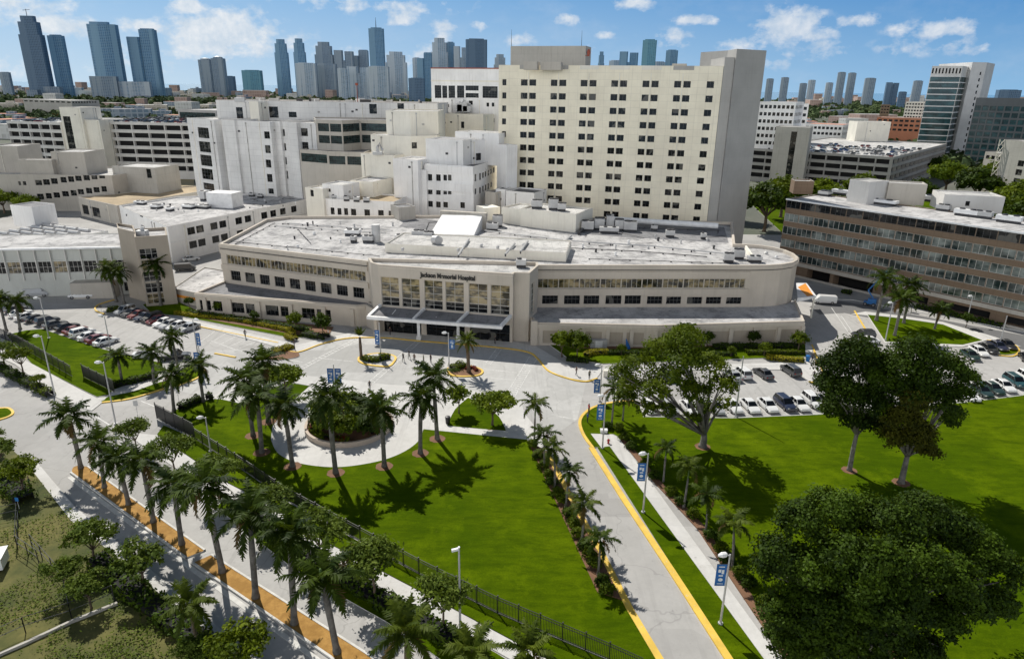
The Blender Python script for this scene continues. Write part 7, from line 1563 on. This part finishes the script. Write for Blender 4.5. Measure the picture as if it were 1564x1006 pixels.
lamp((1476, 492), (1482, 452), 'plain lamp post at the brown office base', 'plain lamp posts'); lamp((1526, 528), (1533, 482), 'thin dark pole on the small right traffic island', 'plain lamp posts', head=0); lamp((1123, 637), (1136, 544), 'plain pole between the white cars along the big lawn', 'plain lamp posts', head=0); lamp((947, 575), (947, 552), 'short pole behind the banner post at the parking entrance', 'plain lamp posts', head=0)
sc_ = lamp((703, 968), (702, 836), 'grey camera pole on the sidewalk by the black fence', None, head=0, name='camera_pole', cat='camera pole'); hcam = AY(702, 836, G(703, 968)[1]).z-.1
b = MB(); b.box((-.35, -.1, hcam-.15), (.6, .22, .22), .4, 0, True); b.cyl((0, 0, hcam), .1, .1, 8); b.build('security_camera', M['metalw'], sc_)
def sign(base, h, w, hh, mat, label, cat='sign', z=.1, rz=0, name='road_sign'):
    r = empty(name, (*G(*base), z), rz, label, cat); b = MB(); b.tube([(0, 0, 0), (0, 0, h)], .035, 6); b.build('post', M['metal'], r); b = MB(); b.box((0, -.04, h-hh/2), (w, .03, hh), 0, 0, True); b.build('sign_panel', M[mat], r); return r
sign((210, 632), 2.2, .7, .9, 'metal', 'small grey road sign in the left driveway mouth'); sign((274, 617), 2.4, .5, .6, 'metal', 'small road sign by the gate palm'); sign((1190, 520), 2.0, .4, .5, 'metalw', 'small white sign at the wing wall'); sign((30, 778), 1.6, .4, .5, 'bluep', 'small sign at the left kerb below the round tree')
sign((156, 480), 2.2, .5, .8, 'metald', 'dark parking sign at the car park corner')
gs = empty('parking_gate_box', (*G(935, 575), 0), 0, 'white gate box with red panel at the parking entrance', 'gate box'); b = MB(); b.box((0, 0, .6), (3.2, .5, 1.2)); b.build('wall', M['ivory'], gs); b = MB(); b.box((1.2, -.28, 1.5), (.8, .06, .7), 0, 0, True); b.build('sign_panel', M['lampr'], gs)
eb = empty('electrical_cabinet', (*G(914, 531), .13), -.02, 'pale grey cabinet against the right wing wall', 'cabinet'); b = MB(); b.box((0, 0, .8), (3.2, 1.0, 1.6)); b.build('cabinet_body', M['metal'], eb); b = MB(); b.box((0, -.52, .8), (1.4, .04, 1.4), 0, 0, True); b.build('cabinet_door', M['metalw'], eb)
bs = empty('blue_umbrella', (*G(959, 533), .13), 0, 'folded blue white shade leaning at the wing wall', 'shade'); b = MB(); b.tube([(0, 0, 0), (0, 0, .3), (-.5, 0, 2.0)], [.5, .45, .06], 10); b.build('shade_cloth', M['banner'], bs)
wb = empty('utility_box', (*G(922, 661), .13), 0, 'low white utility box at the driveway curve', 'utility box'); b = MB(); b.box((0, 0, .22), (1.0, .6, .44)); b.box((0, 0, .47), (1.06, .66, .06)); b.build('box_body', M['metalw'], wb)
hy = empty('fire_hydrant', (*G(929, 678), .13), 0, 'dark red hydrant on the sidewalk at the driveway curve', 'hydrant'); b = MB(); b.tube([(0, 0, 0), (0, 0, .1), (0, 0, .5), (0, 0, .62), (0, 0, .72)], [.2, .15, .15, .18, .05], 10); b.tube([(-.24, 0, .45), (.24, 0, .45)], .07, 8); b.build('hydrant_body', M['lampr'], hy)
for px, py, m, lab in ((1233, 552, 'bluep', 'blue trash cart at the right corner by the ramp'), (684, 647, 'black', 'black trash can on the plaza by the triangular bed'), (1247, 557, 'ochre', 'small orange bin at the right corner by the ramp')):
    r = empty('trash_can', (*G(px, py), .11), 0, lab, 'trash can'); b = MB(); b.tube([(0, 0, 0), (0, 0, 1.0)], [.32, .40], 10); b.build('bin', M[m], r); b = MB(); b.tube([(0, 0, 1.0), (0, 0, 1.12), (0, 0, 1.2)], [.43, .38, .1], 10); b.build('lid', M['metald' if m != 'bluep' else 'bluep'], r)
for i, (px, py) in enumerate(((900, 596), (600, 510), (735, 520), (575, 518))): pass

# ------------------------------------------------------------------ people
def person_mesh(seed, pose):
    J = {'pelvis': (0, 0, .95), 'belly': (0, 0, 1.12), 'chest': (0, .01, 1.34), 'neck': (0, .01, 1.50), 'head': (0, -.01, 1.62), 'top': (0, 0, 1.72)}
    st = .16 if pose else .03
    J.update(lh=(-.09, 0, .90), lk=(-.10, -st*.7, .50), la=(-.10, -st, .09), lt=(-.10, -st-.17, .05), rh=(.09, 0, .90), rk=(.10, st*.25, .50), ra=(.10, st*1.3, .10), rt=(.10, st*1.3-.16, .05),
             ls=(-.19, 0, 1.42), le=(-.25, st*.6, 1.14), lw=(-.25, st*.4-.06, .90), lf=(-.245, st*.4-.08, .80), rs=(.19, 0, 1.42), re=(.25, -st*.6, 1.14), rw=(.25, -st*.9-.06, .90), rf=(.245, -st*.9-.08, .80))
    E_ = [('pelvis', 'belly'), ('belly', 'chest'), ('chest', 'neck'), ('neck', 'head'), ('head', 'top'), ('pelvis', 'lh'), ('lh', 'lk'), ('lk', 'la'), ('la', 'lt'), ('pelvis', 'rh'), ('rh', 'rk'), ('rk', 'ra'), ('ra', 'rt'), ('chest', 'ls'), ('ls', 'le'), ('le', 'lw'), ('lw', 'lf'), ('chest', 'rs'), ('rs', 're'), ('re', 'rw'), ('rw', 'rf')]
    Rr = dict(pelvis=.14, belly=.13, chest=.155, neck=.06, head=.10, top=.07, lh=.095, lk=.062, la=.045, lt=.035, rh=.095, rk=.062, ra=.045, rt=.035, ls=.068, le=.046, lw=.034, lf=.036, rs=.068, re=.046, rw=.034, rf=.036)
    k = list(J); me = bpy.data.meshes.new('person'); me.from_pydata([J[n] for n in k], [(k.index(a), k.index(c)) for a, c in E_], [])
    o = bpy.data.objects.new('tmp_person', me); COL.objects.link(o); md = o.modifiers.new('skin', 'SKIN'); sv = me.skin_vertices[0].data
    for i, n in enumerate(k): sv[i].radius = (Rr[n], Rr[n]*(.78 if n in ('chest', 'belly', 'pelvis') else 1)); sv[i].use_root = n == 'pelvis'
    o.modifiers.new('sub', 'SUBSURF').levels = 1; dg = bpy.context.evaluated_depsgraph_get(); out = bpy.data.meshes.new_from_object(o.evaluated_get(dg)); out.name = 'person'
    bpy.data.objects.remove(o); out.materials.clear()
    for m in ('cloth', 'trouser', 'skin', 'black', 'hair'): out.materials.append(M[m])
    for p in out.polygons:
        c = p.center; ax_ = abs(c.x)
        p.material_index = 4 if (c.z > 1.66 or (c.z > 1.54 and c.y > .03)) else 2 if c.z > 1.47 else 2 if (ax_ > .19 and c.z < 1.16 and c.z > .70) else 0 if c.z > .95 else 3 if c.z < .10 else 1
        p.use_smooth = True
    return out
PM = [person_mesh(0, 0), person_mesh(1, 1)]
for px, py, k, col_, rz, lab, z in [(375, 516, 1, (.02, .02, .025), .8, 'person in dark clothes walking on the sidewalk before the left wing', .11), (450, 534, 0, (.015, .015, .015), 2, 'person in black standing at the yellow hedge island', .11), (616, 552, 1, (.05, .05, .05), 2.6, 'leftmost of the people crossing before the entrance, dark clothes', .01), (625, 548, 1, (.02, .02, .02), 2.2, 'second person crossing before the entrance, slightly further back', .01),
    (633, 553, 0, (.10, .05, .03), 2.9, 'third person crossing before the entrance, in brown top', .01), (647, 555, 1, (.04, .07, .02), 1.9, 'fourth person crossing before the entrance, in green top', .01), (658, 554, 0, (.03, .02, .02), 2.4, 'rightmost of the people crossing before the entrance', .01), (880, 574, 1, (.06, .01, .01), 1.2, 'person in dark red top on the pavement right of the entrance', .12),
    (900, 580, 0, (.03, .05, .03), .4, 'person standing at the parking entrance post', .12), (1240, 552, 0, (.01, .01, .012), 1.4, 'person in black by the blue trash cart', .11), (1242, 580, 1, (.012, .012, .014), 2.8, 'person in black walking at the corner of the parking row', .11), (899, 632, 0, (.45, .02, .03), 2.0, 'person in red by the kerb at the driveway curve', .13), (897, 646, 0, (.02, .10, .40), 1.0, 'person in blue sitting place by the driveway curve grass', .13),
    (565, 596, 0, (.02, .02, .02), .5, 'person in dark clothes on the plaza behind the planter', .11), (596, 512, 0, (.03, .03, .04), 1, 'person in dark clothes under the left end of the canopy', .12), (756, 526, 0, (.02, .02, .02), 2, 'person in dark clothes under the right end of the canopy', .12), (502, 515, 0, (.6, .6, .6), 2, 'person in white top by the left of the entrance', .12), (47, 747, 1, (.05, .12, .03), 2.2, 'person in green top at the left kerb under the round tree', .13)]:
    if 'sitting' in lab: lab = 'person in blue top standing on the grass at the driveway curve'
    o = link('person', PM[k], None, (*G(px, py), z), rz); o.color = (*col_, 1); tag(o, lab, 'person')

# ------------------------------------------------------------------ fences
def fence(line, label, h=1.9, span=2.4, pick=.16, z=.13, screen=False, name='metal_fence'):
    r = empty(name, (*line[0], z), 0, label, 'fence'); o0 = Vector((*line[0], 0)); t = 0
    for a, c in zip(line, line[1:]):
        A, B = Vector((*a, 0)), Vector((*c, 0)); L = (B-A).length; d = (B-A)/L; n = max(1, round(L/span)); rz = math.atan2(d.y, d.x)
        for i in range(n):
            p = A+d*(L*i/n)-o0; q = A+d*(L*(i+1)/n)-o0; b = MB(); b.box((p.x, p.y, (h+.1)/2), (.09, .09, h+.1), rz); b.box((p.x, p.y, h+.13), (.13, .13, .06), rz); b.build('post', M['black'], r)
            b = MB(); m = (p+q)/2; l = (q-p).length
            for zz in (.15, h-.35, h-.05): b.box((m.x, m.y, zz), (l, .05, .05), rz, 0, True)
            k = int(l/pick)
            for j in range(1, k): u = p+(q-p)*(j/k); b.box((u.x, u.y, h/2), (.035, .035, h-.1), rz)
            b.build('picket_panel', M['black'], r)
            if screen: b = MB(); b.box((m.x, m.y, h*.5), (l-.1, .02, h-.5), rz); b.build('screen_cloth', M['black'], r)
    return r
fence(pts([(298, 672), (375, 721), (440, 766), (530, 816), (640, 877), (760, 937), (930, 1009), (980, 1032)]), 'long black picket fence along the main lawn and sidewalk')
fence(pts([(240, 640), (298, 672)]), 'dark screened fence panel at the left driveway gate', 2.6, 2.4, .2, .1, True, 'screened_fence')
fence(pts([(128, 577), (176, 601)]), 'dark screened fence in the left lawn by the driveway', 2.4, 2.4, .2, .12, True, 'screened_fence'); fence(pts([(-10, 512), (30, 530), (111, 577)]), 'black mesh fence across the left lawn behind the hedge', 2.2, 2.6, .2)
def wirefence(line, label, h=1.8, z=.12):
    r = empty('wire_fence', (*line[0], z), 0, label, 'fence'); o0 = Vector((*line[0], 0))
    for a, c in zip(line, line[1:]):
        A, B = Vector((*a, 0))-o0, Vector((*c, 0))-o0; n = max(1, round((B-A).length/2.6))
        for i in range(n+1): p = A.lerp(B, i/n); b = MB(); b.tube([(p.x, p.y, 0), (p.x, p.y, h)], .05, 6); b.build('post', M['metald'], r)
        b = MB()
        for zz in (h, h*.5): b.tube([(A.x, A.y, zz), (B.x, B.y, zz)], .03, 5)
        b.build('rail', M['metald'], r)
wirefence(pts([(-20, 800), (30, 790), (28, 840), (60, 862)]), 'grey pipe railing in the rough lot by the white trailer'); wirefence(pts([(50, 838), (98, 893), (110, 945)]), 'wire fence posts across the rough lot'); wirefence(pts([(-30, 1000), (40, 968), (110, 945), (175, 918)]), 'wire fence above the low wall at bottom left')
lwall = empty('low_wall', (*G(-40, 1020), .12), 0, 'low pale kerb wall crossing the rough lot at bottom left', 'wall'); o0 = Vector((*G(-40, 1020), 0)); b = MB(); strip(b, [(p[0]-o0.x, p[1]-o0.y) for p in pts([(-40, 1020), (40, 985), (110, 952), (180, 924)])], .28, 0, .28); b.build('wall_body', M['greycon'], lwall)
tr = empty('white_trailer', (*G(-6, 868), .12), .35, 'white trailer roof at the left edge of the rough lot', 'trailer'); b = MB(); b.box((-1.2, 0, .95), (4.4, 2.2, 1.3)); b.box((-1.2, 0, 1.65), (4.6, 2.4, .08)); b.build('trailer_body', M['metalw'], tr)
for x in (-2.0, .2): link('wheel', wheelmesh(.36, .24), tr, (x, -1.0, .36)); link('wheel', wheelmesh(.36, .24), tr, (x, 1.0, .36))
